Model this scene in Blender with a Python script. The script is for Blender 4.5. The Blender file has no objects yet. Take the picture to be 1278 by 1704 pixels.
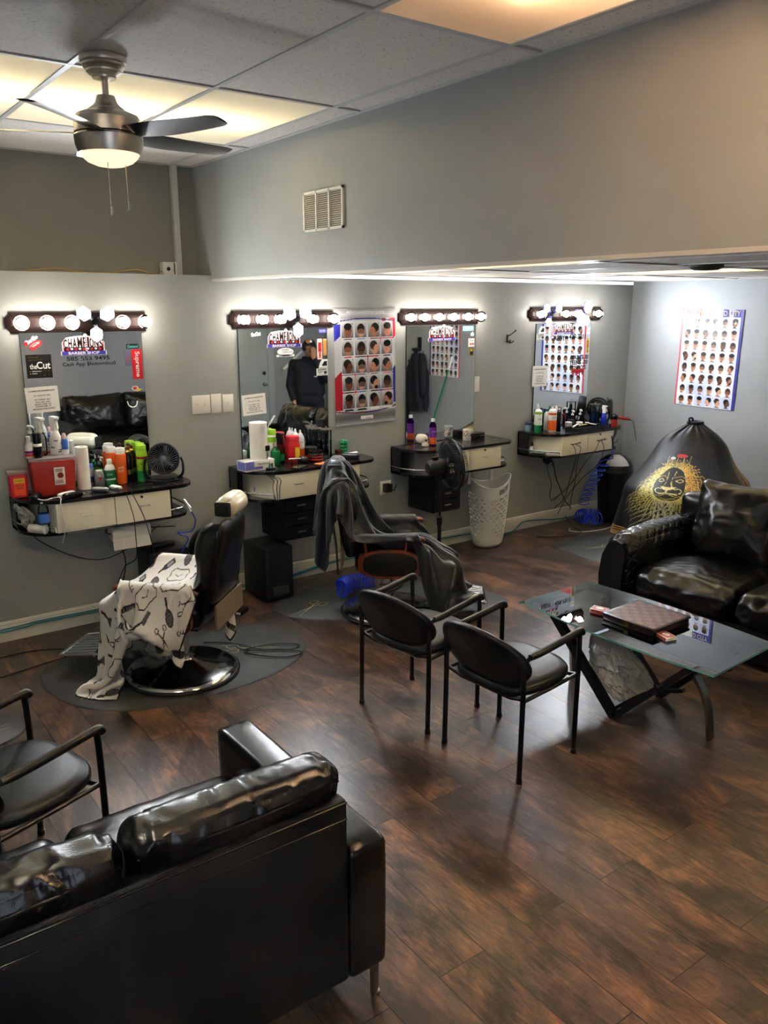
import bpy, bmesh, math, random
import numpy as np
from mathutils import Vector, Matrix, noise
PI = math.pi
random.seed(7); RNG = np.random.RandomState(5)
scn = bpy.context.scene
COL = scn.collection
def lin(c): return c/12.92 if c <= .04045 else ((c+.055)/1.055)**2.4
def rgb(r, g, b): return (lin(r/255), lin(g/255), lin(b/255), 1)
# ---------------------------------------------------------------- materials
def mat(name, col, rough=.5, metal=0., coat=0., trans=0., ior=1.45, alpha=1., emit=None, es=0., bump=0., bs=60., var=0., vs=8., spec=.5, sheen=0., crough=.05):
    m = bpy.data.materials.new(name); m.use_nodes = True
    nt = m.node_tree; b = nt.nodes['Principled BSDF']
    i = b.inputs
    i['Base Color'].default_value = col; i['Roughness'].default_value = rough; i['Metallic'].default_value = metal
    i['Coat Weight'].default_value = coat; i['Coat Roughness'].default_value = crough
    i['Transmission Weight'].default_value = trans; i['IOR'].default_value = ior; i['Alpha'].default_value = alpha
    i['Specular IOR Level'].default_value = spec; i['Sheen Weight'].default_value = sheen
    if emit: i['Emission Color'].default_value = emit; i['Emission Strength'].default_value = es
    if bump or var:
        tc = nt.nodes.new('ShaderNodeTexCoord')
    if bump:
        n = nt.nodes.new('ShaderNodeTexNoise'); n.inputs['Scale'].default_value = bs; n.inputs['Detail'].default_value = 4
        nt.links.new(tc.outputs['Object'], n.inputs['Vector'])
        bp = nt.nodes.new('ShaderNodeBump'); bp.inputs['Strength'].default_value = bump; bp.inputs['Distance'].default_value = .01
        nt.links.new(n.outputs['Fac'], bp.inputs['Height']); nt.links.new(bp.outputs['Normal'], i['Normal'])
        if coat: nt.links.new(bp.outputs['Normal'], i['Coat Normal'])
    if var:
        n = nt.nodes.new('ShaderNodeTexNoise'); n.inputs['Scale'].default_value = vs; n.inputs['Detail'].default_value = 5
        nt.links.new(tc.outputs['Object'], n.inputs['Vector'])
        r = nt.nodes.new('ShaderNodeValToRGB')
        r.color_ramp.elements[0].position = .3; r.color_ramp.elements[1].position = .7
        r.color_ramp.elements[0].color = tuple(c*(1-var) for c in col[:3])+(1,)
        r.color_ramp.elements[1].color = tuple(min(1, c*(1+var)) for c in col[:3])+(1,)
        nt.links.new(n.outputs['Fac'], r.inputs['Fac']); nt.links.new(r.outputs['Color'], i['Base Color'])
    return m
MT = {}
def K(name, *a, **k):
    MT[name] = mat(name, *a, **k); return MT[name]
def emat(name, col, s):
    m = bpy.data.materials.new(name); m.use_nodes = True; nt = m.node_tree
    nt.nodes.remove(nt.nodes['Principled BSDF'])
    e = nt.nodes.new('ShaderNodeEmission'); e.inputs['Color'].default_value = col; e.inputs['Strength'].default_value = s
    nt.links.new(e.outputs[0], nt.nodes['Material Output'].inputs[0]); MT[name] = m; return m
def clearmat(name, tint=(1, 1, 1, 1), gl=.12, rough=.02, fres=True, transl=None):
    """thin clear plastic or glass: straight-through transparency with a glossy reflection"""
    m = bpy.data.materials.new(name); m.use_nodes = True; nt = m.node_tree
    nt.nodes.remove(nt.nodes['Principled BSDF'])
    t = nt.nodes.new('ShaderNodeBsdfTransparent'); t.inputs[0].default_value = tint
    g = nt.nodes.new('ShaderNodeBsdfGlossy'); g.inputs['Roughness'].default_value = rough
    mx = nt.nodes.new('ShaderNodeMixShader')
    base = t.outputs[0]
    if transl:
        d = nt.nodes.new('ShaderNodeBsdfDiffuse'); d.inputs[0].default_value = transl[0]
        tr = nt.nodes.new('ShaderNodeBsdfTranslucent'); tr.inputs[0].default_value = transl[0]
        ad = nt.nodes.new('ShaderNodeMixShader'); nt.links.new(d.outputs[0], ad.inputs[1]); nt.links.new(tr.outputs[0], ad.inputs[2])
        m2 = nt.nodes.new('ShaderNodeMixShader'); m2.inputs[0].default_value = transl[1]
        nt.links.new(t.outputs[0], m2.inputs[1]); nt.links.new(ad.outputs[0], m2.inputs[2]); base = m2.outputs[0]
    if fres:
        f = nt.nodes.new('ShaderNodeLayerWeight'); f.inputs['Blend'].default_value = gl
        nt.links.new(f.outputs['Fresnel'], mx.inputs[0])
    else: mx.inputs[0].default_value = gl
    nt.links.new(base, mx.inputs[1]); nt.links.new(g.outputs[0], mx.inputs[2])
    nt.links.new(mx.outputs[0], nt.nodes['Material Output'].inputs[0]); MT[name] = m; return m
def vcmat(name, rough=.5, coat=0., bump=0., bs=60., sheen=0., transl=0., gloss_noise=False):
    m = mat(name, (1, 1, 1, 1), rough, coat=coat, bump=bump, bs=bs, sheen=sheen)
    nt = m.node_tree; a = nt.nodes.new('ShaderNodeAttribute'); a.attribute_name = 'Print'
    b = nt.nodes['Principled BSDF']; nt.links.new(a.outputs['Color'], b.inputs['Base Color'])
    if transl:
        t = nt.nodes.new('ShaderNodeBsdfTranslucent'); nt.links.new(a.outputs['Color'], t.inputs[0])
        mx = nt.nodes.new('ShaderNodeMixShader'); mx.inputs[0].default_value = transl
        nt.links.new(b.outputs[0], mx.inputs[1]); nt.links.new(t.outputs[0], mx.inputs[2])
        nt.links.new(mx.outputs[0], nt.nodes['Material Output'].inputs[0])
    MT[name] = m; return m
# ---------------------------------------------------------------- mesh builder
class MB:
    def __init__(s): s.v = []; s.f = []; s.m = []; s.n = 0; s.T = Matrix.Identity(4)
    def add(s, vs, fs, mi=0):
        vs = np.asarray(vs, float).reshape(-1, 3)
        T = np.array(s.T); vs = vs@T[:3, :3].T+T[:3, 3]
        s.v.append(vs); k = s.n
        s.f += [tuple(i+k for i in f) for f in fs]; s.m += [mi]*len(fs); s.n += len(vs); return s
    def box(s, x0, x1, y0, y1, z0, z1, mi=0, r=0., seg=2):
        x0, x1 = sorted((x0, x1)); y0, y1 = sorted((y0, y1)); z0, z1 = sorted((z0, z1))
        if r <= 0:
            v = [(x, y, z) for x in (x0, x1) for y in (y0, y1) for z in (z0, z1)]
            return s.add(v, [(0, 1, 3, 2), (4, 6, 7, 5), (0, 4, 5, 1), (2, 3, 7, 6), (0, 2, 6, 4), (1, 5, 7, 3)], mi)
        bm = bmesh.new(); bmesh.ops.create_cube(bm, size=1)
        for q in bm.verts: q.co = Vector(((x0+x1)/2+q.co.x*(x1-x0), (y0+y1)/2+q.co.y*(y1-y0), (z0+z1)/2+q.co.z*(z1-z0)))
        r = min(r, .49*min(x1-x0, y1-y0, z1-z0))
        bmesh.ops.bevel(bm, geom=bm.edges[:], offset=r, segments=seg, affect='EDGES', profile=.5)
        bm.verts.index_update(); s.add([q.co[:] for q in bm.verts], [[q.index for q in f.verts] for f in bm.faces], mi); bm.free(); return s
    def lathe(s, prof, c=(0, 0, 0), seg=24, mi=0, ax='z', sx=1., sy=1., cap=True):
        v = []; f = []
        for (r, h) in prof:
            for k in range(seg):
                a = 2*PI*k/seg; x, y = r*math.cos(a)*sx, r*math.sin(a)*sy
                p = (x, y, h) if ax == 'z' else ((h, x, y) if ax == 'x' else (y, h, x))
                v.append((p[0]+c[0], p[1]+c[1], p[2]+c[2]))
        for j in range(len(prof)-1):
            for k in range(seg):
                a, b = j*seg+k, j*seg+(k+1) % seg
                f.append((a, b, b+seg, a+seg))
        if cap:
            if prof[0][0] > 1e-6: f.append(tuple(range(seg))[::-1])
            if prof[-1][0] > 1e-6: f.append(tuple(range((len(prof)-1)*seg, len(prof)*seg)))
        return s.add(v, f, mi)
    def cyl(s, c, r, h, seg=20, mi=0, ax='z', b=.0): 
        p = [(r, 0), (r, h)] if b <= 0 else [(r-b, 0), (r, b), (r, h-b), (r-b, h)]
        return s.lathe(p, c, seg, mi, ax)
    def sph(s, c, rx, ry=None, rz=None, n=14, mi=0):
        ry = ry or rx; rz = rz or rx
        prof = [(math.sin(PI*k/n), -math.cos(PI*k/n)) for k in range(n+1)]
        v = []; f = []; seg = n*2
        for (r, h) in prof:
            for k in range(seg):
                a = 2*PI*k/seg; v.append((c[0]+rx*r*math.cos(a), c[1]+ry*r*math.sin(a), c[2]+rz*h))
        for j in range(n):
            for k in range(seg):
                a, b = j*seg+k, j*seg+(k+1) % seg; f.append((a, b, b+seg, a+seg))
        return s.add(v, f, mi)
    def tube(s, pts, r, seg=8, mi=0, closed=False, sm=0, flat=1.):
        P = [Vector(p) for p in pts]
        if sm: P = crom(P, sm, closed)
        n = len(P); rr = r if hasattr(r, '__len__') else [r]*n
        if len(rr) != n: rr = list(np.interp(np.linspace(0, 1, n), np.linspace(0, 1, len(rr)), rr))
        v = []; f = []; up = None
        for i, p in enumerate(P):
            t = (P[(i+1) % n]-P[i-1]) if (closed or 0 < i < n-1) else (P[1]-P[0] if i == 0 else P[-1]-P[-2])
            t = t.normalized() if t.length > 1e-9 else Vector((0, 0, 1))
            if up is None: up = Vector((0, 0, 1)) if abs(t.z) < .9 else Vector((1, 0, 0))
            a = t.cross(up)
            a = a.normalized() if a.length > 1e-6 else t.orthogonal().normalized()
            up = a.cross(t).normalized()
            for k in range(seg):
                w = 2*PI*(k+.5)/seg; q = p+a*(math.cos(w)*rr[i])+up*(math.sin(w)*rr[i]*flat); v.append(q[:])
        m = n if closed else n-1
        for i in range(m):
            for k in range(seg):
                a, b = i*seg+k, i*seg+(k+1) % seg; c, d = ((i+1) % n)*seg+(k+1) % seg, ((i+1) % n)*seg+k
                f.append((a, b, c, d))
        if not closed: f.append(tuple(range(seg))[::-1]); f.append(tuple(range((n-1)*seg, n*seg)))
        return s.add(v, f, mi)
    def prism(s, poly, z0, z1, mi=0, ax='z', side=None):
        n = len(poly)
        def q(p, h): return (p[0], p[1], h) if ax == 'z' else ((h, p[0], p[1]) if ax == 'x' else (p[0], h, p[1]))
        v = [q(p, z0) for p in poly]+[q(p, z1) for p in poly]
        s.add(v, [tuple(range(n))[::-1], tuple(range(n, 2*n))], mi)
        return s.add(v, [(i, (i+1) % n, (i+1) % n+n, i+n) for i in range(n)], mi if side is None else side)
    def grid(s, G, mi=0, closed_u=False):
        G = np.asarray(G, float); a, b = G.shape[:2]; f = []
        for i in range(a-1 if not closed_u else a):
            for j in range(b-1): f.append((i*b+j, ((i+1) % a)*b+j, ((i+1) % a)*b+j+1, i*b+j+1))
        return s.add(G.reshape(-1, 3), f, mi)
    def soft(s, c, h, r, puff=(0, 0, 0), wr=0., fr=6., n=20, seed=0., mi=0, quilt=None, shape=None, pin=.0):
        """padded rounded box: centre c, half sizes h, edge radius r, puffed faces, wrinkled"""
        h = np.array(h, float); r = min(r, h.min()*.98)
        ln = np.linspace(-1, 1, n+1); V = []; F = []; k = 0
        for axis in range(3):
            for sg in (-1, 1):
                u, w = np.meshgrid(ln, ln, indexing='ij'); p = np.zeros((n+1, n+1, 3))
                o = [a for a in range(3) if a != axis]
                p[..., axis] = sg; p[..., o[0]] = u; p[..., o[1]] = w
                q = p.copy()
                P = p*h; core = np.clip(P, -(h-r), h-r); d = P-core
                L = np.linalg.norm(d, axis=-1, keepdims=True); L[L < 1e-9] = 1
                nn = d/L; P = core+nn*r
                for a in range(3):
                    if puff[a]:
                        ot = [b for b in range(3) if b != a]
                        P[..., a] += q[..., a]*puff[a]*(1-q[..., ot[0]]**2)*(1-q[..., ot[1]]**2)
                if pin:
                    e = (abs(q[..., 0:1])*abs(q[..., 1:2]))
                    P[..., 0:2] *= 1+pin*(e**3-.4)
                V.append((P+c, nn, q)); 
                rev = (sg > 0) ^ (axis == 1)
                for i in range(n):
                    for j in range(n):
                        a = k+i*(n+1)+j; b = a+n+1
                        F.append((a, b, b+1, a+1) if rev else (a, a+1, b+1, b))
                k += (n+1)**2
        P = np.concatenate([v[0].reshape(-1, 3) for v in V]); N = np.concatenate([v[1].reshape(-1, 3) for v in V]); Q = np.concatenate([v[2].reshape(-1, 3) for v in V])
        if wr:
            fx, fy, fz = fr if hasattr(fr, '__len__') else (fr, fr, fr*1.3)
            out = np.empty(len(P))
            for i, p in enumerate(P):
                t = Vector((p[0]*fx, p[1]*fy, p[2]*fz+seed*7.3))
                w_ = noise.noise(t+Vector((noise.noise(t*.5)*2, seed, 0)))
                out[i] = (1-abs(w_)*2.2)*wr
            ed = np.sort(abs(Q), axis=1)[:, 1]
            P = P+N*(out*(.35+.65*ed**2))[:, None]
        if quilt: P = P+N*quilt(P, Q, N)[:, None]
        if shape: P = shape(P)
        # weld
        key = {}; idx = np.empty(len(P), int); W = []
        for i, q in enumerate(np.round(Q*1000).astype(int)):
            t = tuple(q)
            if t not in key: key[t] = len(W); W.append(P[i])
            idx[i] = key[t]
        return s.add(np.array(W), [tuple(int(idx[a]) for a in f) for f in F], mi)
    def build(s, name, mats, parent=None, loc=(0, 0, 0), rz=0., ang=35, smooth=True, mods=None):
        me = bpy.data.meshes.new(name)
        V = np.concatenate(s.v) if s.v else np.zeros((0, 3))
        me.from_pydata(V.tolist(), [], s.f)
        if not isinstance(mats, (list, tuple)): mats = [mats]
        for m in mats: me.materials.append(MT[m] if isinstance(m, str) else m)
        me.polygons.foreach_set('material_index', s.m)
        me.polygons.foreach_set('use_smooth', [smooth]*len(s.f))
        me.update()
        if smooth and ang < 180: me.set_sharp_from_angle(angle=math.radians(ang))
        o = bpy.data.objects.new(name, me); COL.objects.link(o)
        o.location = loc; o.rotation_euler = (0, 0, rz)
        if parent is not None: o.parent = parent
        return o
def crom(P, k, closed=False):
    n = len(P); out = []
    for i in range(n if closed else n-1):
        p0 = P[i-1] if (closed or i > 0) else P[0]*2-P[1]; p1 = P[i]; p2 = P[(i+1) % n]
        p3 = P[(i+2) % n] if (closed or i+2 < n) else P[-1]*2-P[-2]
        for j in range(k):
            t = j/k
            out.append(.5*((2*p1)+(p2-p0)*t+(2*p0-5*p1+4*p2-p3)*t*t+(3*p1-p0-3*p2+p3)*t**3))
    if not closed: out.append(P[-1])
    return out
def arc(cx, cy, r, a0, a1, n=8, ry=None):
    ry = r if ry is None else ry
    return [(cx+r*math.cos(math.radians(a0+(a1-a0)*i/n)), cy+ry*math.sin(math.radians(a0+(a1-a0)*i/n))) for i in range(n+1)]
def TR(x=0, y=0, z=0, rx=0, ry=0, rz=0, s=1):
    return Matrix.Translation((x, y, z))@Matrix.Rotation(rz, 4, 'Z')@Matrix.Rotation(ry, 4, 'Y')@Matrix.Rotation(rx, 4, 'X')@Matrix.Scale(s, 4)
_tg = {}
def tgeo(t, bold=0.):
    if (t, bold) in _tg: return _tg[(t, bold)]
    c = bpy.data.curves.new('t', 'FONT'); c.body = t; c.size = 1; c.offset = bold; c.resolution_u = 3
    o = bpy.data.objects.new('t', c); me = o.to_mesh()
    v = [(q.co.x, q.co.y) for q in me.vertices]; f = [tuple(p.vertices) for p in me.polygons]
    o.to_mesh_clear(); bpy.data.objects.remove(o); bpy.data.curves.remove(c)
    _tg[(t, bold)] = (v, f); return v, f
def text(mb, t, w, h, M, mi=0, bold=0., fit=True):
    """lettering in the local XY plane of M, fitted in a w x h box centred at the origin"""
    v, f = tgeo(t, bold)
    if not v: return
    A = np.array(v); lo = A.min(0); hi = A.max(0); sc = (hi-lo); sc[sc < 1e-6] = 1
    k = np.array([w, h])/sc if fit else np.array([h, h])/sc[1]
    A = (A-(lo+hi)/2)*k
    old = mb.T; mb.T = old@M; mb.add([(a[0], a[1], 0) for a in A], f, mi); mb.T = old
# ---------------------------------------------------------------- things
def tag(o, label=None, cat=None, group=None, kind=None):
    if label: o['label'] = label
    if cat: o['category'] = cat
    if group: o['group'] = group
    if kind: o['kind'] = kind
    return o
def thing(name, label, cat, loc=(0, 0, 0), rz=0., group=None):
    o = bpy.data.objects.new(name, None); COL.objects.link(o); o.empty_display_size = .1
    o.location = loc; o.rotation_euler = (0, 0, rz); return tag(o, label, cat, group)
def copy_tree(o, parent=None):
    c = o.copy(); COL.objects.link(c); c.parent = parent
    for ch in [x for x in bpy.data.objects if x.parent == o]: copy_tree(ch, c)
    return c
def struct(o): o['kind'] = 'structure'; return o
# ---------------------------------------------------------------- printed sheets (flat colour pictures as vertex colours)
class Ras:
    def __init__(s, W, H, bg): s.W = W; s.H = H; s.a = np.empty((H, W, 3)); s.a[:] = s.c(bg); s.yy, s.xx = np.mgrid[0:H, 0:W].astype(float)
    def c(s, c): return np.array([lin(v/255) for v in c])
    def put(s, m, c, sl): 
        q = s.a[sl]; q[m] = s.c(c)
    def win(s, x0, x1, y0, y1):
        x0 = int(max(0, x0)); y0 = int(max(0, y0)); x1 = int(min(s.W, x1+1)); y1 = int(min(s.H, y1+1))
        return (slice(y0, max(y0, y1)), slice(x0, max(x0, x1)))
    def ell(s, cx, cy, rx, ry, c, rot=0., ring=None, clip=None):
        R = max(rx, ry)+1; sl = s.win(cx-R, cx+R, cy-R, cy+R); x = s.xx[sl]-cx; y = s.yy[sl]-cy
        ca, sa = math.cos(rot), math.sin(rot); u = x*ca+y*sa; v = -x*sa+y*ca
        d = (u/rx)**2+(v/ry)**2; m = d <= 1
        if ring: m &= ((u/max(.1, rx-ring))**2+(v/max(.1, ry-ring))**2) > 1
        if clip: m &= (s.xx[sl] >= clip[0]) & (s.xx[sl] <= clip[1]) & (s.yy[sl] >= clip[2]) & (s.yy[sl] <= clip[3])
        s.put(m, c, sl)
    def rect(s, x0, y0, x1, y1, c): s.a[s.win(x0, x1-1, y0, y1-1)] = s.c(c)
    def poly(s, P, c):
        P = np.array(P, float); sl = s.win(P[:, 0].min(), P[:, 0].max(), P[:, 1].min(), P[:, 1].max()); x = s.xx[sl]; y = s.yy[sl]; m = np.zeros(x.shape, bool)
        for i in range(len(P)):
            (x1, y1), (x2, y2) = P[i-1], P[i]
            if y1 != y2: m ^= ((y1 > y) != (y2 > y)) & (x < (x2-x1)*(y-y1)/(y2-y1)+x1)
        s.put(m, c, sl)
    def line(s, P, w, c):
        P = np.array(P, float); ws = w if hasattr(w, '__len__') else [w]*len(P)
        for i in range(len(P)-1):
            a, b = P[i], P[i+1]; R = max(ws[i], ws[i+1])/2+1
            sl = s.win(min(a[0], b[0])-R, max(a[0], b[0])+R, min(a[1], b[1])-R, max(a[1], b[1])+R); x = s.xx[sl]; y = s.yy[sl]
            d = b-a; L = max(1e-9, d@d); t = np.clip(((x-a[0])*d[0]+(y-a[1])*d[1])/L, 0, 1)
            q = np.hypot(x-a[0]-t*d[0], y-a[1]-t*d[1]); s.put(q <= (ws[i]*(1-t)+ws[i+1]*t)/2, c, sl)
    def sample(s, U, V):
        return s.a[np.clip((V*(s.H-1)).round().astype(int), 0, s.H-1), np.clip((U*(s.W-1)).round().astype(int), 0, s.W-1)]
def setcol(o, cols):
    me = o.data; at = me.color_attributes.new('Print', 'FLOAT_COLOR', 'POINT')
    a = np.ones((len(me.vertices), 4), np.float32); a[:len(cols), :3] = cols; at.data.foreach_set('color', a.ravel())
def sheet(name, ras, w, h, m, M, parent=None, wob=0., curl=None, step=1, th=.0015):
    """paper sheet: width w, height h in the local XZ plane of M (facing -Y), origin at its centre"""
    nx, ny = ras.W//step, ras.H//step
    U, V = np.meshgrid(np.linspace(0, 1, nx), np.linspace(0, 1, ny))
    Y = np.zeros_like(U)
    if wob: Y -= wob*(1.2+np.sin(U*7+V*9)+.6*np.sin(V*23-U*11)+.5*np.sin(U*31+V*5))
    if curl is not None: Y -= curl(U, V)
    G = np.stack([(U-.5)*w, Y, (.5-V)*h], -1)
    mb = MB(); mb.T = M; mb.grid(G); k = mb.n
    b = G.copy(); b[..., 1] = 0.0
    B = np.concatenate([b[0], b[-1], b[:, 0], b[:, -1]])   # edge thickness
    B[:, 1] = th; f = []; off = nx*ny
    mb.add(B, [])
    for i in range(nx-1): f += [(i, i+1, off+i+1, off+i), ((ny-1)*nx+i, off+nx+i, off+nx+i+1, (ny-1)*nx+i+1)]
    for j in range(ny-1): f += [(j*nx, off+2*nx+j, off+2*nx+j+1, (j+1)*nx), (j*nx+nx-1, (j+1)*nx+nx-1, off+2*nx+ny+j+1, off+2*nx+ny+j)]
    mb.f += f; mb.m += [0]*len(f)
    o = mb.build(name, m, parent, ang=60); C = ras.sample(U, V).reshape(-1, 3)
    setcol(o, np.concatenate([C, C[:1].repeat(len(B), 0)])); return o
# ================================================================ materials
K('cream', rgb(232, 226, 205), .32, bump=.02, bs=20)
K('black_lam', rgb(24, 22, 22), .22, bump=.05, bs=40, coat=.3)
K('black_pl', rgb(20, 20, 21), .4); K('black_gloss', rgb(12, 12, 13), .12); K('grey_pl', rgb(62, 64, 66), .45)
K('chrome', rgb(215, 215, 215), .12, 1); K('steel', rgb(170, 165, 158), .3, 1); K('gold', rgb(212, 170, 90), .25, 1)
K('black_metal', rgb(16, 16, 17), .38, coat=.3, crough=.3); K('dark_metal', rgb(40, 38, 38), .3, .6)
K('white_pl', rgb(232, 232, 230), .3); K('white_matte', rgb(226, 226, 224), .6); K('paper', rgb(238, 236, 230), .8, bump=.25, bs=120)
K('leather', rgb(8, 8, 9), .27, bump=.08, bs=240, coat=.22, crough=.14); K('leather_b', rgb(6, 6, 7), .5, bump=.2, bs=300, spec=.35)
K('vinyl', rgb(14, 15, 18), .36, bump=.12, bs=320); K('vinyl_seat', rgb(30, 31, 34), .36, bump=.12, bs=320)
K('redwood', rgb(120, 48, 22), .3, coat=.4, var=.25, vs=14); K('tan', rgb(138, 120, 98), .45)
K('rubber', rgb(62, 62, 60), .55, bump=.12, bs=90, var=.12, vs=5); K('rubber_b', rgb(15, 15, 16), .6)
K('headrest', rgb(222, 214, 190), .3, coat=.3)
K('ink', rgb(22, 22, 26), .5); K('red', rgb(205, 30, 38), .35); K('blue', rgb(40, 48, 150), .35); K('teal', rgb(40, 120, 130), .45)
K('green', rgb(20, 120, 70), .35); K('lime', rgb(150, 205, 40), .35); K('orange', rgb(232, 100, 30), .35); K('purple', rgb(110, 40, 150), .35)
K('yellow', rgb(235, 205, 50), .4); K('brown', rgb(95, 55, 38), .4); K('bluehose', rgb(25, 60, 200), .3); K('silver', rgb(165, 165, 165), .3, .8)
K('plate', rgb(225, 222, 212), .4); K('bone', rgb(232, 222, 204), .5); K('skin', rgb(176, 122, 92), .5); K('jacket', rgb(20, 22, 30), .75, bump=.2, bs=80)
K('redbox', rgb(165, 42, 30), .35); K('pinkbox', rgb(215, 40, 60), .3); K('towel', rgb(240, 238, 230), .9, bump=.35, bs=90)
K('orange_card', rgb(225, 130, 60), .6); K('bluepl', rgb(60, 110, 200), .4); K('darkblue', rgb(28, 36, 90), .35); K('greenbroom', rgb(15, 120, 75), .4)
clearmat('clear', (.93, .95, .95, 1), .25); clearmat('clear_water', (.75, .82, .86, 1), .25); clearmat('blue_liquid', (.05, .22, .4, 1), .2)
clearmat('green_liquid', (.12, .62, .42, 1), .2); clearmat('greenish', (.55, .85, .6, 1), .2); clearmat('purple_liquid', (.45, .12, .6, 1), .2)
clearmat('bag', (.86, .86, .84, 1), .22, .12, transl=(rgb(232, 230, 222), .85))
clearmat('frost', (.9, .88, .86, 1), .2, .15, transl=(rgb(225, 215, 212), .5))
clearmat('table_glass', (.84, .92, .89, 1), .70, .0); clearmat('bulb_glass', (1, 1, 1, 1), .2, .0)
K('glass_edge', rgb(120, 180, 168), .1, coat=.5)
K('mirror', (.82, .86, .87, 1), .015, 1); K('mirror_edge', rgb(50, 60, 60), .2)
emat('bulb', (1, .90, .80, 1), 9.5); emat('led', (.86, .93, 1, 1), 85); emat('led_dim', (.72, .78, 1, 1), 30)
emat('tube', (1, .80, .50, 1), 19); emat('tube_peach_fill', (1, .64, .44, 1), 270); emat('tube_low', (1, .74, .38, 1), 19); emat('tube_white', (1, .93, .84, 1), 230); emat('tube_warm', (1, .72, .50, 1), 13); emat('fan_lamp', (1, .60, .38, 1), .33)
# wall paint (satin, slightly uneven), ceiling tiles, floor planks
def wallmat(name, col, rough=.42):
    m = mat(name, col, rough, bump=.10, bs=5, var=.05, vs=2.2); MT[name] = m
wallmat('wall_paint', rgb(158, 161, 157)); wallmat('wall_right_paint', rgb(160, 164, 166)); K('trim_paint', rgb(205, 203, 192), .4, bump=.03, bs=10)
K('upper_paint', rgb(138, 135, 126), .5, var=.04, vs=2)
def tilemat():
    m = mat('ceiling_tile', rgb(172, 168, 162), .85); nt = m.node_tree; b = nt.nodes['Principled BSDF']
    tc = nt.nodes.new('ShaderNodeTexCoord'); n = nt.nodes.new('ShaderNodeTexNoise'); n.inputs['Scale'].default_value = 75; n.inputs['Detail'].default_value = 3
    v = nt.nodes.new('ShaderNodeTexNoise'); v.inputs['Scale'].default_value = 1.4; v.inputs['Detail'].default_value = 2
    nt.links.new(tc.outputs['Object'], n.inputs['Vector']); nt.links.new(tc.outputs['Object'], v.inputs['Vector'])
    r = nt.nodes.new('ShaderNodeValToRGB'); r.color_ramp.elements[0].position = .30; r.color_ramp.elements[1].position = .43
    r.color_ramp.elements[0].color = rgb(186, 180, 172); r.color_ramp.elements[1].color = rgb(226, 221, 214)
    mx = nt.nodes.new('ShaderNodeMixRGB'); mx.blend_type = 'MULTIPLY'; mx.inputs[0].default_value = .5
    r2 = nt.nodes.new('ShaderNodeValToRGB'); r2.color_ramp.elements[0].color = (.75, .74, .73, 1); r2.color_ramp.elements[1].color = (1, 1, 1, 1)
    nt.links.new(n.outputs['Fac'], r.inputs['Fac']); nt.links.new(v.outputs['Fac'], r2.inputs['Fac'])
    nt.links.new(r.outputs['Color'], mx.inputs[1]); nt.links.new(r2.outputs['Color'], mx.inputs[2]); nt.links.new(mx.outputs[0], b.inputs['Base Color'])
    MT['ceiling_tile'] = m
tilemat()
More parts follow.
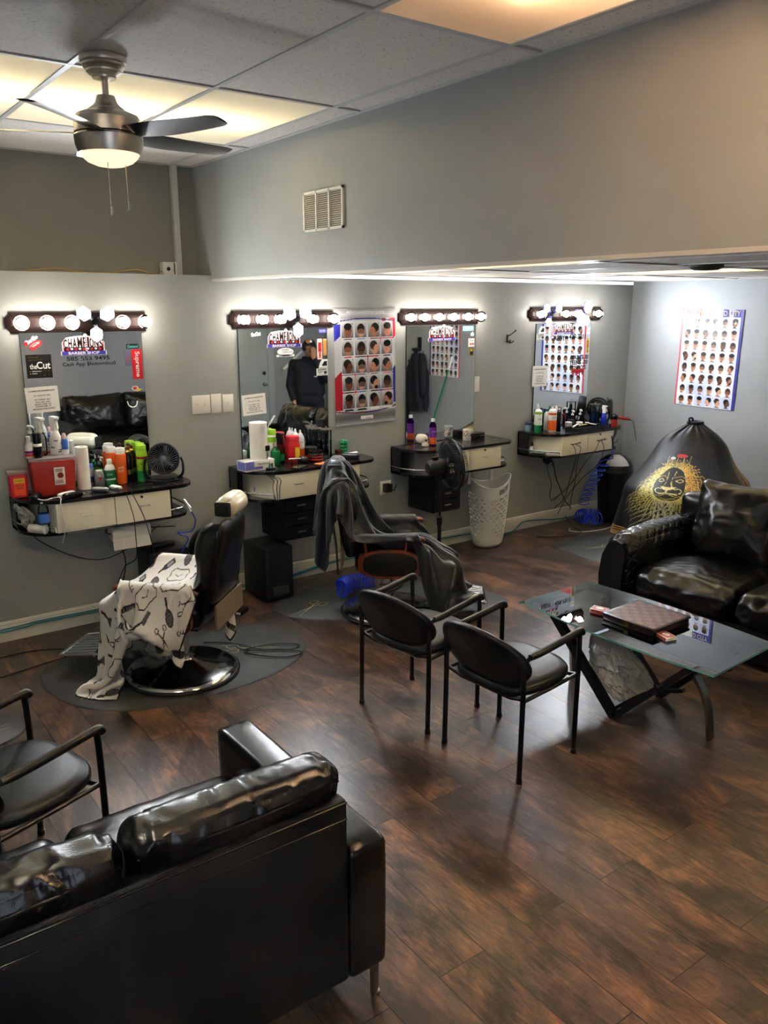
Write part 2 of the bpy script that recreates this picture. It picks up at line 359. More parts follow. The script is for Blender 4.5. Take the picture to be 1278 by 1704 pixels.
def floormat():
    m = mat('floor_planks', (.1, .06, .04, 1), .3); nt = m.node_tree; N = nt.nodes; L = nt.links; b = N['Principled BSDF']
    tc = N.new('ShaderNodeTexCoord'); mp = N.new('ShaderNodeMapping'); mp.inputs['Rotation'].default_value = (0, 0, PI/2); mp.inputs['Location'].default_value = (0, .135, 0)
    L.new(tc.outputs['Object'], mp.inputs['Vector'])
    br = N.new('ShaderNodeTexBrick'); br.offset = .37; br.offset_frequency = 2; br.inputs['Scale'].default_value = 1; br.inputs['Brick Width'].default_value = 1.22; br.inputs['Row Height'].default_value = .197
    br.inputs['Mortar Size'].default_value = .0022; br.inputs['Mortar Smooth'].default_value = .3; br.inputs['Bias'].default_value = 0
    br.inputs['Color1'].default_value = (0, 0, 0, 1); br.inputs['Color2'].default_value = (1, 1, 1, 1); br.inputs['Mortar'].default_value = (.5, .5, .5, 1)
    L.new(mp.outputs[0], br.inputs['Vector'])
    def noi(sc, vec_scale, det=6, dist=0.):
        q = N.new('ShaderNodeMapping'); q.inputs['Scale'].default_value = vec_scale; L.new(tc.outputs['Object'], q.inputs['Vector'])
        ad = N.new('ShaderNodeVectorMath'); ad.operation = 'MULTIPLY_ADD'; L.new(br.outputs['Color'], ad.inputs[0]); ad.inputs[1].default_value = (3.1, 1.7, 5.); L.new(q.outputs[0], ad.inputs[2])
        n = N.new('ShaderNodeTexNoise'); n.inputs['Scale'].default_value = sc; n.inputs['Detail'].default_value = det; n.inputs['Distortion'].default_value = dist; n.inputs['Roughness'].default_value = .6
        L.new(ad.outputs[0], n.inputs['Vector']); return n
    big = noi(3.0, (1.0, .6, 1), 7, 1.2); grain = noi(22, (2.0, .35, 1), 8, 1.2); fine = noi(60, (3., .12, 1), 4)
    r = N.new('ShaderNodeValToRGB'); e = r.color_ramp.elements; e[0].position = .30; e[0].color = rgb(42, 32, 29); e[1].position = .74; e[1].color = rgb(150, 108, 78)
    for p, c in ((.42, (66, 50, 43)), (.52, (92, 70, 58)), (.62, (120, 86, 65))): q = e.new(p); q.color = rgb(*c)
    mixf = N.new('ShaderNodeMath'); mixf.operation = 'MULTIPLY_ADD'; L.new(grain.outputs['Fac'], mixf.inputs[0]); mixf.inputs[1].default_value = .34
    sc = N.new('ShaderNodeMath'); sc.operation = 'MULTIPLY'; L.new(big.outputs['Fac'], sc.inputs[0]); sc.inputs[1].default_value = .66; L.new(sc.outputs[0], mixf.inputs[2])
    st = N.new('ShaderNodeMath'); st.operation = 'MULTIPLY_ADD'; L.new(mixf.outputs[0], st.inputs[0]); st.inputs[1].default_value = 1.95; st.inputs[2].default_value = -.50
    L.new(st.outputs[0], r.inputs['Fac'])
    gv = noi(1.1, (1, .6, 1), 3); rg = N.new('ShaderNodeValToRGB'); rg.color_ramp.elements[0].position = .45; rg.color_ramp.elements[1].position = .7
    rg.color_ramp.elements[0].color = (0, 0, 0, 1); rg.color_ramp.elements[1].color = (.55, .55, .55, 1); L.new(gv.outputs['Fac'], rg.inputs['Fac'])
    mx = N.new('ShaderNodeMixRGB'); L.new(rg.outputs['Color'], mx.inputs[0]); L.new(r.outputs['Color'], mx.inputs[1]); mx.inputs[2].default_value = rgb(92, 84, 78)
    m2 = N.new('ShaderNodeMixRGB'); m2.blend_type = 'MULTIPLY'; L.new(br.outputs['Fac'], m2.inputs[0]); L.new(mx.outputs[0], m2.inputs[1]); m2.inputs[2].default_value = (.18, .17, .16, 1)
    m3 = N.new('ShaderNodeMixRGB'); m3.blend_type = 'MULTIPLY'; m3.inputs[0].default_value = .22; L.new(m2.outputs[0], m3.inputs[1]); L.new(fine.outputs['Fac'], m3.inputs[2])
    L.new(m3.outputs[0], b.inputs['Base Color'])
    rr = N.new('ShaderNodeMapRange'); rr.inputs['From Min'].default_value = .3; rr.inputs['From Max'].default_value = .7; rr.inputs['To Min'].default_value = .282; rr.inputs['To Max'].default_value = .33; L.new(big.outputs['Fac'], rr.inputs['Value']); L.new(rr.outputs[0], b.inputs['Roughness'])
    bp = N.new('ShaderNodeBump'); bp.inputs['Strength'].default_value = .06; bp.inputs['Distance'].default_value = .004; L.new(fine.outputs['Fac'], bp.inputs['Height'])
    b2 = N.new('ShaderNodeBump'); b2.invert = True; b2.inputs['Strength'].default_value = .6; b2.inputs['Distance'].default_value = .002; L.new(br.outputs['Fac'], b2.inputs['Height']); L.new(bp.outputs[0], b2.inputs['Normal'])
    L.new(b2.outputs[0], b.inputs['Normal']); b.inputs['Specular IOR Level'].default_value = .5
    MT['floor_planks'] = m
floormat()
def diffuser(name, col):
    m = bpy.data.materials.new(name); m.use_nodes = True; nt = m.node_tree; nt.nodes.remove(nt.nodes['Principled BSDF'])
    t = nt.nodes.new('ShaderNodeBsdfTranslucent'); t.inputs[0].default_value = col; d = nt.nodes.new('ShaderNodeBsdfDiffuse'); d.inputs[0].default_value = col
    mx = nt.nodes.new('ShaderNodeMixShader'); mx.inputs[0].default_value = .38; nt.links.new(t.outputs[0], mx.inputs[1]); nt.links.new(d.outputs[0], mx.inputs[2])
    tc = nt.nodes.new('ShaderNodeTexCoord'); w = nt.nodes.new('ShaderNodeTexChecker'); w.inputs['Scale'].default_value = 130; nt.links.new(tc.outputs['Object'], w.inputs[0])
    bp = nt.nodes.new('ShaderNodeBump'); bp.inputs['Strength'].default_value = .25; bp.inputs['Distance'].default_value = .003; nt.links.new(w.outputs['Fac'], bp.inputs['Height']); nt.links.new(bp.outputs[0], d.inputs['Normal'])
    nt.links.new(mx.outputs[0], nt.nodes['Material Output'].inputs[0]); MT[name] = m
diffuser('diffuser', (.86, .85, .80, 1)); diffuser('diffuser_aged', (.86, .78, .68, 1))
# ================================================================ room
YW = 5.43; YU = 5.66; XL = -1.7; XR = 7.07; XS = 2.5; ZC = 3.02; ZL = 2.335; ZB = 2.275; YB = -.45
def blk(name, m, *b): q = MB(); q.box(*b); return struct(q.build(name, m, smooth=False))
blk('floor', 'floor_planks', XL-.1, XR+.1, YB-.1, YU+.2, -.1, 0)
blk('wall_front', 'wall_paint', XL-.1, XR+.1, YW, YU+.2, 0, 2.302)          # lower wall that carries the mirrors; its top is the ledge
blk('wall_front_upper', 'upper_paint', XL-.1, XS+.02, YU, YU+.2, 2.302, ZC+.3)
blk('wall_right', 'wall_right_paint', XR, XR+.1, YB-.1, YW, 0, ZL+.3)
blk('wall_left', 'wall_paint', XL-.1, XL, YB-.1, YU+.2, 0, ZC+.3)
q = MB(); q.box(XL-.1, -.55, YB-.1, YB, 0, ZC+.3); q.box(-.55, .55, YB-.1, YB, 2.75, ZC+.3); q.box(.55, XR, YB-.1, YB, 0, ZC+.3); q.box(-.55, .55, YB-.1, YB, 0, .35)
struct(q.build('wall_back', 'wall_right_paint', smooth=False))
# soffit: big grey face that steps the high ceiling down to the low one
q = MB(); q.box(XS, XS+.12, YB, YW, ZB, ZC+.05); q.box(XS, XS+.12, YW, YU, 2.302, ZC+.05)
struct(q.build('wall_soffit', 'wall_paint', smooth=False))
q = MB(); q.box(XS-.002, XS+.03, YB, YW, ZB-.012, ZB+.004); struct(q.build('trim_soffit_edge', 'trim_paint', smooth=False))
# baseboard with moulded top
def baseboard(name, p, q_, n):
    m = MB(); prof = [(0, 0), (.016, 0), (.016, .098), (.012, .106), (.013, .116), (.007, .128), (0, .132)]
    a, b = Vector(p), Vector(q_); nn = Vector(n); k = len(prof)
    v = [(a+nn*o+Vector((0, 0, z)))[:] for o, z in prof]+[(b+nn*o+Vector((0, 0, z)))[:] for o, z in prof]
    m.add(v, [(i, (i+1) % k, (i+1) % k+k, i+k) for i in range(k)]+[tuple(range(k))[::-1], tuple(range(k, 2*k))]); return struct(m.build(name, 'trim_paint', ang=20))
baseboard('baseboard_front', (XL, YW, 0), (XR, YW, 0), (0, -1, 0))
baseboard('baseboard_right', (XR, YB, 0), (XR, YW-.017, 0), (-1, 0, 0))
# suspended ceilings: tiles in one mesh, T-bars, lit panels as things
def plane(q, x0, x1, y0, y1, z, t=.012): q.box(x0, x1, y0, y1, z, z+t)
gx = [1.10-.615*k for k in range(1, 5)][::-1]+[1.10, 1.715, 2.33, XS]; gx = [XL]+[g for g in gx if g > XL+.1]
gy = [YB, 1.21, 2.41, 3.60, 4.785, YU]
lit = {(i, 3) for i in range(len(gx)-1) if .4 < gx[i] < 2.3}; lit0 = {(gx.index(1.715), 0), (gx.index(1.715)-3, 1)}; pan = (gx.index(1.715), 1)
q = MB()
for i in range(len(gx)-1):
    for j in range(len(gy)-1):
        if (i, j) in lit or (i, j) == pan or (i, j) in lit0: continue
        plane(q, gx[i], gx[i+1], gy[j], gy[j+1], ZC+.004)
struct(q.build('ceiling', 'ceiling_tile', smooth=False))
K('tbar', rgb(196, 194, 190), .45)
q = MB()
for x in gx[1:-1]: q.box(x-.012, x+.012, YB, YU, ZC-.002, ZC+.004)
for y in gy[1:-1]: q.box(XL, XS, y-.012, y+.012, ZC-.0025, ZC+.0035)
q.box(XS-.022, XS, YB, YU, ZC-.003, ZC+.003); q.box(XL, XS, YU-.022, YU, ZC-.003, ZC+.003)
struct(q.build('trim_ceiling_grid', 'tbar', smooth=False))
def panel(label, x0, x1, y0, y1, z, tube, tm='tube', dm='diffuser'):
    t = thing('ceiling_light', label, 'ceiling light', ((x0+x1)/2, (y0+y1)/2, z), 0, 'lit ceiling panels')
    cx, cy = (x0+x1)/2, (y0+y1)/2
    q = MB(); q.box(x0-cx, x1-cx, y0-cy, y1-cy, .002, .005); q.build('diffuser', dm, t, smooth=False)
    q = MB(); (ax, ay), (bx, by) = tube
    q.tube([(ax-cx, ay-cy, .042), (bx-cx, by-cy, .042)], .012, 8); q.build('lamp_tube', tm, t)
    q = MB(); a, b, c, d = x0-cx+.004, x1-cx-.004, y0-cy+.004, y1-cy-.004; h = .13
    q.add([(a, c, .006), (b, c, .006), (b, d, .006), (a, d, .006), (a, c, h), (b, c, h), (b, d, h), (a, d, h)], [(4, 5, 6, 7), (0, 1, 5, 4), (1, 2, 6, 5), (2, 3, 7, 6), (3, 0, 4, 7)])
    q.build('housing', 'white_matte', t, smooth=False)
    return t
for (i, j), lb in zip(sorted(lit), ('yellow-white glowing ceiling panel left of the ceiling fan, cut by the photo edge', 'yellow-white glowing ceiling panel directly behind the ceiling fan', 'yellow-white glowing ceiling panel right of the ceiling fan, nearest the soffit')):
    x0, x1 = gx[i], gx[i+1]
    panel(lb, x0+.012, x1-.012, 3.612, 4.773, ZC, ((x0+.02, 4.22), ((x1 if x1 < 2.3 else 2.2)-.01, 4.22)))
for (i, j), lb in zip(sorted(lit0), ('glowing ceiling panel above and left of the camera', 'added peach fill panel in the ceiling behind the camera, warming the soffit')):
    x0, x1, y0, y1 = gx[i]+.012, gx[i+1]-.012, gy[j]+.012, gy[j+1]-.012; panel(lb, x0, x1, y0, y1, ZC, (((x0+x1)/2, y0+.05), ((x0+x1)/2, y1-.05)), 'tube_white' if x0 < 1 else 'tube_peach_fill')  # the peach panel is an added fill light, out of view, that warms the soffit
panel('peach glowing ribbed ceiling panel at the top edge of the photo', 1.727, 2.318, 1.222, 2.398, ZC, ((2.02, 1.3), (2.02, 2.05)), 'tube_warm', 'diffuser_aged')
# low ceiling right of the soffit
lx = [XS+.12, 3.19, 3.80, 4.41, 5.02, 5.63, 6.24, 6.85, XR]; ly = [YB, .7, 1.9, 3.1, 4.3, YW]
low = {(1, 3): 1, (4, 3): 1, (2, 1): 1, (5, 2): 1, (4, 0): 1}
q = MB()
for i in range(len(lx)-1):
    for j in range(len(ly)-1):
        if (i, j) not in low: plane(q, lx[i], lx[i+1], ly[j], ly[j+1], ZL+.004)
struct(q.build('ceiling_low', 'ceiling_tile', smooth=False))
q = MB()
for x in lx[1:-1]: q.box(x-.012, x+.012, YB, YW, ZL-.002, ZL+.004)
for y in ly[1:-1]: q.box(XS+.12, XR, y-.012, y+.012, ZL-.0025, ZL+.0035)
q.box(XS+.12, XR, YW-.02, YW, ZL-.004, ZL+.003); q.box(XR-.02, XR, YB, YW, ZL-.004, ZL+.003)
struct(q.build('trim_low_ceiling_grid', 'tbar', smooth=False))
for (i, j), lb in zip(low, ('yellow glowing panel in the low ceiling nearest the soffit', 'yellow glowing panel in the low ceiling above the second sofa arm', 'glowing low ceiling panel over the glass table, hidden by the soffit', 'yellow glowing panel in the low ceiling nearest the right wall', 'added fill panel in the low ceiling, brightening the door and back sofa')):
    x0, x1, y0, y1 = lx[i]+.012, lx[i+1]-.012, ly[j]+.012, ly[j+1]-.012
    panel(lb, x0, x1, y0, y1, ZL, (((x0+x1)/2, y0+.05), ((x0+x1)/2, y1-.05)), 'tube_low')  # the panel before the door is added to brighten the back of the room
# round stain / fixture on the low ceiling
# pipe chase in the upper corner with junction box
q = MB(); q.box(2.335, 2.375, YU-.035, YU, 2.302, ZC); tag(q.build('pipe_cover', 'trim_paint', smooth=False), 'narrow vertical painted cable cover in the upper wall corner', 'cable cover')
t = thing('junction_box', 'small white electrical box on the ledge beside the cable cover', 'electrical box', (2.27, YU-.04, 2.34))
q = MB(); q.box(-.05, .055, -.03, .035, -.038, .05, r=.004); q.build('box_body', 'plate', t)
q = MB(); q.cyl((-.01, -.033, .005), .013, .003, ax='y'); q.box(.03, .036, -.033, -.03, -.03, .045); q.build('socket', 'black_pl', t)
q = MB(); q.tube([(1.3, 5.52, 2.306), (1.5, 5.5, 2.325), (1.62, 5.5, 2.308), (1.85, 5.52, 2.31), (2., 5.48, 2.33), (2.1, 5.5, 2.308), (2.215, 5.6, 2.33)], .004, 6, sm=6)
tag(q.build('cable', K('tancable', rgb(190, 150, 80), .5)), 'thin tan cable lying along the ledge of the upper wall', 'cable')
# air vent on the soffit
t = thing('air_vent', 'white louvred air vent grille high on the grey soffit', 'air vent', (XS, 3.97, 2.6), PI/2)
q = MB(); w, h = .2, .105
for a in ((-w, -w+.014, -h, h), (w-.014, w, -h, h), (-w, w, -h, -h+.014), (-w, w, h-.014, h)): q.box(a[0], a[1], -.0, .012, a[2], a[3])
for x in (-.065, .065): q.box(x-.006, x+.006, 0, .012, -h, h)
q.build('frame', 'plate', t, smooth=False)
q = MB()
for k in range(17):
    z = -h+.02+k*(2*h-.04)/16; q.add([(-w+.01, .010, z-.002), (w-.01, .010, z-.002), (w-.01, .001, z+.007), (-w+.01, .001, z+.007)], [(0, 1, 2, 3)])
q.build('louvre', 'plate', t, smooth=False)
q = MB(); q.box(-w+.01, w-.01, -.0005, .0005, -h+.01, h-.01); q.build('backing', K('ventdark', rgb(70, 64, 56), .8), t, smooth=False)
q = MB()
for x in (-w+.007, w-.007):
    for z in (-h+.007, h-.007): q.cyl((x, .011, z), .004, .003, 8, ax='y')
q.build('screw', 'steel', t)
t.rotation_euler = (0, 0, PI/2)
# camera
cam = bpy.data.cameras.new('camera'); co = bpy.data.objects.new('camera', cam); COL.objects.link(co); scn.camera = co
co.location = (0, 0, 2.1); cam.sensor_fit = 'VERTICAL'; cam.sensor_height = 36; cam.lens = 1366*36/1704; cam.clip_start = .05
yaw, pit = math.radians(36.15), math.radians(14.1)
co.rotation_euler = (PI/2-pit, 0, -yaw)
scn.view_settings.view_transform = 'Standard'; scn.view_settings.look = 'None'; scn.view_settings.gamma = 1; scn.view_settings.use_curve_mapping = False
scn.view_settings.exposure = 2.5
wd = bpy.data.worlds.new('world'); scn.world = wd; wd.use_nodes = True; wd.node_tree.nodes['Background'].inputs[0].default_value = (.75, .85, 1, 1); wd.node_tree.nodes['Background'].inputs[1].default_value = .35
# ================================================================ wall stations (counter with two drawers), mirrors, light bars
ORD = ['first', 'second', 'third', 'fourth']
XST = [1.06, 2.56, 4.035, 5.52]
def outline(w, d, rl, rr, n=10, x0=0.):
    return [(x0, 0)]+[(x0+rl+(-rl)*math.cos(math.radians(a)), -d+rl-rl*math.sin(math.radians(a))) for a in np.linspace(0, 90, n)]+[(x0+w-rr+rr*math.sin(math.radians(a)), -d+rr-rr*math.cos(math.radians(a))) for a in np.linspace(0, 90, n)]+[(x0+w, 0)]
def station(i, label):
    xl = XST[i]; t = thing('styling_counter', label, 'counter', (xl, YW-.002, 0), 0, 'wall counters below the mirrors')
    q = MB(); q.prism(outline(1.08, .405, .26, .14), .943, .965); q.build('countertop', 'black_lam', t, ang=30)
    q = MB(); q.prism(outline(1.05, .385, .24, .14), .742, .762); q.build('lower_shelf', 'black_lam', t, ang=30)
    q = MB(); q.box(0.0, 1.05, -.016, 0, .744, .945); q.box(0, .016, -.13, 0, .744, .945); q.build('backboard', 'black_lam', t, smooth=False)
    q = MB(); body = [(.09, -.016)]+arc(.26, -.13, .16, 180, 240, 6, .24)+[(.172, -.368), (.895, -.368), (.895, -.016)]
    body = [(.10, -.016), (.10, -.15), (.112, -.22), (.135, -.29), (.158, -.34), (.172, -.375), (.892, -.375), (.892, -.016)]
    q.prism(body, .762, .943); q.build('cabinet_body', 'silver' if i in (2,) else 'cream', t, ang=30)
    for k, (a, b) in enumerate(((.174, .528), (.533, .892))):
        q = MB(); q.box(a, b, -.392, -.375, .760, .940, r=.002); d = q.build('drawer', 'cream', t)
        q = MB(); cx = (a+b)/2
        if i == 3: q.tube([(cx-.055, -.393, .862), (cx-.055, -.412, .862), (cx+.055, -.412, .868), (cx+.055, -.393, .868)], .0045, 8)
        else: q.tube([(cx-.035, -.393, .862), (cx-.035, -.409, .86), (cx+.035, -.409, .86), (cx+.035, -.393, .862)], .0045, 8)
        q.build('handle', 'black_metal' if i == 3 else 'chrome', d)
        if k:
            q = MB(); q.cyl((cx-.01, -.398, .918), .0085, .007, 14, ax='y'); q.build('lock', 'dark_metal', d)
    # chrome guard rails on the rounded ends of the lower shelf
    o = outline(1.05, .372, .24, .13)
    L_ = [(p[0]+.004, p[1], .80) for p in o if p[0] < .15]; q = MB(); q.tube(L_[:1]+[(L_[1][0], -.10, .80)]+L_[1:]+[(.165, -.372, .795)], .0055, 8, sm=2)
    q.tube([(.165, -.372, .795), (.168, -.372, .762)], .005, 8); q.build('guard_rail', 'chrome', t)
    R_ = [(p[0]-.006, p[1], .80) for p in o if p[0] > .93]; q = MB(); q.tube([(.90, -.366, .795)]+R_, .0055, 8, sm=2); q.tube([(.90, -.366, .795), (.90, -.366, .762)], .005, 8); q.build('guard_rail', 'chrome', t)
    q = MB()
    for gx_, gy_ in ((.07, -.13), (.14, -.21), (.22, -.28), (.93, -.27)): 
        q.lathe([(.027, .9652), (.03, .9668), (.033, .9652)], (gx_, gy_, 0), 20, cap=False); q.cyl((gx_, gy_, .9651), .027, .0006, 20)
    q.build('grommet', 'rubber_b', t)
    return t
for i in range(4):
    station(i, ['cream and black wall counter of the leftmost station, crowded with sprays and sharps bins', 'cream and black wall counter with glove box and standing paper towels', 'cream and black wall counter with skull, behind the pedestal fan', 'cream and black wall counter nearest the right corner with cords hanging below'][i])
# mirrors
MX = [(1.215, 1.975), (2.672, 3.42), (4.185, 4.945), (5.692, 6.447)]
YM = YW-.014
for i, (a, b) in enumerate(MX):
    t = thing('wall_mirror', ['tall mirror with sofa reflection and red sticker at the leftmost station', 'tall mirror showing a door and a person in black', 'tall mirror above the skull showing hanging jackets and a broom', 'tall mirror with large haircut poster reflection nearest the right corner'][i], 'mirror', ((a+b)/2, YW, 1.455), 0, 'mirrors over the counters')
    w = (b-a)/2; q = MB(); q.box(-w, w, -.0135, -.002, -.485, .485); q.build('backing', 'mirror_edge', t, smooth=False)
    q = MB(); q.add([(-w+.002, -.014, -.484), (w-.002, -.014, -.484), (w-.002, -.014, .484), (-w+.002, -.014, .484)], [(0, 1, 2, 3)]); q.build('mirror_glass', 'mirror', t, smooth=False)
# vanity light bars
K('bar_wood', rgb(40, 26, 24), .5, var=.18, vs=20, spec=.25); 
BX = [(1.145, 2.035), (2.61, 3.50), (4.105, 4.99), (5.585, 6.60)]
BB = [[1.218, 1.366, 1.512, None, 1.83, 1.975], [2.684, 2.829, 2.974, None, 3.246, 3.43], [4.168, 4.31, 4.463, 4.619, 4.78, 4.924], [5.672, None, 5.993, 6.151, None, 6.45]]
BZ = [2.0, 2.006, 2.01, 2.028]
def bulb(parent, x, z, y):
    q = MB(); q.cyl((x, y-.002, z), .024, .03, 18, ax='y'); 
    q.T = TR(); s_ = q.build('bulb_socket', 'cream', parent)
    s_.location = (0, 0, 0)
    q = MB(); q.sph((x, y-.045, z), .0305, n=8); b = q.build('light_bulb', 'bulb', parent, ang=180)
    q = MB(); q.sph((x, y-.045, z), .046, n=12); q.build('globe', 'bulb_glass', b, ang=180)
for i, (a, b) in enumerate(BX):
    zc = BZ[i]; t = thing('vanity_light_bar', ['brown wooden bar of round bulbs over the leftmost mirror', 'brown wooden bar of round bulbs beside the large red and blue poster', 'brown bar with six round bulbs over the third mirror, no extra lamps', 'brown bar with two clusters of bright lamps nearest the right corner'][i], 'light bar', ((a+b)/2, YW, zc), 0, 'bulb bars over the mirrors')
    w = (b-a)/2; h = .060
    def oc(w, h, n=.028): return [(-w, -h+n), (-w+n*.5, -h+n), (-w+n, -h+n*.5), (-w+n, -h), (w-n, -h), (w-n, -h+n*.5), (w-n*.5, -h+n), (w, -h+n), (w, h-n), (w-n*.5, h-n), (w-n, h-n*.5), (w-n, h), (-w+n, h), (-w+n, h-n*.5), (-w+n*.5, h-n), (-w, h-n)]
    q = MB(); n = 16; lay = [(oc(w, h), -.001), (oc(w, h), -.018), (oc(w-.03, h-.022, .02), -.036), (oc(w-.05, h-.034, .01), -.040)]
    v = [(x, y, z) for P_, y in lay for (x, z) in P_]; f = []
    for k in range(3): f += [(k*n+j, k*n+(j+1) % n, (k+1)*n+(j+1) % n, (k+1)*n+j) for j in range(n)]
    f.append(tuple(range(3*n, 4*n))); q.add(v, f); q.build('wooden_bar', 'bar_wood', t, ang=15)
    cx = (a+b)/2
    for x in BB[i]:
        if x is not None: bulb(t, x-cx, 0, -.052)
def cluster(x, z, label, heads, rim='black_metal', m='led', y=YW-.06):
    t = thing('cluster_lamp', label, 'lamp', (x, y, z), 0, 'three-headed screw-in lamps')
    q = MB(); q.cyl((0, -.035, 0), .026, .05, 18, ax='y'); q.build('lamp_base', 'dark_metal', t)
    for (dx, dz, r, tilt) in heads:
        q = MB(); d = Vector((dx, -.055, dz)); q.tube([(dx*.3, -.035, dz*.3), (dx*.75, -.05, dz*.75)], .012, 10)
        T = Matrix.Translation(d)@Matrix.Rotation(math.atan2(dz, dx), 4, 'Y').inverted()@Matrix.Rotation(tilt, 4, 'Z')
        q.T = T; hexa = [(r*1.05*math.cos(PI/3*k+.0), r*.92*math.sin(PI/3*k)) for k in range(6)]
        hx2 = [(p[0]*.55, p[1]*.55) for p in hexa]
        v = [(p[0], 0, p[1]) for p in hexa]+[(p[0], .014, p[1]) for p in hexa]+[(p[0], .03, p[1]) for p in hx2]
        q.add(v, [tuple((k, (k+1) % 6, (k+1) % 6+6, k+6)) for k in range(6)]+[tuple((6+k, 6+(k+1) % 6, 12+(k+1) % 6, 12+k)) for k in range(6)]+[tuple(range(12, 18))])
        hd = q.build('lamp_head', rim, t, ang=20)
        q = MB(); q.T = T; q.add([(p[0]*.88, -.003, p[1]*.88) for p in hexa]+[(p[0]*.97, .001, p[1]*.97) for p in hexa], [tuple(range(6))]+[(k, (k+1) % 6, (k+1) % 6+6, k+6) for k in range(6)])
        q.build('light_panel', m, hd, smooth=False)
    return t
H3 = lambda r: [(-.072, .048, r, 0), (.072, .045, r, 0), (-.005, -.078, r, 0)]
cluster(1.655, 2.005, 'lamp with three white glowing heads in the leftmost light bar', [(-.073, .048, .048, 0), (.073, .045, .048, 0), (-.004, -.078, .046, 0)])
cluster(3.11, 2.006, 'lamp with three white glowing heads in the light bar beside the poster', [(-.068, .042, .054, 0), (.064, .052, .054, 0), (.0, -.078, .05, 0)])
cluster(5.80, 2.028, 'violet-rimmed lamp with three dimmer heads at the left of the last light bar', [(-.085, .05, .042, 0), (.07, .048, .042, 0), (-.055, -.075, .04, 0)], K('violet', rgb(60, 50, 150), .35), 'led_dim')
cluster(6.24, 2.015, 'brightest blown-out white three-headed lamp at the right end of the last bar', [(-.055, -.03, .062, 0), (.035, .075, .062, 0), (.02, -.05, .05, 0)], 'violet', 'led')
# ================================================================ lettering and stickers on the mirrors
YS = YM-.0012
def FM(x, z, y=YS, rot=0.): return Matrix.Translation((x, y, z))@Matrix.Rotation(-rot, 4, 'Y')@Matrix.Rotation(PI/2, 4, 'X')   # text facing -Y
def FR(x, z, y=YS, rot=0.): return Matrix.Translation((x, y, z))@Matrix.Rotation(-rot, 4, 'Y')
def card(mb, x0, x1, z0, z1, mi=0, y=YS, th=.0008): mb.box(x0, x1, y-th, y, z0, z1, mi)
def letters(name, items, m, parent, loc, bold=.0):
    q = MB()
    for (s, w, h, x, z) in items: text(q, s, w, h, FM(x-loc[0], z-loc[2], -.0012), bold=bold)
    return q.build(name, m, parent, smooth=False)
def champions(x0, x1, z0, z1, where):
    W, Hh = x1-x0, z1-z0; cx, cz = (x0+x1)/2, (z0+z1)/2
    t = thing('shop_sticker', 'CHAMPIONS BARBER SHOP sticker '+where, 'sticker', (cx, YS, cz), 0, 'barber shop name stickers')
    top = lambda u: .30+.16*math.cos(u*PI*.95)       # arch
    def silh(g):
        P_ = [(-.5-g, -.5-g), (.5+g, -.5-g), (.5+g, -.30), (.46+g, -.28), (.465+g, .12), (.43, .24+g)]
        P_ += [(u, top(u)+g) for u in np.linspace(.38, -.38, 15)]
        return P_+[(-.43, .24+g), (-.465-g, .12), (-.46-g, -.28), (-.5-g, -.30)]
    for nm, g, m, y in (('sticker_base', .015, 'white_pl', -.0004), ('sticker_border', -.004, K('sred', rgb(190, 40, 40), .4), -.0008), ('sticker_field', -.022, 'white_pl', -.0012)):
        q = MB(); P_ = [(p[0]*W, p[1]*Hh) for p in silh(g)]; q.prism(P_, y, y+.0004, ax='y'); q.build(nm, m, t, smooth=False)
    q = MB(); word = 'CHAMPIONS'; wd_ = [1, 1, 1.05, 1.25, 1, .5, 1.05, 1.1, 1]; tot = sum(wd_); x = -.45
    for c, k in zip(word, wd_):
        w_ = k/tot*.9; u = x+w_/2; hz = top(u)-.05+.16; zc = -.16+hz/2
        text(q, c, w_*W*.86, hz*Hh, FM(u*W, zc*Hh, -.0017), bold=.03); x += w_
    q.build('lettering', K('sblack', rgb(40, 12, 22), .4), t, smooth=False)
    q = MB(); q.box(-.44*W, .44*W, -.0021, -.0018, -.30*Hh, -.10*Hh)
    q.T = Matrix.Identity(4); q.build('hair_clipper_row', 'sblack', t, smooth=False)
    q = MB()
    for k in range(9): u = -.36+k*.09; q.box((u-.028)*W, (u+.028)*W, -.0025, -.0021, (-.26+.03*(k % 2))*Hh, (-.14)*Hh, k % 2)
    q.build('portrait_row', ['sred', 'white_pl'], t, smooth=False)
    q = MB(); q.box(-.49*W, .49*W, -.0022, -.0018, -.49*Hh, -.30*Hh); q.build('blue_band', K('sblue', rgb(60, 60, 170), .4), t, smooth=False)
    q = MB(); text(q, 'BARBER SHOP', .70*W, .145*Hh, FM(0, -.395*Hh, -.0026), bold=.02); q.build('lettering', 'white_pl', t, smooth=False)
    q = MB()   # barber pole through the word, with round top
    q.box(.035*W, .075*W, -.003, -.0026, -.3*Hh, .42*Hh, 0); q.sph((.055*W, -.0026, .47*Hh), .045*W, .0006, .045*W, 8)
    for k in range(6): z = (-.28+k*.12)*Hh; q.add([(.035*W, -.0033, z), (.075*W, -.0033, z+.05*Hh), (.075*W, -.0033, z+.10*Hh), (.035*W, -.0033, z+.05*Hh)], [(0, 1, 2, 3)], 1+k % 2)
    q.build('barber_pole', ['white_pl', 'sred', 'sblue'], t, smooth=False); return t
champions(1.455, 1.732, 1.797, 1.92, 'on the leftmost mirror')
champions(2.905, 3.187, 1.803, 1.928, 'on the mirror showing the door')
champions(4.416, 4.706, 1.812, 1.940, 'on the mirror above the skull')
champions(5.930, 6.200, 1.838, 1.945, 'on the mirror nearest the right corner')
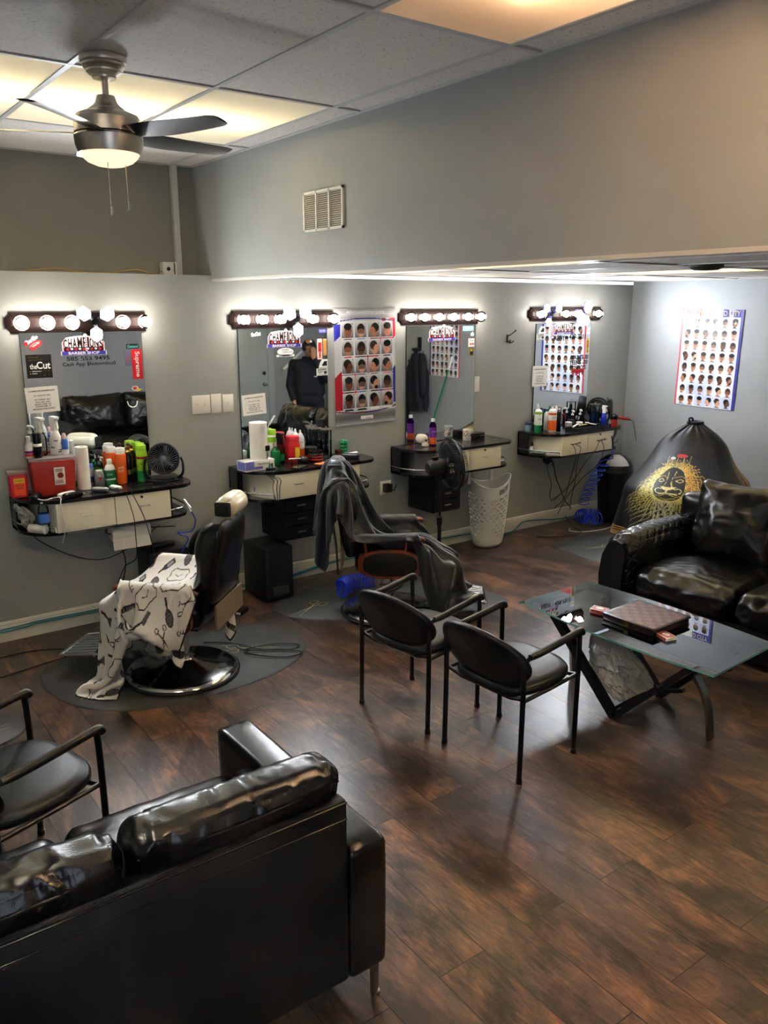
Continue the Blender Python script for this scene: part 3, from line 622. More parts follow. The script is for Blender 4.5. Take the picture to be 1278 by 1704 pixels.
def sticker(name, label, x0, x1, z0, z1, base, items=(), inkm='white_pl', cat='sticker', rot=0., extra=None, bold=0., th=.0008, group=None):
    cx, cz = (x0+x1)/2, (z0+z1)/2; t = thing(name, label, cat, (cx, YS, cz), 0, group); t.rotation_euler = (0, -rot, 0)
    if base: q = MB(); q.box(-(x1-x0)/2, (x1-x0)/2, -th, 0, -(z1-z0)/2, (z1-z0)/2); q.build('sticker_base', base, t, smooth=False)
    if items:
        q = MB()
        for (s, w, h, x, z) in items: text(q, s, w, h, FM(x, z, -th-.0005), bold=bold)
        q.build('lettering', inkm, t, smooth=False)
    if extra: extra(t)
    return t
def marker(name, label, items, m='ink', x=0, z=0, bold=0.01):
    t = MB()
    for (s, w, h, x_, z_) in items: text(t, s, w, h, FM(x_-x, z_-z, 0), bold=bold)
    return tag(t.build(name, m, None, (x, YS, z), smooth=False), label, 'writing')
marker('handwriting', 'black marker phone number and payment note below the leftmost shop sticker', [('585 553 9495', .27, .026, 1.617, 1.775), ('Cash App $hotovideo0', .335, .030, 1.622, 1.738)], x=1.62, z=1.755)
def thecut(t):
    q = MB(); text(q, 'BOOK YOUR', .062, .009, FM(-.03, .055, -.0014), bold=.02); text(q, 'NEXT CUT WITH', .085, .009, FM(-.018, .038, -.0014), bold=.02)
    for k in range(2): q.sph((-.055, -.0013, -.030-.014*k), .004, .0004, .004, 6)
    for a, b in ((.028, -.028), (.056, -.028), (.028, -.055), (.056, -.055)): q.box(a-.007, a+.007, -.0014, -.001, b-.001, b+.001); q.box(a-.001, a+.001, -.0014, -.001, b-.007, b+.007)
    q.build('lettering', 'gold', t, smooth=False)
    q = MB(); q.box(-.045, .01, -.0014, -.001, -.031, -.028); q.box(-.045, -.015, -.0014, -.001, -.045, -.042); q.build('fine_print', 'white_pl', t, smooth=False)
sticker('booking_card', 'black square card reading theCut on the leftmost mirror', 1.238, 1.388, 1.665, 1.808, 'black_pl', [('the', .042, .032, -.035, .0), ('Cut', .082, .045, .026, .006)], bold=.02, extra=thecut, cat='card')
def price(label, x0, x1, z0, z1, rot):
    w, h = x1-x0, z1-z0
    def ex(t):
        q = MB()
        for s, ww, z in (('CHAMPIONS BARBERSHOP', .8, .34), ('50+ ADULTS -$30', .5, .16), ('35 TEENS -$25', .48, .0), ('CALL 585 - N/A', .44, -.09), ('BEARD & TRIM - $15', .5, -.18), ('STYROFOAM - 10', .46, -.26), ('TRAVELING AND EXTRAS', .68, -.36)):
            text(q, s, ww*w, h*.055, FM(0, z*h, -.0014), bold=.02)
        q.build('lettering', 'ink', t, smooth=False)
    return sticker('price_list', label, x0, x1, z0, z1, 'paper', cat='paper', rot=rot, extra=ex, group='paper price lists')
price('white paper price list taped to the lower left of the leftmost mirror', 1.214, 1.412, 1.452, 1.612, .03)
price('white paper price list taped above the standing paper towels', 2.685, 2.876, 1.325, 1.475, .05)
price('white paper price list hanging off the left edge of the last mirror', 5.665, 5.862, 1.365, 1.555, -.02)
def redst(t): pass
sticker('logo_sticker', 'red sticker reading Supreme sideways on the leftmost mirror', 1.897, 1.966, 1.629, 1.822, 'red')
t_ = bpy.data.objects['logo_sticker']; q = MB(); text(q, 'Supreme', .165, .04, Matrix.Translation((0, -.0014, 0))@Matrix.Rotation(PI/2, 4, 'Y')@Matrix.Rotation(PI/2, 4, 'X'), bold=.015); q.build('lettering', 'white_pl', t_, smooth=False)
sticker('logo_sticker', 'small dark sticker with teal script Diamond above the red sticker', 1.868, 1.95, 1.826, 1.857, 'black_pl', [('Diamond', .068, .018, 0, 0)], K('mint', rgb(90, 210, 200), .4))
sticker('faded_sticker', 'faded blue strip with red script beside the red sticker', 1.852, 1.893, 1.715, 1.818, K('fadeblue', rgb(88, 100, 122), .5), [('Lif', .02, .05, 0, 0)], 'red')
sticker('logo_sticker', 'white and black slanted script sticker with red ball, top left of leftmost mirror', 1.238, 1.325, 1.885, 1.91, None, [('Gorillo', .085, .026, 0, 0)], 'white_pl', rot=.55, bold=.05, extra=lambda t: MB().sph((-.04, -.001, -.002), .013, .0006, .013, 8).build('ball', 'red', t))
def vans(t):
    q = MB(); P_ = [(-.042, -.012), (-.030, -.022), (.03, -.020), (.042, -.005), (.040, .008), (.015, .022), (-.02, .024), (-.042, .005)]; q.prism(P_, -.001, 0, ax='y'); q.build('sticker_base', 'sred', t, smooth=False)
    q = MB(); text(q, 'VANS', .05, .012, FM(0, .0, -.0015), bold=.02); q.tube([(-.035, -.0015, .008), (0, -.0015, .013), (.032, -.0015, .002)], .0012, 4); q.build('lettering', 'white_pl', t, smooth=False)
sticker('logo_sticker', 'red slanted sticker reading VANS at top left of leftmost mirror', 1.262, 1.345, 1.845, 1.89, None, rot=.55, extra=vans)
def bird(t):
    q = MB(); q.sph((-.008, -.0008, .003), .022, .0008, .016, 8); q.build('sticker_base', 'white_pl', t); q = MB(); q.sph((-.01, -.0014, .005), .015, .0006, .011, 8); q.build('face', 'red', t)
    q = MB(); q.prism([(-.002, .002), (.04, -.004), (.004, -.018)], -.0022, -.0012, ax='y'); q.build('beak', 'yellow', t, smooth=False)
sticker('cartoon_sticker', 'small round red and yellow sticker low on the right of the leftmost mirror', 1.876, 1.953, 1.545, 1.584, None, extra=bird)
sticker('marker_smile', 'white curved smile mark above the reflected quilted sofa', 1.848, 1.915, 1.443, 1.49, None, extra=lambda t: MB().tube([(-.034, -.001, .018), (-.025, -.001, -.01), (0, -.001, -.022), (.025, -.001, -.012), (.034, -.001, .018)], .0035, 5, sm=4).build('stroke', 'white_pl', t))
sticker('logo_sticker', 'white script sticker reading theCut at top left of the second mirror', 2.776, 2.853, 1.886, 1.92, None, [('theCut', .078, .03, 0, 0)], 'white_pl', rot=.1, bold=.03)
def oval(t):
    q = MB(); q.lathe([(.07, 0), (.07, .0008)], (0, -.001, .002), 24, ax='y', sy=1., sx=.42)
    q = MB(); q.prism([(p[0], p[1]) for p in arc(0, .002, .068, 0, 345, 23, .03)], -.001, 0, ax='y'); q.box(-.075, .075, -.001, 0, -.034, -.018); q.build('sticker_base', 'white_pl', t, smooth=False)
    q = MB(); text(q, 'BARBER', .06, .010, FM(.0, .018, -.0015)); text(q, 'STREET CUTS', .085, .010, FM(.018, .0, -.0015)); text(q, 'COMMUNITY', .11, .012, FM(0, -.026, -.0015), bold=.02); q.build('lettering', 'ink', t, smooth=False)
sticker('logo_sticker', 'white oval lettered sticker below the shop sticker on the second mirror', 2.975, 3.132, 1.733, 1.803, None, extra=oval)
def clipst(m1):
    def f(t):
        q = MB(); q.box(-.014, .014, -.0016, -.001, -.02, .05); q.box(-.006, .006, -.0016, -.001, -.065, -.022); q.build('picture', m1, t, smooth=False)
    return f
sticker('tool_sticker', 'pink tall sticker with red tool picture on the second mirror', 3.330, 3.372, 1.704, 1.858, K('pale_pink', rgb(238, 200, 195), .5), extra=clipst('sred'))
sticker('tool_sticker', 'orange narrow sticker right of the pink one on the second mirror', 3.382, 3.412, 1.734, 1.857, K('pale_or', rgb(214, 180, 130), .5), extra=clipst(K('or2', rgb(225, 140, 50), .5)))
def bwst(t):
    q = MB(); q.prism([(-.03, -.005), (.05, -.005), (.05, .06), (.0, .06), (-.02, .03)], -.001, 0, ax='y'); q.box(-.05, .05, -.001, 0, -.063, -.008); q.build('sticker_base', 'white_pl', t, smooth=False)
    q = MB(); text(q, 'BARBERS', .08, .014, FM(0, -.018, -.0016), bold=.03); q.box(-.04, .01, -.0016, -.001, -.034, -.03); q.box(-.04, .0, -.0016, -.001, -.044, -.04); q.box(.015, .04, -.0016, -.001, -.05, -.03); q.box(-.04, .04, -.0016, -.001, -.059, -.056)
    q.prism([(.0, .02), (.02, .045), (.042, .045), (.042, .01), (.0, .01)], -.0016, -.001, ax='y'); q.build('lettering', 'ink', t, smooth=False)
sticker('logo_sticker', 'black and white two-part sticker at the right edge of the second mirror', 3.32, 3.42, 1.581, 1.708, None, extra=bwst)
sticker('logo_sticker', 'blue and white sticker in the top right corner of the second mirror', 3.345, 3.41, 1.90, 1.93, 'sblue', [('CUTS', .05, .014, 0, 0)])
def apple(t):
    q = MB(); q.sph((-.006, -.0008, -.003), .012, .0006, .015, 8); q.sph((.007, -.0008, -.003), .012, .0006, .015, 8); q.tube([(0, -.001, .012), (.005, -.001, .02)], .0025, 5); q.build('sticker_base', 'white_pl', t)
sticker('fruit_sticker', 'small white fruit sticker at top right of the third mirror', 4.878, 4.926, 1.838, 1.888, None, extra=apple)
sticker('pay_sticker', 'small white payment sticker with coloured dots on the third mirror', 4.860, 4.928, 1.755, 1.827, 'white_pl', [('Pay', .04, .014, 0, .018)], 'ink', extra=lambda t: MB().sph((-.014, -.001, -.012), .008, .0005, .008, 6, 0).sph((.002, -.001, -.012), .008, .0005, .008, 6, 1).box(.012, .028, -.0013, -.001, -.018, -.006, 2).build('dots', ['red', 'orange', 'sblue'], t))
sticker('photo_sticker', 'tiny yellow and dark picture sticker below the payment sticker', 4.870, 4.922, 1.679, 1.748, K('ochre', rgb(140, 120, 60), .5), extra=lambda t: MB().box(-.015, .015, -.0014, -.001, -.025, .005, 0).sph((0, -.0012, .012), .01, .0006, .012, 6, 1).build('picture', ['ink', 'yellow'], t))
sticker('faded_sticker', 'pale teal strip sticker at the top of the third mirror', 4.79, 4.915, 1.89, 1.932, K('paleteal', rgb(120, 165, 170), .4), [('trilogy', .05, .016, .01, 0)])
marker('handwriting', 'large black letters with a name, number and prices on the last mirror', [('ABDY', .15, .050, 6.01, 1.805), ('439-7011', .235, .050, 6.26, 1.812), ('ADULTS-30', .265, .044, 6.30, 1.617), ('TEENS -20', .26, .042, 6.297, 1.567), ('KIDS&BOYS', .23, .042, 6.29, 1.518)], x=6.2, z=1.65, bold=.025)
def drip(t):
    q = MB(); w = .088; q.box(-w, w, -.001, 0, .02, .042); x = -w
    for k, l in enumerate((.03, .055, .02, .045, .065, .03, .05, .02, .04, .06)): q.prism([(x, .022), (x+.017, .022), (x+.011, .02-l), (x+.006, .02-l)], -.001, 0, ax='y'); x += .0176
    q.build('sticker_base', 'red', t, smooth=False)
sticker('drip_sticker', 'red dripping paint sticker under the prices on the last mirror', 6.206, 6.382, 1.423, 1.504, None, extra=drip)
sticker('tool_sticker', 'yellow narrow sticker at the right edge of the last mirror', 6.397, 6.432, 1.655, 1.793, 'yellow', extra=clipst(K('or3', rgb(200, 110, 40), .5)))
sticker('logo_sticker', 'black and white two-part sticker at the left edge of the last mirror', 5.70, 5.80, 1.79, 1.92, None, extra=bwst)
def polest(t):
    q = MB(); q.box(-.018, .018, -.001, 0, -.06, .06); q.build('sticker_base', 'white_pl', t, smooth=False); q = MB()
    for k in range(6): z = -.055+k*.019; q.add([(-.018, -.0014, z), (.018, -.0014, z+.018), (.018, -.0014, z+.027), (-.018, -.0014, z+.009)], [(0, 1, 2, 3)], k % 2)
    q.build('stripes', ['sblue', 'sred'], t, smooth=False)
sticker('barber_pole_sticker', 'striped barber pole sticker left of the last shop sticker', 5.885, 5.925, 1.80, 1.93, None, extra=polest)
sticker('faded_sticker', 'small white sticker below the bright cluster on the last mirror', 6.385, 6.44, 1.83, 1.90, 'white_pl', [('CUT', .035, .015, 0, 0)], 'ink')
# ================================================================ haircut posters
SK = [(205, 150, 120), (176, 116, 84), (140, 88, 62), (222, 170, 140), (110, 66, 46), (190, 128, 98)]
def head(r, cx, cy, s, k, rnd, dark_bg=False):
    sk = SK[rnd.randint(len(SK))]; hair = [(22, 20, 22), (38, 28, 24), (60, 40, 28), (18, 18, 24)][rnd.randint(4)]; d = [-1, 1][rnd.randint(2)]; mode = rnd.randint(3)
    sh = tuple(int(c*.8) for c in sk); cloth = [(30, 30, 34), (230, 230, 232), (200, 40, 40), (50, 130, 200), (40, 40, 60), (60, 62, 66)][rnd.randint(6)]
    r.ell(cx, cy+s*.98, s*.62, s*.34, cloth, clip=(cx-s*.62, cx+s*.62, 0, cy+s*.86))
    r.rect(cx-s*.20, cy+s*.2, cx+s*.20, cy+s*.74, sh)
    r.ell(cx, cy, s*.42, s*.56, sk)
    if mode == 0:      # facing, three quarter
        r.ell(cx, cy-s*.34, s*.44, s*.30, hair); r.ell(cx+d*s*.38, cy+s*.02, s*.06, s*.12, sh)
        r.ell(cx-s*.15+d*-s*.05, cy-s*.02, s*.05, s*.03, (30, 20, 20)); r.ell(cx+s*.13-d*s*.05, cy-s*.02, s*.05, s*.03, (30, 20, 20)); r.rect(cx-s*.10-d*s*.05, cy+s*.27, cx+s*.10-d*s*.05, cy+s*.31, (130, 60, 55))
        r.ell(cx-d*s*.05, cy+s*.10, s*.05, s*.08, sh)
    elif mode == 1:    # profile
        r.ell(cx-d*s*.10, cy-s*.22, s*.44, s*.40, hair); r.ell(cx+d*s*.20, cy+.08*s, s*.27, s*.36, sk); r.ell(cx+d*s*.44, cy+s*.10, s*.07, s*.06, sk); r.ell(cx-d*s*.12, cy+s*.06, s*.07, s*.12, sh)
        r.ell(cx+d*s*.28, cy-s*.02, s*.04, s*.025, (30, 20, 20)); r.rect(min(cx+d*s*.28, cx+d*s*.42), cy+s*.28, max(cx+d*s*.28, cx+d*s*.42), cy+s*.31, (130, 60, 55))
        if rnd.rand() < .4: r.ell(cx+d*s*.18, cy+s*.42, s*.20, s*.16, hair)
    else:              # back of the head
        r.ell(cx, cy-s*.12, s*.43, s*.46, hair); r.ell(cx, cy+s*.12, s*.40, s*.26, tuple(int(a*.5+b*.5) for a, b in zip(hair, sk))); r.rect(cx-s*.26, cy+s*.34, cx+s*.26, cy+s*.52, sk)
        r.ell(cx-s*.42, cy+s*.05, s*.06, s*.12, sh); r.ell(cx+s*.42, cy+s*.05, s*.06, s*.12, sh)
vcmat('poster_gloss', .25, coat=1, bump=.25, bs=9); vcmat('poster_flat', .35, coat=.5, bump=.08, bs=6)
def poster_guide():
    W, H_ = 180, 268; r = Ras(W, H_, (196, 198, 202)); rnd = np.random.RandomState(3)
    r.poly([(0, 36), (18, 36), (18, 62), (0, 74)], (48, 52, 168)); r.poly([(180, 24), (162, 24), (162, 80), (180, 64)], (214, 36, 48))
    r.poly([(0, 156), (18, 142), (60, 142), (60, 108), (104, 108), (104, 60), (140, 60), (140, 22), (150, 22), (150, 66), (112, 114), (112, 150), (66, 150), (66, 190), (52, 200), (22, 200), (22, 232), (0, 232)], (176, 30, 44))
    r.poly([(180, 132), (168, 146), (150, 176), (118, 186), (110, 232), (180, 222)], (44, 48, 150))
    for j in range(6): k = 198-int(abs(3-j)*18); r.rect(0, j*4, W, j*4+4, (k, k, k+3))
    for j in range(30):
        k = int(150-70*math.sin(j/30*PI)+60*(j/30)); r.rect(0, 238+j, W, 239+j, (k, k, k+2))
    r.line([(0, 30), (60, 24), (120, 24), (180, 30)], 2.2, (40, 44, 120)); r.line([(0, 234), (60, 240), (120, 240), (180, 230)], 2.4, (120, 30, 50)); r.line([(90, 241), (150, 236), (180, 228)], 2.2, (40, 44, 120))
    cw, ch = 34, 38
    for j in range(5):
        for i in range(4):
            x, y = 22+i*38.5, 32+j*40.5
            r.rect(x-1, y-1, x+cw+1, y+ch-1, (222, 222, 226))
            for k in range(ch-3): g = 206-int(k*3.0); r.rect(x, y+k, x+cw, y+k+1, (g, g, g+2))
            r.a[int(y):int(y)+ch-2, int(x):int(x)+cw] = r.a[int(y):int(y)+ch-2, int(x):int(x)+cw]
            head(r, x+cw/2, y+18, 26, 0, rnd)
            r.rect(x-1, y+ch-3, x+cw+1, y+ch-1, (222, 222, 226)); r.rect(x-3, y-2, x-1, y+ch, (196, 198, 202)) if False else None; r.ell(x+cw-4, y+3, 1, 1, (40, 40, 44))
    r.rect(74, 249, 110, 257, (238, 238, 236)); 
    return r
T = Matrix.Translation((3.781, YW-.006, 1.632))@Matrix.Rotation(-.012, 4, 'Y')
pg = sheet('haircut_poster', poster_guide(), .585, .905, 'poster_gloss', T, None, wob=.0022)
tag(pg, 'glossy red, white and blue haircut poster with twenty photos between two mirrors', 'poster')
q = MB(); text(q, "MEN'S HAIRSTYLE GUIDE", .36, .022, FM(3.781, 2.052, YW-.0145), bold=.01); q.build('lettering', 'white_pl', pg, smooth=False)
q = MB(); text(q, 'WAHLS', .05, .012, FM(3.80, 1.225, YW-.0145), bold=.01); q.build('lettering', 'ink', pg, smooth=False)
def poster_gold(seed, cols=6, rows=8):
    W, H_ = 176, 254; r = Ras(W, H_, (222, 226, 240)); rnd = np.random.RandomState(seed)
    r.rect(0, 0, 58, 20, (222, 62, 60)); r.rect(58, 0, 118, 20, (232, 234, 238)); r.rect(118, 0, W, 20, (58, 60, 160)); r.rect(0, 0, 5, H_, (226, 70, 74)); r.rect(W-8, 0, W, H_, (58, 62, 150))
    cw, ch = (W-16)/cols, (H_-22)/rows
    for j in range(rows):
        for i in range(cols):
            x, y = 7+i*cw, 21+j*ch; b = [(214, 222, 242), (232, 234, 240), (200, 212, 238), (238, 238, 236)][rnd.randint(4)]; r.rect(x, y, x+cw, y+ch-1, b)
            head(r, x+cw/2, y+ch*.45, 17.5, 0, rnd)
            r.rect(x, y+ch-2, x+cw, y+ch, (226, 228, 236))
    return r
def gold(y0, y1, z0, z1, label, seed, tilt=0.):
    w, h = abs(y1-y0), z1-z0
    T = Matrix.Translation((XR-.005, (y0+y1)/2, (z0+z1)/2))@Matrix.Rotation(-PI/2, 4, 'Z')@Matrix.Rotation(tilt, 4, 'Y')
    o = sheet('haircut_poster', poster_gold(seed), w, h, 'poster_flat', T, None, wob=.0015); tag(o, label, 'poster')
    q = MB(); q.T = T; 
    for s, ww, x in (('SO', .10, -.38), ('LID GO', .32, -.1), ('LD CITY', .30, .3)): text(q, s, ww*w, h*.05, FM(x*w, .462*h, -.0085), bold=.012)
    q.build('lettering', K('goldink', rgb(214, 196, 130), .4), o, smooth=False); return o
gold(4.205, 4.835, 1.165, 2.07, 'haircut poster titled SOLID GOLD on the right wall beside the corner', 11, .012)
gold(2.20, 2.80, 1.20, 2.06, 'second haircut poster on the right wall, seen only in the third mirror', 23)
# ================================================================ ceiling fan
FX, FY = 1.172, 3.42
t = thing('ceiling_fan', 'brushed nickel ceiling fan with dark blades and lit glass bowl', 'ceiling fan', (FX, FY, ZC))
zf = lambda z: -.135+(z+.165)*.886
K('nickel', rgb(205, 198, 188), .34, 1); K('blade', rgb(40, 42, 44), .35, bump=.05, bs=60)
q = MB(); q.lathe([(.086, 0), (.088, -.014), (.086, -.022), (.079, -.027), (.080, -.035), (.072, -.045), (.066, -.049), (.065, -.056), (.054, -.066), (.046, -.070), (.044, -.077), (.02, -.084)], seg=36); q.build('canopy', 'nickel', t, ang=25)
q = MB(); q.cyl((0, 0, -.145), .0125, .075, 16); q.build('downrod', 'nickel', t)
q = MB(); q.lathe([(a_, zf(b_)) for a_, b_ in [(.024, -.165), (.034, -.168), (.036, -.176), (.042, -.195), (.052, -.208), (.068, -.220), (.070, -.226), (.092, -.236), (.116, -.248), (.125, -.265), (.127, -.320), (.0, -.320)]], seg=40, cap=False); q.build('motor_housing', 'nickel', t, ang=25)
q = MB(); q.lathe([(a_, zf(b_)) for a_, b_ in [(.120, -.320), (.120, -.327), (.0, -.327)]], seg=40, cap=False)
for k in range(20):
    a = 2*PI*k/20; q.box(-.005, .005, -.001, .001, 0, 0) if False else None
q.build('seam_ring', 'black_pl', t)
q = MB(); q.lathe([(a_, zf(b_)) for a_, b_ in [(.126, -.327), (.130, -.335), (.127, -.370), (.117, -.402), (.113, -.403), (.111, -.40)]], seg=40, cap=False); q.build('light_kit', 'nickel', t, ang=25)
q = MB(); q.lathe([(a_, zf(b_)) for a_, b_ in [(.112, -.40), (.106, -.416), (.086, -.436), (.055, -.450), (.025, -.456), (0, -.457)]], seg=36, cap=False); q.build('glass_bowl', 'fan_lamp', t, ang=180)
for k in range(5):
    a = math.radians(-36.15-28+72*k); q = MB(); G = []
    for j in range(15):
        u = j/14; x = .09+u*.46; wd_ = .045+.026*math.sin(min(1, u*2.2)*PI/2)-.018*u-(.012*max(0, (u-.93)/.07)**2); cyo = .018*math.sin(u*PI*.9); tw = -math.radians(15-6*u)
        G.append([(x, cyo+v*wd_*math.cos(tw)*s_, -.272+v*wd_*math.sin(tw)*s_+dz) for (v, s_, dz) in ((-1, 1, 0), (-.5, 1, .003), (0, 1, .004), (.5, 1, .003), (1, 1, 0), (.5, 1, -.004), (0, 1, -.004), (-.5, 1, -.004), (-1, 1, 0))])
    q.T = Matrix.Rotation(a, 4, 'Z'); q.grid(G); n = len(G[0]); L0 = (len(G)-1)*n; q.add([G[-1][k_] for k_ in range(n)], [tuple(range(n))]); q.build('blade', 'blade', t, ang=30)
for (dx, dy, l, zz) in ((-.03, -.055, .17, -.375), (.045, -.04, .145, -.375)):
    q = MB(); q.tube([(dx, dy, zz), (dx, dy, zz-l)], .0016, 5)
    c = q.build('pull_chain', 'steel', t); q = MB(); q.lathe([(0, 0), (.006, -.004), (.009, -.02), (.007, -.032), (0, -.036)], (dx, dy, zz-l), 12); q.build('chain_knob', 'bulb_glass' if False else 'silver', c)
# ================================================================ black leather sofas
def wrinkled(c, h, r, puff, wr, fr, n, seed, quilt=None): q = MB(); q.soft(c, h, r, puff, wr, fr, n, seed, 0, quilt); return q
# near sofa, seen from behind
t = thing('leather_sofa', 'black leather sofa seen from behind in the near left foreground', 'sofa', (.27, 2.15, 0), 0, None)
def o3(x, y, z): return (x-.27, y-2.15, z)
q = MB(); q.box(-1.0, .86, -.43, -.375, .13, .745, r=.012); q.box(-1.0, .86, -.37, -.30, .13, .62); q.build('back_frame', 'leather_b', t)
q = MB(); q.box(-1.0, .86, -.30, .34, .13, .30, r=.012); q.build('seat_base', 'leather_b', t)
for s_ in (0, 1):
    q = MB(); x0 = .862 if s_ == 0 else -1.142
    q.soft((x0+.07, .02, .345), (.07, .45, .225), .022, (0, 0, .006), .002, 5, 24, s_); q.build('armrest', 'leather', t, ang=50)
q = MB(); q.tube([(-1.0, -.432, .735), (-.5, -.434, .738), (.0, -.433, .735), (.855, -.432, .738)], .003, 6); q.tube([(-1.0, -.432, .685), (.855, -.432, .685)], .0022, 6); q.build('seam', 'leather', t)
for k in range(3):
    x0 = .25+.003-k*.625; c = (x0+.305, -.268, .70)
    q = MB(); lean = .16
    q.soft(c, (.302, .082, .140), .055, (.006, .022, .014), .0105, (24, 9, 8), 60, k*3.1+1)
    for a in range(len(q.v)): q.v[a][:, 1] -= (q.v[a][:, 2]-.60)*.30*(q.v[a][:, 2] > .60)
    q.build('back_cushion', 'leather', t, ang=180)
    q = MB(); q.tube([(c[0]-.292, -.398, .79), (c[0]-.1, -.424, .797), (c[0]+.1, -.424, .797), (c[0]+.292, -.398, .79)], .0025, 6, sm=5); q.build('seam', 'leather_b', t)
    q = MB(); q.soft((x0+.306, .04, .37), (.304, .34, .072), .05, (0, .01, .025), .006, 6, 30, k+9); q.build('seat_cushion', 'leather', t, ang=180)
def sleg(x, y, sx, sy):
    q = MB(); P_ = [(0, 0), (.012*1, 0), (.014, .085), (.03, .11), (.13, .125), (.13, .13), (0, .13)]
    T = Matrix.Translation((x, y, 0))@Matrix.Diagonal((sx, sy, 1, 1)); q.T = T
    q.prism([(-p[0], p[1]) for p in P_], -.012, .012, ax='y'); q.T = T@Matrix.Rotation(PI/2, 4, 'Z'); q.prism([(-p[0], p[1]) for p in P_], -.012, .012, ax='y'); q.T = Matrix.Identity(4); q.cyl((x, y, 0), .014, .006, 12)
    q.build('leg', 'steel', t)
sleg(.975, -.40, 1, -1); sleg(.975, .40, 1, 1); sleg(-1.11, -.40, -1, -1); sleg(-1.11, .40, -1, 1)
# quilted sofas
def quiltf(axes, s, amp):
    def f(P, Q, N):
        a, b = axes(P); u = (a+b)/s; v = (a-b)/s
        d = np.minimum(abs(u-np.round(u)), abs(v-np.round(v)))
        return amp*(np.clip(d*6, 0, 1)**.7-1)
    return f
def quilted_sofa(label, loc, rz, ncush=2, W=1.86):
    t = thing('quilted_sofa', label, 'sofa', loc, rz)     # local: seat faces +x, width along y, origin centre of footprint
    hw = W/2
    q = MB(); q.box(-.50, .36, -hw+.10, hw-.10, .05, .26, r=.015); q.build('seat_base', 'leather_b', t)
    q = MB(); q.soft((-.42, 0, .46), (.09, hw-.10, .36), .06, (.01, 0, .01), .006, 5, 30, 2); q.build('back_frame', 'leather', t, ang=180)
    for s in (-1, 1):
        q = MB(); prof = [(0, .05), (0, .20), (.012, .36), (-.006, .50), (-.045, .58), (-.10, .615), (-.15, .60), (-.18, .55), (-.17, .42), (-.165, .30), (-.165, .05)]
        q.prism([(s*(hw-.03+p[0]*1.0+ (0.03 if False else 0)), p[1]) for p in prof], .40, .455, ax='x')
        q.build('arm_front', 'leather_b', t, ang=40)
        q = MB(); ar = quiltf(lambda P: (P[:, 0], P[:, 1]*.0+P[:, 2]*.9+s*P[:, 1]*.6), .08, .0065)
        q.soft((-.03, s*(hw-.135), .44), (.45, .125, .20), .10, (.012, .012, .03), .004, 7, 84, s, quilt=ar); q.build('armrest', 'leather', t, ang=180)
    cw = (W-.50)/ncush
    for k in range(ncush):
        y = -(W-.50)/2+cw*(k+.5)
        q = MB(); q.soft((.06, y, .36), (.36, cw/2-.004, .095), .075, (.02, .0, .035), .012, 8, 44, k+4); q.build('seat_cushion', 'leather', t, ang=180)
    return t, cw
# right-hand loveseat
sR, cw = quilted_sofa('black leather sofa with diamond-quilted arm behind the glass table', (4.76, 2.50, 0), PI+.06)
def pillow(parent, c, w, h, th, rotz, tilt, seed, quilt=None, wr=.014, name='back_pillow'):
    q = MB(); qf = quiltf(lambda P: (P[:, 1], P[:, 2]), .10, .006) if quilt else None
    q.soft((0, 0, 0), (th, w/2, h/2), min(th*.95, .07), (.05, .0, .0), wr, 7, 48, seed, quilt=qf, pin=0)
    for a in range(len(q.v)):
        P = q.v[a]; y = P[:, 1]/(w/2); z = P[:, 2]/(h/2)
        P[:, 1] *= 1-.07*(1-z*z); P[:, 2] *= 1-.06*(1-y*y); P[:, 0] *= 1-.55*np.clip(np.maximum(abs(y), abs(z))-.45, 0, 1)*1.2
    o = q.build(name, 'leather', parent, ang=180); o.location = c; o.rotation_euler = (0, tilt, rotz); return o
pillow(sR, (-.26, -.36, .70), .56, .52, .10, .10, -.30, 3.3)
pillow(sR, (-.22, .24, .70), .58, .50, .10, -.15, -.32, 5.1, True)
pillow(sR, (-.27, .62, .68), .40, .46, .09, 0, -.30, 6.4)
# sofa against the back wall (seen in the leftmost mirror)
sB, cw = quilted_sofa('black quilted sofa against the back wall, seen in the leftmost mirror', (3.78, .10, 0), PI/2, 2, 2.0)
pillow(sB, (-.24, .48, .72), .78, .50, .10, 0, -.22, 8.3, wr=.022)
pillow(sB, (-.24, -.30, .73), .80, .50, .10, 0, -.22, 9.1, True)
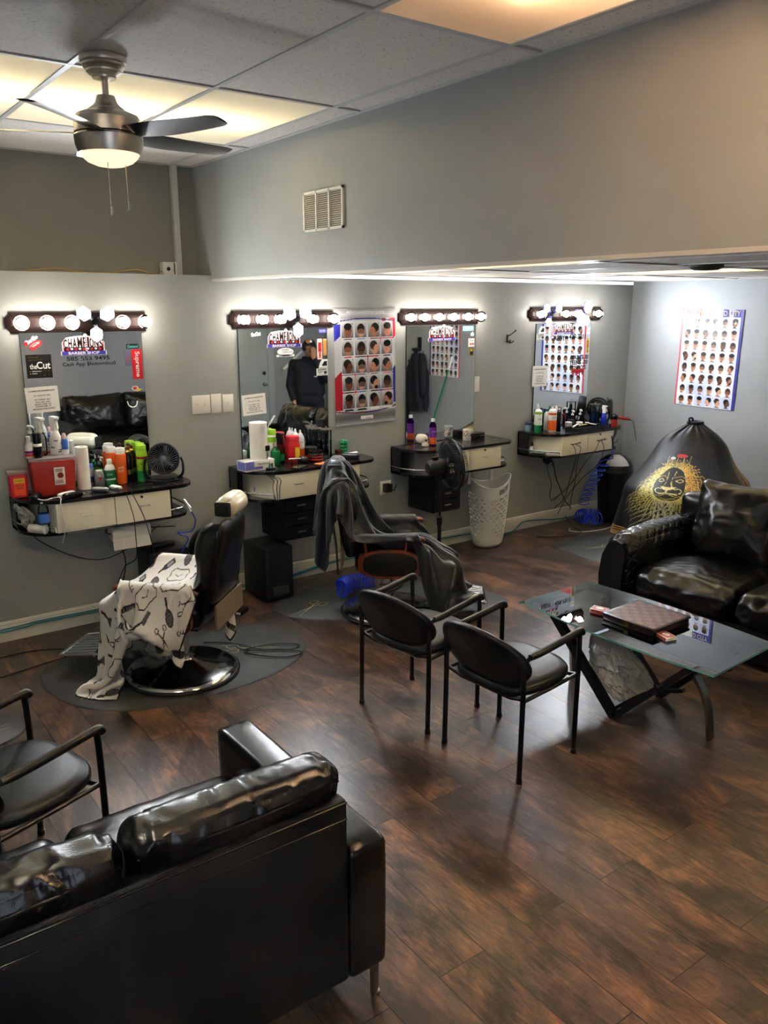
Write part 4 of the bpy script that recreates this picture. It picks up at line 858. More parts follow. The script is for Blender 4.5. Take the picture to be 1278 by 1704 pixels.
# ================================================================ black tubular armchairs
def armchair(label, loc, rz):
    t = thing('waiting_chair', label, 'chair', loc, rz, 'black armchairs with oval backs')
    # local: +x forward, back legs at x=0, y=+-.24
    for s in (-1, 1):
        y = s*.237
        q = MB(); q.tube([(.0, y, 0), (.004, y, .40), (.0, y, .52), (.0, y, .565), (.012, y, .590), (.035, y, .600)], .0125, 10, sm=3); q.lathe([(.015, 0), (.015, .02), (.012, .022)], (0, y, 0), 12); q.build('leg', 'black_metal', t)
        q = MB(); q.tube([(.405, y, 0), (.405, y, .40), (.402, y, .585), (.395, y, .62)], .0125, 10, sm=3); q.lathe([(.015, 0), (.015, .02), (.012, .022)], (.405, y, 0), 12); q.build('leg', 'black_metal', t)
        q = MB(); q.tube([(.425, y, .612), (.412, y, .628), (.385, y, .63), (.28, y, .618), (.15, y, .606), (.08, y, .602), (.04, y, .601)], [.014, .0165, .017, .017, .017, .0165, .014], 12, sm=4); q.build('armrest', 'black_metal', t)
    q = MB()
    for s in (-1, 1): q.tube([(.0, s*.237, .40), (.2, s*.237, .405), (.405, s*.237, .415)], .010, 8)
    q.tube([(.01, -.237, .41), (.02, -.15, .385), (.02, .15, .385), (.01, .237, .41)], .010, 8); q.tube([(.40, -.237, .41), (.38, -.15, .40), (.38, .15, .40), (.40, .237, .41)], .010, 8); q.build('seat_frame', 'black_metal', t)
    q = MB(); n = 40; G = []
    for j, (k, z) in enumerate([(0, .398), (.6, .398), (.93, .403), (1., .418), (1., .438), (.96, .452), (.82, .462), (.5, .466), (0, .467)]):
        G.append([(.21+.225*k*np.sign(math.cos(a))*abs(math.cos(a))**.72+.0, .238*k*np.sign(math.sin(a))*abs(math.sin(a))**.60, z+.012*(math.cos(a)*k)*(.5) - .010*max(0, -math.cos(a)*k)) for a in np.linspace(0, 2*PI, n, endpoint=False)])
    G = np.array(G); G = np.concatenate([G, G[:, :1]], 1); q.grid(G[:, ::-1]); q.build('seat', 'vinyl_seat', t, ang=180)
    q = MB(); G = []
    for (k, d) in [(0, -.024), (.7, -.024), (.94, -.021), (1, -.008), (1, .006), (.94, .018), (.7, .024), (0, .026)]:
        G.append([(-.012-.035*(-1)*0+d+.05*abs(math.sin(a)*k)**2.2-.02-(.10*(math.cos(a)*k)*.6), .262*k*math.sin(a), .565+.152*k*math.cos(a)) for a in np.linspace(0, 2*PI, 49)])
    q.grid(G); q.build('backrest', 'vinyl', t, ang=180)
    q = MB()
    for s in (-1, 1):
        for z in (.53, .565): q.cyl((-.022, s*.222, z), .006, .006, 10, ax='x')
    q.build('bolt', 'dark_metal', t); return t
armchair('black tubular armchair with oval back, left of the two middle chairs', (2.355, 3.139, 0), .17)
armchair('black tubular armchair with oval back, nearest the glass table', (2.427, 2.55, 0), .085)
armchair('black tubular armchair at the left edge behind the near sofa', (.285, 2.86, 0), .30)
# ================================================================ glass coffee table
t = thing('coffee_table', 'glass coffee table with crossed black and chrome legs', 'table', (3.53, 2.5, 0))
q = MB(); zt = .462; xs0, xs1, y0, y1 = -.315, .30, -.60, .615
out = [(xs0+.01, y1)]+[(xs0+.01+.03-.045*math.sin(PI*u)-.0, y1+(y0-y1)*u) for u in np.linspace(0.02, .98, 14)]+[(xs0+.04, y0), (xs1, y0+.03)]+[(xs1+.035*math.sin(PI*u), y0+.03+(y1-y0-.03)*u) for u in np.linspace(.04, .96, 12)]+[(xs1, y1)]
n = len(out); q.add([(p[0], p[1], zt) for p in out], [tuple(range(n))], 0); q.add([(p[0], p[1], zt-.011) for p in out], [tuple(range(n))[::-1]], 0)
q.add([(p[0], p[1], zt-.011) for p in out]+[(p[0], p[1], zt) for p in out], [(i, (i+1) % n, (i+1) % n+n, i+n) for i in range(n)], 1)
q.build('glass_top', ['table_glass', 'glass_edge'], t, smooth=False)
def bar(pts, w, h, m, nm, par=t):
    q = MB(); P = crom([Vector(p) for p in pts], 6) if len(pts) > 2 else [Vector(p) for p in pts]; G = []
    for i, p in enumerate(P):
        d = (P[min(i+1, len(P)-1)]-P[max(i-1, 0)]).normalized(); a = Vector((1, 0, 0)) if abs(d.x) < .9 else Vector((0, 1, 0)); b = d.cross(a).normalized(); a = b.cross(d)
        G.append([(p+a*w+b*h)[:], (p-a*w+b*h)[:], (p-a*w-b*h)[:], (p+a*w-b*h)[:], (p+a*w+b*h)[:]])
    q.grid(G); q.add([G[0][k] for k in range(4)], [(0, 1, 2, 3)]); q.add([G[-1][k] for k in range(4)], [(3, 2, 1, 0)]); return q.build(nm, m, par, ang=25)
K('chrome_dk', rgb(150, 150, 150), .18, 1)
# two V-shaped black frames (front and back) meeting at the floor, plus two curved chrome legs
for x in (-.25, .15):
    bar([(x, .39, .445), (x, -.054, .016)], .018, .024, 'black_metal', 'leg')
    bar([(x, -.054, .016), (x, -.47, .445)], .018, .016, 'black_metal', 'leg')
    bar([(x+.03, -.02, .03), (x+.03, -.22, .205), (x+.03, -.42, .30)], .012, .009, 'black_metal', 'brace')
for s_, x in ((-1, -.08), (1, -.05)):
    bar([(x-.03, s_*.10-.05, .448), (x-.03, s_*.24-.03, .43), (x-.02, s_*.37-.02, .35), (x+.01, s_*.44-.02, .20), (x+.045, s_*.455-.02, .004)], .022, .009, 'chrome_dk', 'leg')
bar([(-.25, .35, .40), (.15, .35, .40)], .010, .008, 'black_metal', 'crossbar'); bar([(-.25, -.40, .37), (.15, -.40, .37)], .010, .008, 'black_metal', 'crossbar')
q = MB(); q.cyl((-.285, .30, .345), .009, .02, 12, ax='x'); q.build('bolt', 'chrome', t); q = MB(); q.cyl((-.285, -.32, .30), .009, .02, 12, ax='x'); q.build('bolt', 'chrome', t)
# chessboard box and cards on the table
t = thing('chess_box', 'dark wooden chessboard box lying on the glass table', 'board game', (3.56, 2.50, zt+.0005), .02)
q = MB(); q.box(-.158, .158, -.158, .158, 0, .026, r=.004); q.build('box_base', K('darkwood', rgb(40, 24, 20), .35, coat=.2), t)
q = MB(); q.box(-.164, .164, -.164, .164, .028, .040, r=.003); q.build('lid', 'darkwood', t)
q = MB(); K('sq_a', rgb(108, 74, 62), .4, var=.15, vs=30); K('sq_b', rgb(84, 52, 46), .4, var=.15, vs=30)
for i in range(8):
    for j in range(8):
        a, b = -.148+i*.037, -.148+j*.037; q.add([(a, b, .0404), (a+.037, b, .0404), (a+.037, b+.037, .0404), (a, b+.037, .0404)], [(0, 1, 2, 3)], (i+j) % 2)
q.build('playing_board', ['sq_a', 'sq_b'], t, smooth=False)
q = MB(); q.box(-.168, -.164, -.012, .012, .012, .03); q.build('latch', 'gold', t)
K('cardred', rgb(170, 50, 50), .4); 
for lb, x, y, rz, h in (('red and white card pack on the table beyond the chessboard', 3.47, 2.735, .3, .022), ('red and white card pack on the table in front of the chessboard', 3.455, 2.30, -.25, .018)):
    t = thing('card_pack', lb, 'playing cards', (x, y, zt+.0005), rz, 'packs of playing cards'); q = MB(); q.box(-.032, .032, -.045, .045, 0, h, r=.002); q.build('box_body', 'paper', t)
    q = MB(); q.box(-.027, .027, -.040, .040, h, h+.0006); q.box(-.0325, -.032, -.04, .04, .003, h-.003); q.build('print', 'cardred', t, smooth=False)
    q = MB(); q.sph((0, 0, h+.0007), .016, .022, .0004, 8); q.build('emblem', 'paper', t)
# crumpled plastic bag hanging in the table frame
q = MB(); nU, nV = 72, 60; G = []
for j in range(nV):
    v = j/(nV-1); row = []
    cy_ = 2.5+.20-.23*v**1.1; cz_ = .41-.35*v; rx = .04+.10*math.sin(min(1, v*1.15)*PI*.62)+.02*v; ry = .03+.125*math.sin(v*PI*.75)
    if v > .9: rx *= 1-(v-.9)*3; ry *= 1-(v-.9)*5
    for i in range(nU):
        a = 2*PI*i/nU; n_ = noise.noise(Vector((math.cos(a)*1.6, math.sin(a)*1.6, v*4)))+.5*noise.noise(Vector((math.cos(a)*4, math.sin(a)*4, v*9+3)))
        n_ = abs(n_)*.5+.35*abs(noise.noise(Vector((math.cos(a)*7, math.sin(a)*7, v*14)))); k = 1-.62*n_; row.append((3.44+rx*k*math.cos(a)+.02*v, cy_+ry*k*math.sin(a)+.03*n_, cz_+(.018 if v > .02 else .03*math.sin(3*a))*n_*2))
    row.append(row[0]); G.append(row)
q.grid(G); tag(q.build('plastic_bag', 'bag', ang=60), 'crumpled translucent plastic bag hanging inside the table legs', 'bag')
# ================================================================ barber chairs
def barber_chair(label, loc, rz, seat='leather', head=True, shell='tan', legpad=True, rails=False):
    t = thing('barber_chair', label, 'barber chair', loc, rz, 'hydraulic barber chairs')
    q = MB(); q.lathe([(.335, .004), (.338, .012), (.330, .020), (.322, .021)], seg=56, cap=False); q.build('rubber_ring', 'rubber_b', t)
    q = MB(); q.lathe([(.322, .018), (.315, .030), (.29, .040), (.20, .055), (.11, .075), (.075, .088), (.068, .095), (.066, .10)], seg=56); q.build('base_plate', 'chrome', t, ang=40)
    q = MB(); q.lathe([(.050, .09), (.050, .30), (.040, .30), (.040, .34)], seg=32); q.build('column', 'chrome', t, ang=30)
    q = MB(); q.box(-.18, .20, -.16, .16, .325, .345, r=.004); q.tube([(.20, -.12, .335), (.34, -.12, .27), (.44, -.12, .20)], .012, 8); q.tube([(.20, .12, .335), (.34, .12, .27), (.44, .12, .20)], .012, 8); q.build('underframe', 'black_metal', t)
    q = MB(); q.tube([(.0, -.05, .15), (.06, -.18, .22), (.10, -.26, .28), (.07, -.29, .30), (-.05, -.29, .29)], .008, 8, sm=4); q.build('pump_lever', 'black_metal', t)
    q = MB(); q.soft((.03, 0, .42), (.25, .22, .075), .055, (.0, 0, .02), .003, 4, 20, 1); q.build('seat', seat, t, ang=180)
    for s in (-1, 1):
        y = s*.262
        def D_(k): return [(.02+(.215 if math.cos(a) > 0 else .215)*k*np.sign(math.cos(a))*abs(math.cos(a))**.75, .425+.098*k*np.sign(math.sin(a))*abs(math.sin(a))**.75) for a in np.linspace(0, 2*PI, 36, endpoint=False)]
        q = MB(); q.prism(D_(1.0), y-.018, y+.018, ax='y'); p = q.build('side_panel', 'redwood', t, ang=40)
        q = MB(); n = 36; A, B = D_(.84), D_(.70); v = [(x_, y+s*.018, z_) for x_, z_ in A]+[(x_, y+s*.027, z_) for x_, z_ in B]; q.add(v, [(i, (i+1) % n, (i+1) % n+n, i+n) for i in range(n)]+[tuple(range(n, 2*n))]); q.build('side_cushion', 'leather_b', p, ang=60)
        q = MB(); q.tube([(-.24, y, .585), (-.15, y, .60), (.10, y, .605), (.22, y, .600), (.245, y, .585)], [.014, .02, .024, .022, .015], 12, sm=4, flat=.7); q.tube([(.12, y, .50), (.13, y, .59)], .010, 8); q.tube([(-.14, y, .50), (-.15, y, .59)], .010, 8); q.build('armrest', 'redwood', t)
    # backrest: padded, lumbar bulge, reclined
    G = []; rec = .16
    for j in range(21):
        v = j/20; z = .46+.50*v; dep = .070+.034*math.exp(-((v-.72)/.22)**2)+.020*math.exp(-((v-.25)/.15)**2); hw = .225*(1-.10*v**3)
        if v > .9: dep *= 1-((v-.9)/.1)**2*.45; hw *= 1-((v-.9)/.1)**2*.12
        if v < .06: dep *= .75+v*4
        xb = -.255-rec*(z-.46); row = []
        for a in np.linspace(0, 2*PI, 40, endpoint=False):
            c_, s_ = math.cos(a), math.sin(a); row.append((xb+(dep*1.35 if c_ > 0 else dep*.55)*np.sign(c_)*abs(c_)**.7, hw*np.sign(s_)*abs(s_)**.55, z+.012*(1 if v > .97 else 0)*0))
        row.append(row[0]); G.append(row)
    q = MB(); q.grid(G); q.add(G[0][:-1], [tuple(range(40))]); q.add(G[-1][:-1], [tuple(range(40))[::-1]]); q.build('backrest', seat, t, ang=60)
    q = MB(); q.prism([(-.21, .36), (.21, .36), (.205, .50), (-.205, .50)], -.318, -.306, ax='x'); o = q.build('back_shell', shell, t)
    for s in ((-1, 1) if rails else ()): q = MB(); q.tube([(-.392, s*.17, .90), (-.345, s*.17, .52), (-.335, s*.17, .32)], .012, 6, flat=.6); q.build('back_rail', 'black_metal', t)
    if head:
        q = MB(); q.tube([(-.345, -.05, .86), (-.365, -.05, 1.0)], .008, 8); q.tube([(-.345, .05, .86), (-.365, .05, 1.0)], .008, 8); q.build('headrest_post', 'steel', t)
        q = MB(); q.T = Matrix.Translation((-.352, 0, 1.03)); q.soft((0, 0, 0), (.058, .135, .056), .050, (.01, 0, .01), .001, 4, 16, 1); hd = q.build('headrest', 'headrest', t, ang=180)
        q = MB(); q.T = Matrix.Translation((-.352, 0, 1.03)); q.soft((0, -.134, 0), (.046, .008, .040), .0075, n=6); q.build('end_cap', 'black_pl', hd, ang=180); q = MB(); q.T = Matrix.Translation((-.352, 0, 1.03)); q.soft((0, .134, 0), (.046, .008, .040), .0075, n=6); q.build('end_cap', 'black_pl', hd, ang=180)
    if legpad: q = MB(); q.soft((.345, 0, .27), (.025, .17, .13), .02, (.006, 0, 0), .002, 5, 14, 2, shape=lambda P: P+np.stack([(.34-P[:, 2])*.35, 0*P[:, 0], 0*P[:, 0]], 1)); q.build('leg_pad', seat, t, ang=180)
    # footrest: chromed tray with ribs
    fx = .56; q = MB(); q.T = Matrix.Translation((fx, 0, .135))@Matrix.Rotation(.12, 4, 'Y')
    q.tube([(-.12, -.17, 0), (-.12, .17, 0), (-.11, .18, 0), (.11, .16, 0), (.12, .15, 0), (.12, -.15, 0), (.11, -.16, 0), (-.11, -.18, 0)], .009, 8, closed=True)
    f_ = q.build('footrest', 'chrome', t)
    q = MB(); q.T = Matrix.Translation((fx, 0, .135))@Matrix.Rotation(.12, 4, 'Y'); q.box(-.115, .115, -.168, .168, -.004, .001); q.build('tray', 'silver', f_, smooth=False)
    q = MB(); q.T = Matrix.Translation((fx, 0, .135))@Matrix.Rotation(.12, 4, 'Y')
    for k in range(8): q.box(-.10, .10, -.148+k*.040, -.132+k*.040, .001, .006, r=.002)
    q.build('rib', 'chrome', f_)
    q = MB(); q.tube([(.42, -.13, .20), (.46, -.15, .13)], .010, 8); q.tube([(.42, .13, .20), (.46, .15, .13)], .010, 8); q.cyl((fx, 0, .065), .016, .06, 12); q.build('footrest_arm', 'black_metal', f_)
    return t
C1 = ((1.675, 4.31, .009), math.radians(134)); C2 = ((3.25, 4.40, .009), math.radians(-38)); C4 = ((6.12, 4.05, .009), math.radians(203))
barber_chair('barber chair under the white printed cape, cream headrest', *C1)
barber_chair('barber chair with red-brown side panel under the plain black cape', *C2, rails=True)
barber_chair('barber chair hidden under the black lion cape', *C4, head=False)
# ================================================================ anti-fatigue mats with scissors emblem
K('matgold', rgb(150, 146, 104), .6)
def scissor_mat(label, P, emb, loc=(0, 0, 0)):
    t = thing('floor_mat', label, 'mat', loc, 0, 'grey salon floor mats'); Q_ = [p[:2] for p in crom([Vector((p[0], p[1], 0)) for p in P], 6, True)]
    q = MB(); cx, cy = np.mean([p[0] for p in Q_]), np.mean([p[1] for p in Q_]); n = len(Q_)
    v = [(p[0], p[1], .001) for p in Q_]+[(cx+(p[0]-cx)*.985, cy+(p[1]-cy)*.985, .008) for p in Q_]; q.add(v, [(i, (i+1) % n, (i+1) % n+n, i+n) for i in range(n)]+[tuple(range(n, 2*n))]); q.build('mat_body', 'rubber', t, ang=60)
    for (x, y, a, s) in emb:
        q = MB(); z = .0085; q.T = TR(x, y, z, 0, 0, a, s)
        for sg in (1, -1):
            q.tube([(-.04, sg*.012, 0), (-.0, 0, 0), (.16, -sg*.022, 0)], [.004, .006, .0015], 4, flat=.15); q.tube([(-.07+.03*math.cos(w), sg*.030+.022*math.sin(w), 0) for w in np.linspace(0, 2*PI, 14, endpoint=False)], .0035, 4, closed=True, flat=.15)
            q.tube([(-.04, sg*.012, 0), (-.05, sg*.020, 0)], .004, 4, flat=.15)
        q.tube([(-.10, .038, 0), (-.115, .05, 0), (-.125, .048, 0)], .003, 4, flat=.15); q.build('scissors_emblem', 'matgold', t, ang=60)
    return t
scissor_mat('grey rubber floor mat under the leftmost barber chair', [(1.0, 4.78), (.97, 4.50), (1.06, 4.22), (1.30, 4.00), (1.70, 3.93), (2.15, 3.98), (2.44, 4.18), (2.52, 4.45), (2.38, 4.74), (2.05, 4.82), (1.6, 4.95), (1.2, 4.93)], [(2.14, 4.40, math.radians(-25), 1.25), (1.19, 4.38, math.radians(60), 1.0)])
scissor_mat('grey rubber floor mat under the plain black cape chair', [(2.66, 4.98), (2.62, 4.75), (2.72, 4.60), (2.95, 4.36), (3.1, 4.06), (3.5, 3.92), (4.05, 4.02), (4.1, 4.3), (3.95, 4.60), (3.75, 4.95), (3.4, 5.14), (2.98, 5.14)], [(2.85, 4.78, math.radians(205), 1.2)])
scissor_mat('grey rubber floor mat under the lion cape chair', [(5.46, 4.86), (5.38, 4.62), (5.36, 4.22), (5.55, 3.75), (6.0, 3.5), (6.6, 3.6), (6.8, 4.1), (6.75, 4.6), (6.35, 4.86), (5.96, 4.90)], [(5.72, 4.55, math.radians(165), 1.1)])
scissor_mat('corner of a grey rubber floor mat at the left edge of the photo', [(.0, 4.5), (.45, 4.45), (.70, 4.38), (.79, 4.24), (.72, 4.1), (.55, 4.02), (.3, 3.95), (-.2, 3.9), (-.4, 4.2)], [(.55, 4.2, math.radians(10), 1.)])
# ================================================================ pedestal fan
t = thing('pedestal_fan', 'black pedestal fan standing between second and third counters', 'fan', (4.10, 4.86, 0))
q = MB(); q.lathe([(.185, .0), (.19, .008), (.18, .02), (.10, .028), (.03, .04), (.026, .07)], seg=40); q.build('base', 'grey_pl', t, ang=30)
q = MB(); q.cyl((0, 0, .05), .016, .38, 14); q.build('lower_pole', 'black_metal', t); q = MB(); q.cyl((0, 0, .40), .022, .07, 14, b=.004); q.build('collar', 'black_pl', t); q = MB(); q.cyl((0, 0, .45), .011, .36, 14); q.build('upper_pole', 'black_metal', t)
q = MB(); q.box(-.035, .035, -.03, .03, .77, .88, r=.012); q.build('neck', 'black_pl', t)
ha = math.radians(-12); HF = Matrix.Translation((0, 0, .875))@Matrix.Rotation(ha, 4, 'Z')@Matrix.Rotation(-.06, 4, 'Y')
q = MB(); q.T = HF; q.lathe([(.0, -.12), (.045, -.115), (.06, -.09), (.063, .03), (.05, .04)], (0, 0, 0), 20, ax='x'); q.box(-.07, -.02, -.012, .012, .06, .085, r=.005); q.build('motor', 'black_pl', t)
def cage(T, R, d0, d1, mat_, par, nr=64, hub=.05, wire=.0016):
    q = MB(); q.T = T
    for sg, dd in ((-1, d0), (1, d1)):
        for k in range(nr):
            a = 2*PI*k/nr; q.tube([(dd if sg > 0 else dd, hub*math.cos(a), hub*math.sin(a)), (dd*.96+.0, R*.55*math.cos(a+.12), R*.55*math.sin(a+.12)), ((d0+d1)/2+(dd-(d0+d1)/2)*.75, R*.9*math.cos(a+.18), R*.9*math.sin(a+.18)), ((d0+d1)/2, R*math.cos(a+.2), R*math.sin(a+.2))], wire, 3)
        for rr in (.38, .66, .9): 
            x_ = (d0+d1)/2+(dd-(d0+d1)/2)*(1 if rr < .7 else .75); q.tube([(x_, R*rr*math.cos(a), R*rr*math.sin(a)) for a in np.linspace(0, 2*PI, 36, endpoint=False)], wire*1.4, 4, closed=True)
        q.lathe([(0, dd+.002*sg), (hub, dd), (hub, dd-.004*sg)], seg=20, ax='x', cap=False)
    return q.build('wire_guard', mat_, par)
cage(HF, .205, .03, .16, 'black_pl', t)
q = MB(); q.T = HF; q.tube([(.095, .205*math.cos(a), .205*math.sin(a)) for a in np.linspace(0, 2*PI, 48, endpoint=False)], .011, 8, closed=True, flat=1); q.build('guard_rim', 'black_pl', t)
def blades(T, R, x, n, m, par, hubr=.035):
    for k in range(n):
        q = MB(); q.T = T@Matrix.Rotation(2*PI*k/n, 4, 'X'); G = []
        for j in range(8):
            u = j/7; r_ = hubr+(R-hubr)*u; w_ = math.radians(30+26*math.sin(u*PI*.6)); G.append([(x+.028*v, r_*math.cos(w_*v+.2*u), r_*math.sin(w_*v+.2*u)) for v in (-1, -.5, 0, .5, 1)])
        G = np.array(G); q.grid(G); q.grid(G[:, ::-1]+np.array([.002, 0, 0])); q.build('fan_blade', m, par, ang=180)
blades(HF, .175, .095, 5, K('smoke', rgb(40, 42, 46), .3), t)
# ================================================================ desk fans
K('grill_grey', rgb(120, 124, 128), .3, .5)
def desk_fan(label, x, y, z, rz, R=.105, tilt=-.1):
    t = thing('desk_fan', label, 'fan', (x, y, z), rz, 'small black round table fans')     # faces +x
    q = MB(); q.prism([(p[0]*1.0, p[1]) for p in arc(0, 0, .095, 0, 345, 23, .12)], 0, .018); q.prism([(p[0], p[1]) for p in arc(0.01, 0, .055, 0, 345, 23, .07)], .018, .024); q.build('base', 'black_pl', t, ang=30)
    for s in (-1, 1): q = MB(); q.tube([(0, s*(R*.80), .012), (-.004, s*(R+.016), .05), (-.004, s*(R+.018), .12), (0, s*(R+.006), R+.048)], [.02, .018, .014, .016], 10, sm=4, flat=.5); q.build('bracket_arm', 'black_pl', t)
    T = Matrix.Translation((0, 0, R+.048))@Matrix.Rotation(tilt, 4, 'Y')
    q = MB(); q.T = T; q.lathe([(R*.86, .045), (R*.95, .046), (R, .035), (R, -.01), (R*.93, -.04), (R*.7, -.055), (R*.5, -.058)], seg=40, ax='x', cap=False); q.lathe([(R*.86, .045), (R*.87, .0), (R*.80, -.03)], seg=40, ax='x', cap=False); q.build('housing', 'black_pl', t, ang=40)
    q = MB(); q.T = T; q.lathe([(0, .036), (R*.20, .034), (R*.24, .028)], seg=24, ax='x', cap=False); q.sph((.036, 0, 0), .002, R*.11, R*.035, 8, 1)
    for k in range(32):
        a = 2*PI*k/32; q.tube([(.030, R*.22*math.cos(a), R*.22*math.sin(a)), (.044, R*.58*math.cos(a+.35), R*.58*math.sin(a+.35)), (.044, R*.90*math.cos(a+.5), R*.90*math.sin(a+.5))], .0019, 3, sm=3)
    q.build('grille', ['grill_grey', 'silver'], t)
    q = MB(); q.T = T; q.lathe([(0, -.035), (R*.9, -.035)], seg=24, ax='x', cap=False); q.build('rear_cover', 'black_gloss', t)
    blades(T, R*.80, -.015, 3, 'black_gloss', t, .02); return t
desk_fan('round black table fan at the right end of the leftmost counter', 1.985, 5.20, .9655, math.radians(-112))
desk_fan('round black table fan at the right end of the last counter, by the mirror', 6.50, 5.32, .9655, math.radians(-128), tilt=-.15)
# ================================================================ laundry basket
t = thing('laundry_basket', 'white plastic laundry basket with oval holes standing by the wall', 'basket', (4.965, 5.215, 0))
q = MB(); NU, NV = 44, 17; R0, R1 = .138, .196; HB = .60
def bk(u, v, r=0):
    a = 2*PI*u; top = HB+.045*math.cos(2*a+.9)*1.0; z = .008+v*(top-.008); k = R0+(R1-R0)*v+.006*math.sin(v*PI)+r
    if v < .05: k -= .02*(1-v/.05)
    return (k*math.cos(a)*1.05, k*math.sin(a)*.88, z)
vs = []; fs = []; 
rows = 11; cols = 18
def cell(u0, u1, v0, v1, hole):
    K_ = 12; b = q.n; outer = []; inner = []
    for k in range(K_):
        a = 2*PI*k/K_; cx_, sx_ = math.cos(a), math.sin(a); m = max(abs(cx_), abs(sx_)); ou = (cx_/m*.5+.5, sx_/m*.5+.5); iu = (.5+.40*cx_, .5+.31*sx_)
        outer.append((u0+(u1-u0)*ou[0], v0+(v1-v0)*ou[1])); inner.append((u0+(u1-u0)*iu[0], v0+(v1-v0)*iu[1]))
    V_ = [bk(*p) for p in outer]+[bk(*p) for p in inner]+[bk(p[0], p[1], -.004) for p in inner]
    F_ = [(k, (k+1) % K_, (k+1) % K_+K_, k+K_) for k in range(K_)]
    if hole: F_ += [(k+K_, (k+1) % K_+K_, (k+1) % K_+2*K_, k+2*K_) for k in range(K_)]
    else: F_.append(tuple(range(K_, 2*K_)))
    q.add(V_, F_)
v0, v1 = .17, .82
for j in range(rows):
    for i in range(cols):
        off = .5*(j % 2); cell((i+off)/cols, (i+1+off)/cols, v0+(v1-v0)*j/rows, v0+(v1-v0)*(j+1)/rows, True)
for (a, b) in ((0, .04), (.04, .10), (.10, v0)): q.grid([[bk(i/44, a), bk(i/44, b)] for i in range(45)])
for i in range(44):
    u = i/44
    hh = (abs(((u+.5) % 1)-.77) < .05 or abs(u-.77+.0) < .045 or abs(u-.27) < .045)
    if not hh: q.grid([[bk(u, v1), bk(u, .88), bk(u, .95), bk(u, 1)], [bk(u+1/44, v1), bk(u+1/44, .88), bk(u+1/44, .95), bk(u+1/44, 1)]])
    else: q.grid([[bk(u, v1), bk(u, .87)], [bk(u+1/44, v1), bk(u+1/44, .87)]]); q.grid([[bk(u, .955), bk(u, 1)], [bk(u+1/44, .955), bk(u+1/44, 1)]])
q.tube([bk(i/60, 1) for i in range(60)], .005, 6, closed=True); q.add([bk(i/44, 0) for i in range(44)], [tuple(range(44))])
q.build('basket_body', 'white_pl', t, ang=60)
# ================================================================ bins and subwoofer
K('flapgrey', rgb(196, 196, 198), .3)
def swing_bin(label, x, y, R, H_, rz=0, lid='flapgrey'):
    t = thing('trash_can', label, 'trash can', (x, y, 0), rz, 'black round swing-top bins')
    q = MB(); q.lathe([(R*.78, 0), (R*.80, .01), (R, H_*.80), (R*1.02, H_*.80)], seg=36); q.build('body', 'black_pl', t, ang=40)
    dome = lambda az, el, k=1.: (R*1.03*k*math.cos(el)*math.cos(az), R*1.03*k*math.cos(el)*math.sin(az), H_*.83+.15*k*math.sin(el))
    q = MB(); q.lathe([(R*1.05, H_*.79), (R*1.06, H_*.82), (R*1.03, H_*.83)]+[(R*1.03*math.cos(e), H_*.83+.15*math.sin(e)) for e in np.linspace(.1, PI/2, 9)], seg=36, cap=False); q.build('lid', 'black_pl', t, ang=60)
    q = MB(); q.grid([[dome(az, el, 1.012) for el in np.linspace(.35, 1.35, 9)] for az in np.linspace(-.75, .75, 12)]); q.build('flap', lid, t, ang=60); return t
swing_bin('black round trash can with silver flap beside the last counter', 6.58, 5.12, .17, .64, math.radians(228))
swing_bin('dark grey round trash can between the first and second counters', 2.30, 5.20, .16, .54, math.radians(240), 'grey_pl')
t = thing('subwoofer', 'black subwoofer box on the floor under the second counter', 'speaker', (2.76, 5.20, 0))
q = MB(); q.box(-.125, .10, -.15, .20, .008, .40, r=.006); q.build('cabinet', K('vinylwood', rgb(26, 25, 24), .5, bump=.1, bs=30), t)
q = MB(); q.box(-.09, .075, -.156, -.151, .14, .38, r=.002); q.build('grille_cloth', 'rubber_b', t)
q = MB(); q.box(-.07, .06, -.153, -.149, .04, .11); q.prism([(-.06, .045), (.05, .045), (.05, .075), (-.06, .06)], -.1545, -.153, 0, 'y'); q.build('bass_port', 'rubber', t)
q = MB(); [q.cyl((a, b, 0), .012, .01, 10) for a in (-.1, .08) for b in (-.12, .17)]; q.build('foot', 'rubber_b', t)
# hanging drawer units below counters two and three
for k, (x, lb) in enumerate(((2.96, 'small black three-drawer box hanging under the second counter'), (4.37, 'small black three-drawer box hanging under the third counter'))):
    t = thing('drawer_organizer', lb, 'drawer unit', (x, 5.245, .425), 0, 'black three-drawer organizers')
    q = MB(); q.box(-.15, .15, -.15, .18, 0, .31, r=.006); q.build('case', 'black_pl', t)
    for j in range(3):
        q = MB(); q.box(-.14, .14, -.165, -.151, .012+j*.10, .102+j*.10, r=.003); d = q.build('drawer', 'black_pl', t); q = MB(); q.box(-.035, .035, -.174, -.166, .055+j*.10, .066+j*.10, r=.003); q.build('handle', 'silver', d)
        for s in (-1,): q = MB(); q.box(-.1515, -.150, -.12, .14, .025+j*.10, .09+j*.10); q.build('side_recess', 'rubber_b', d, smooth=False)
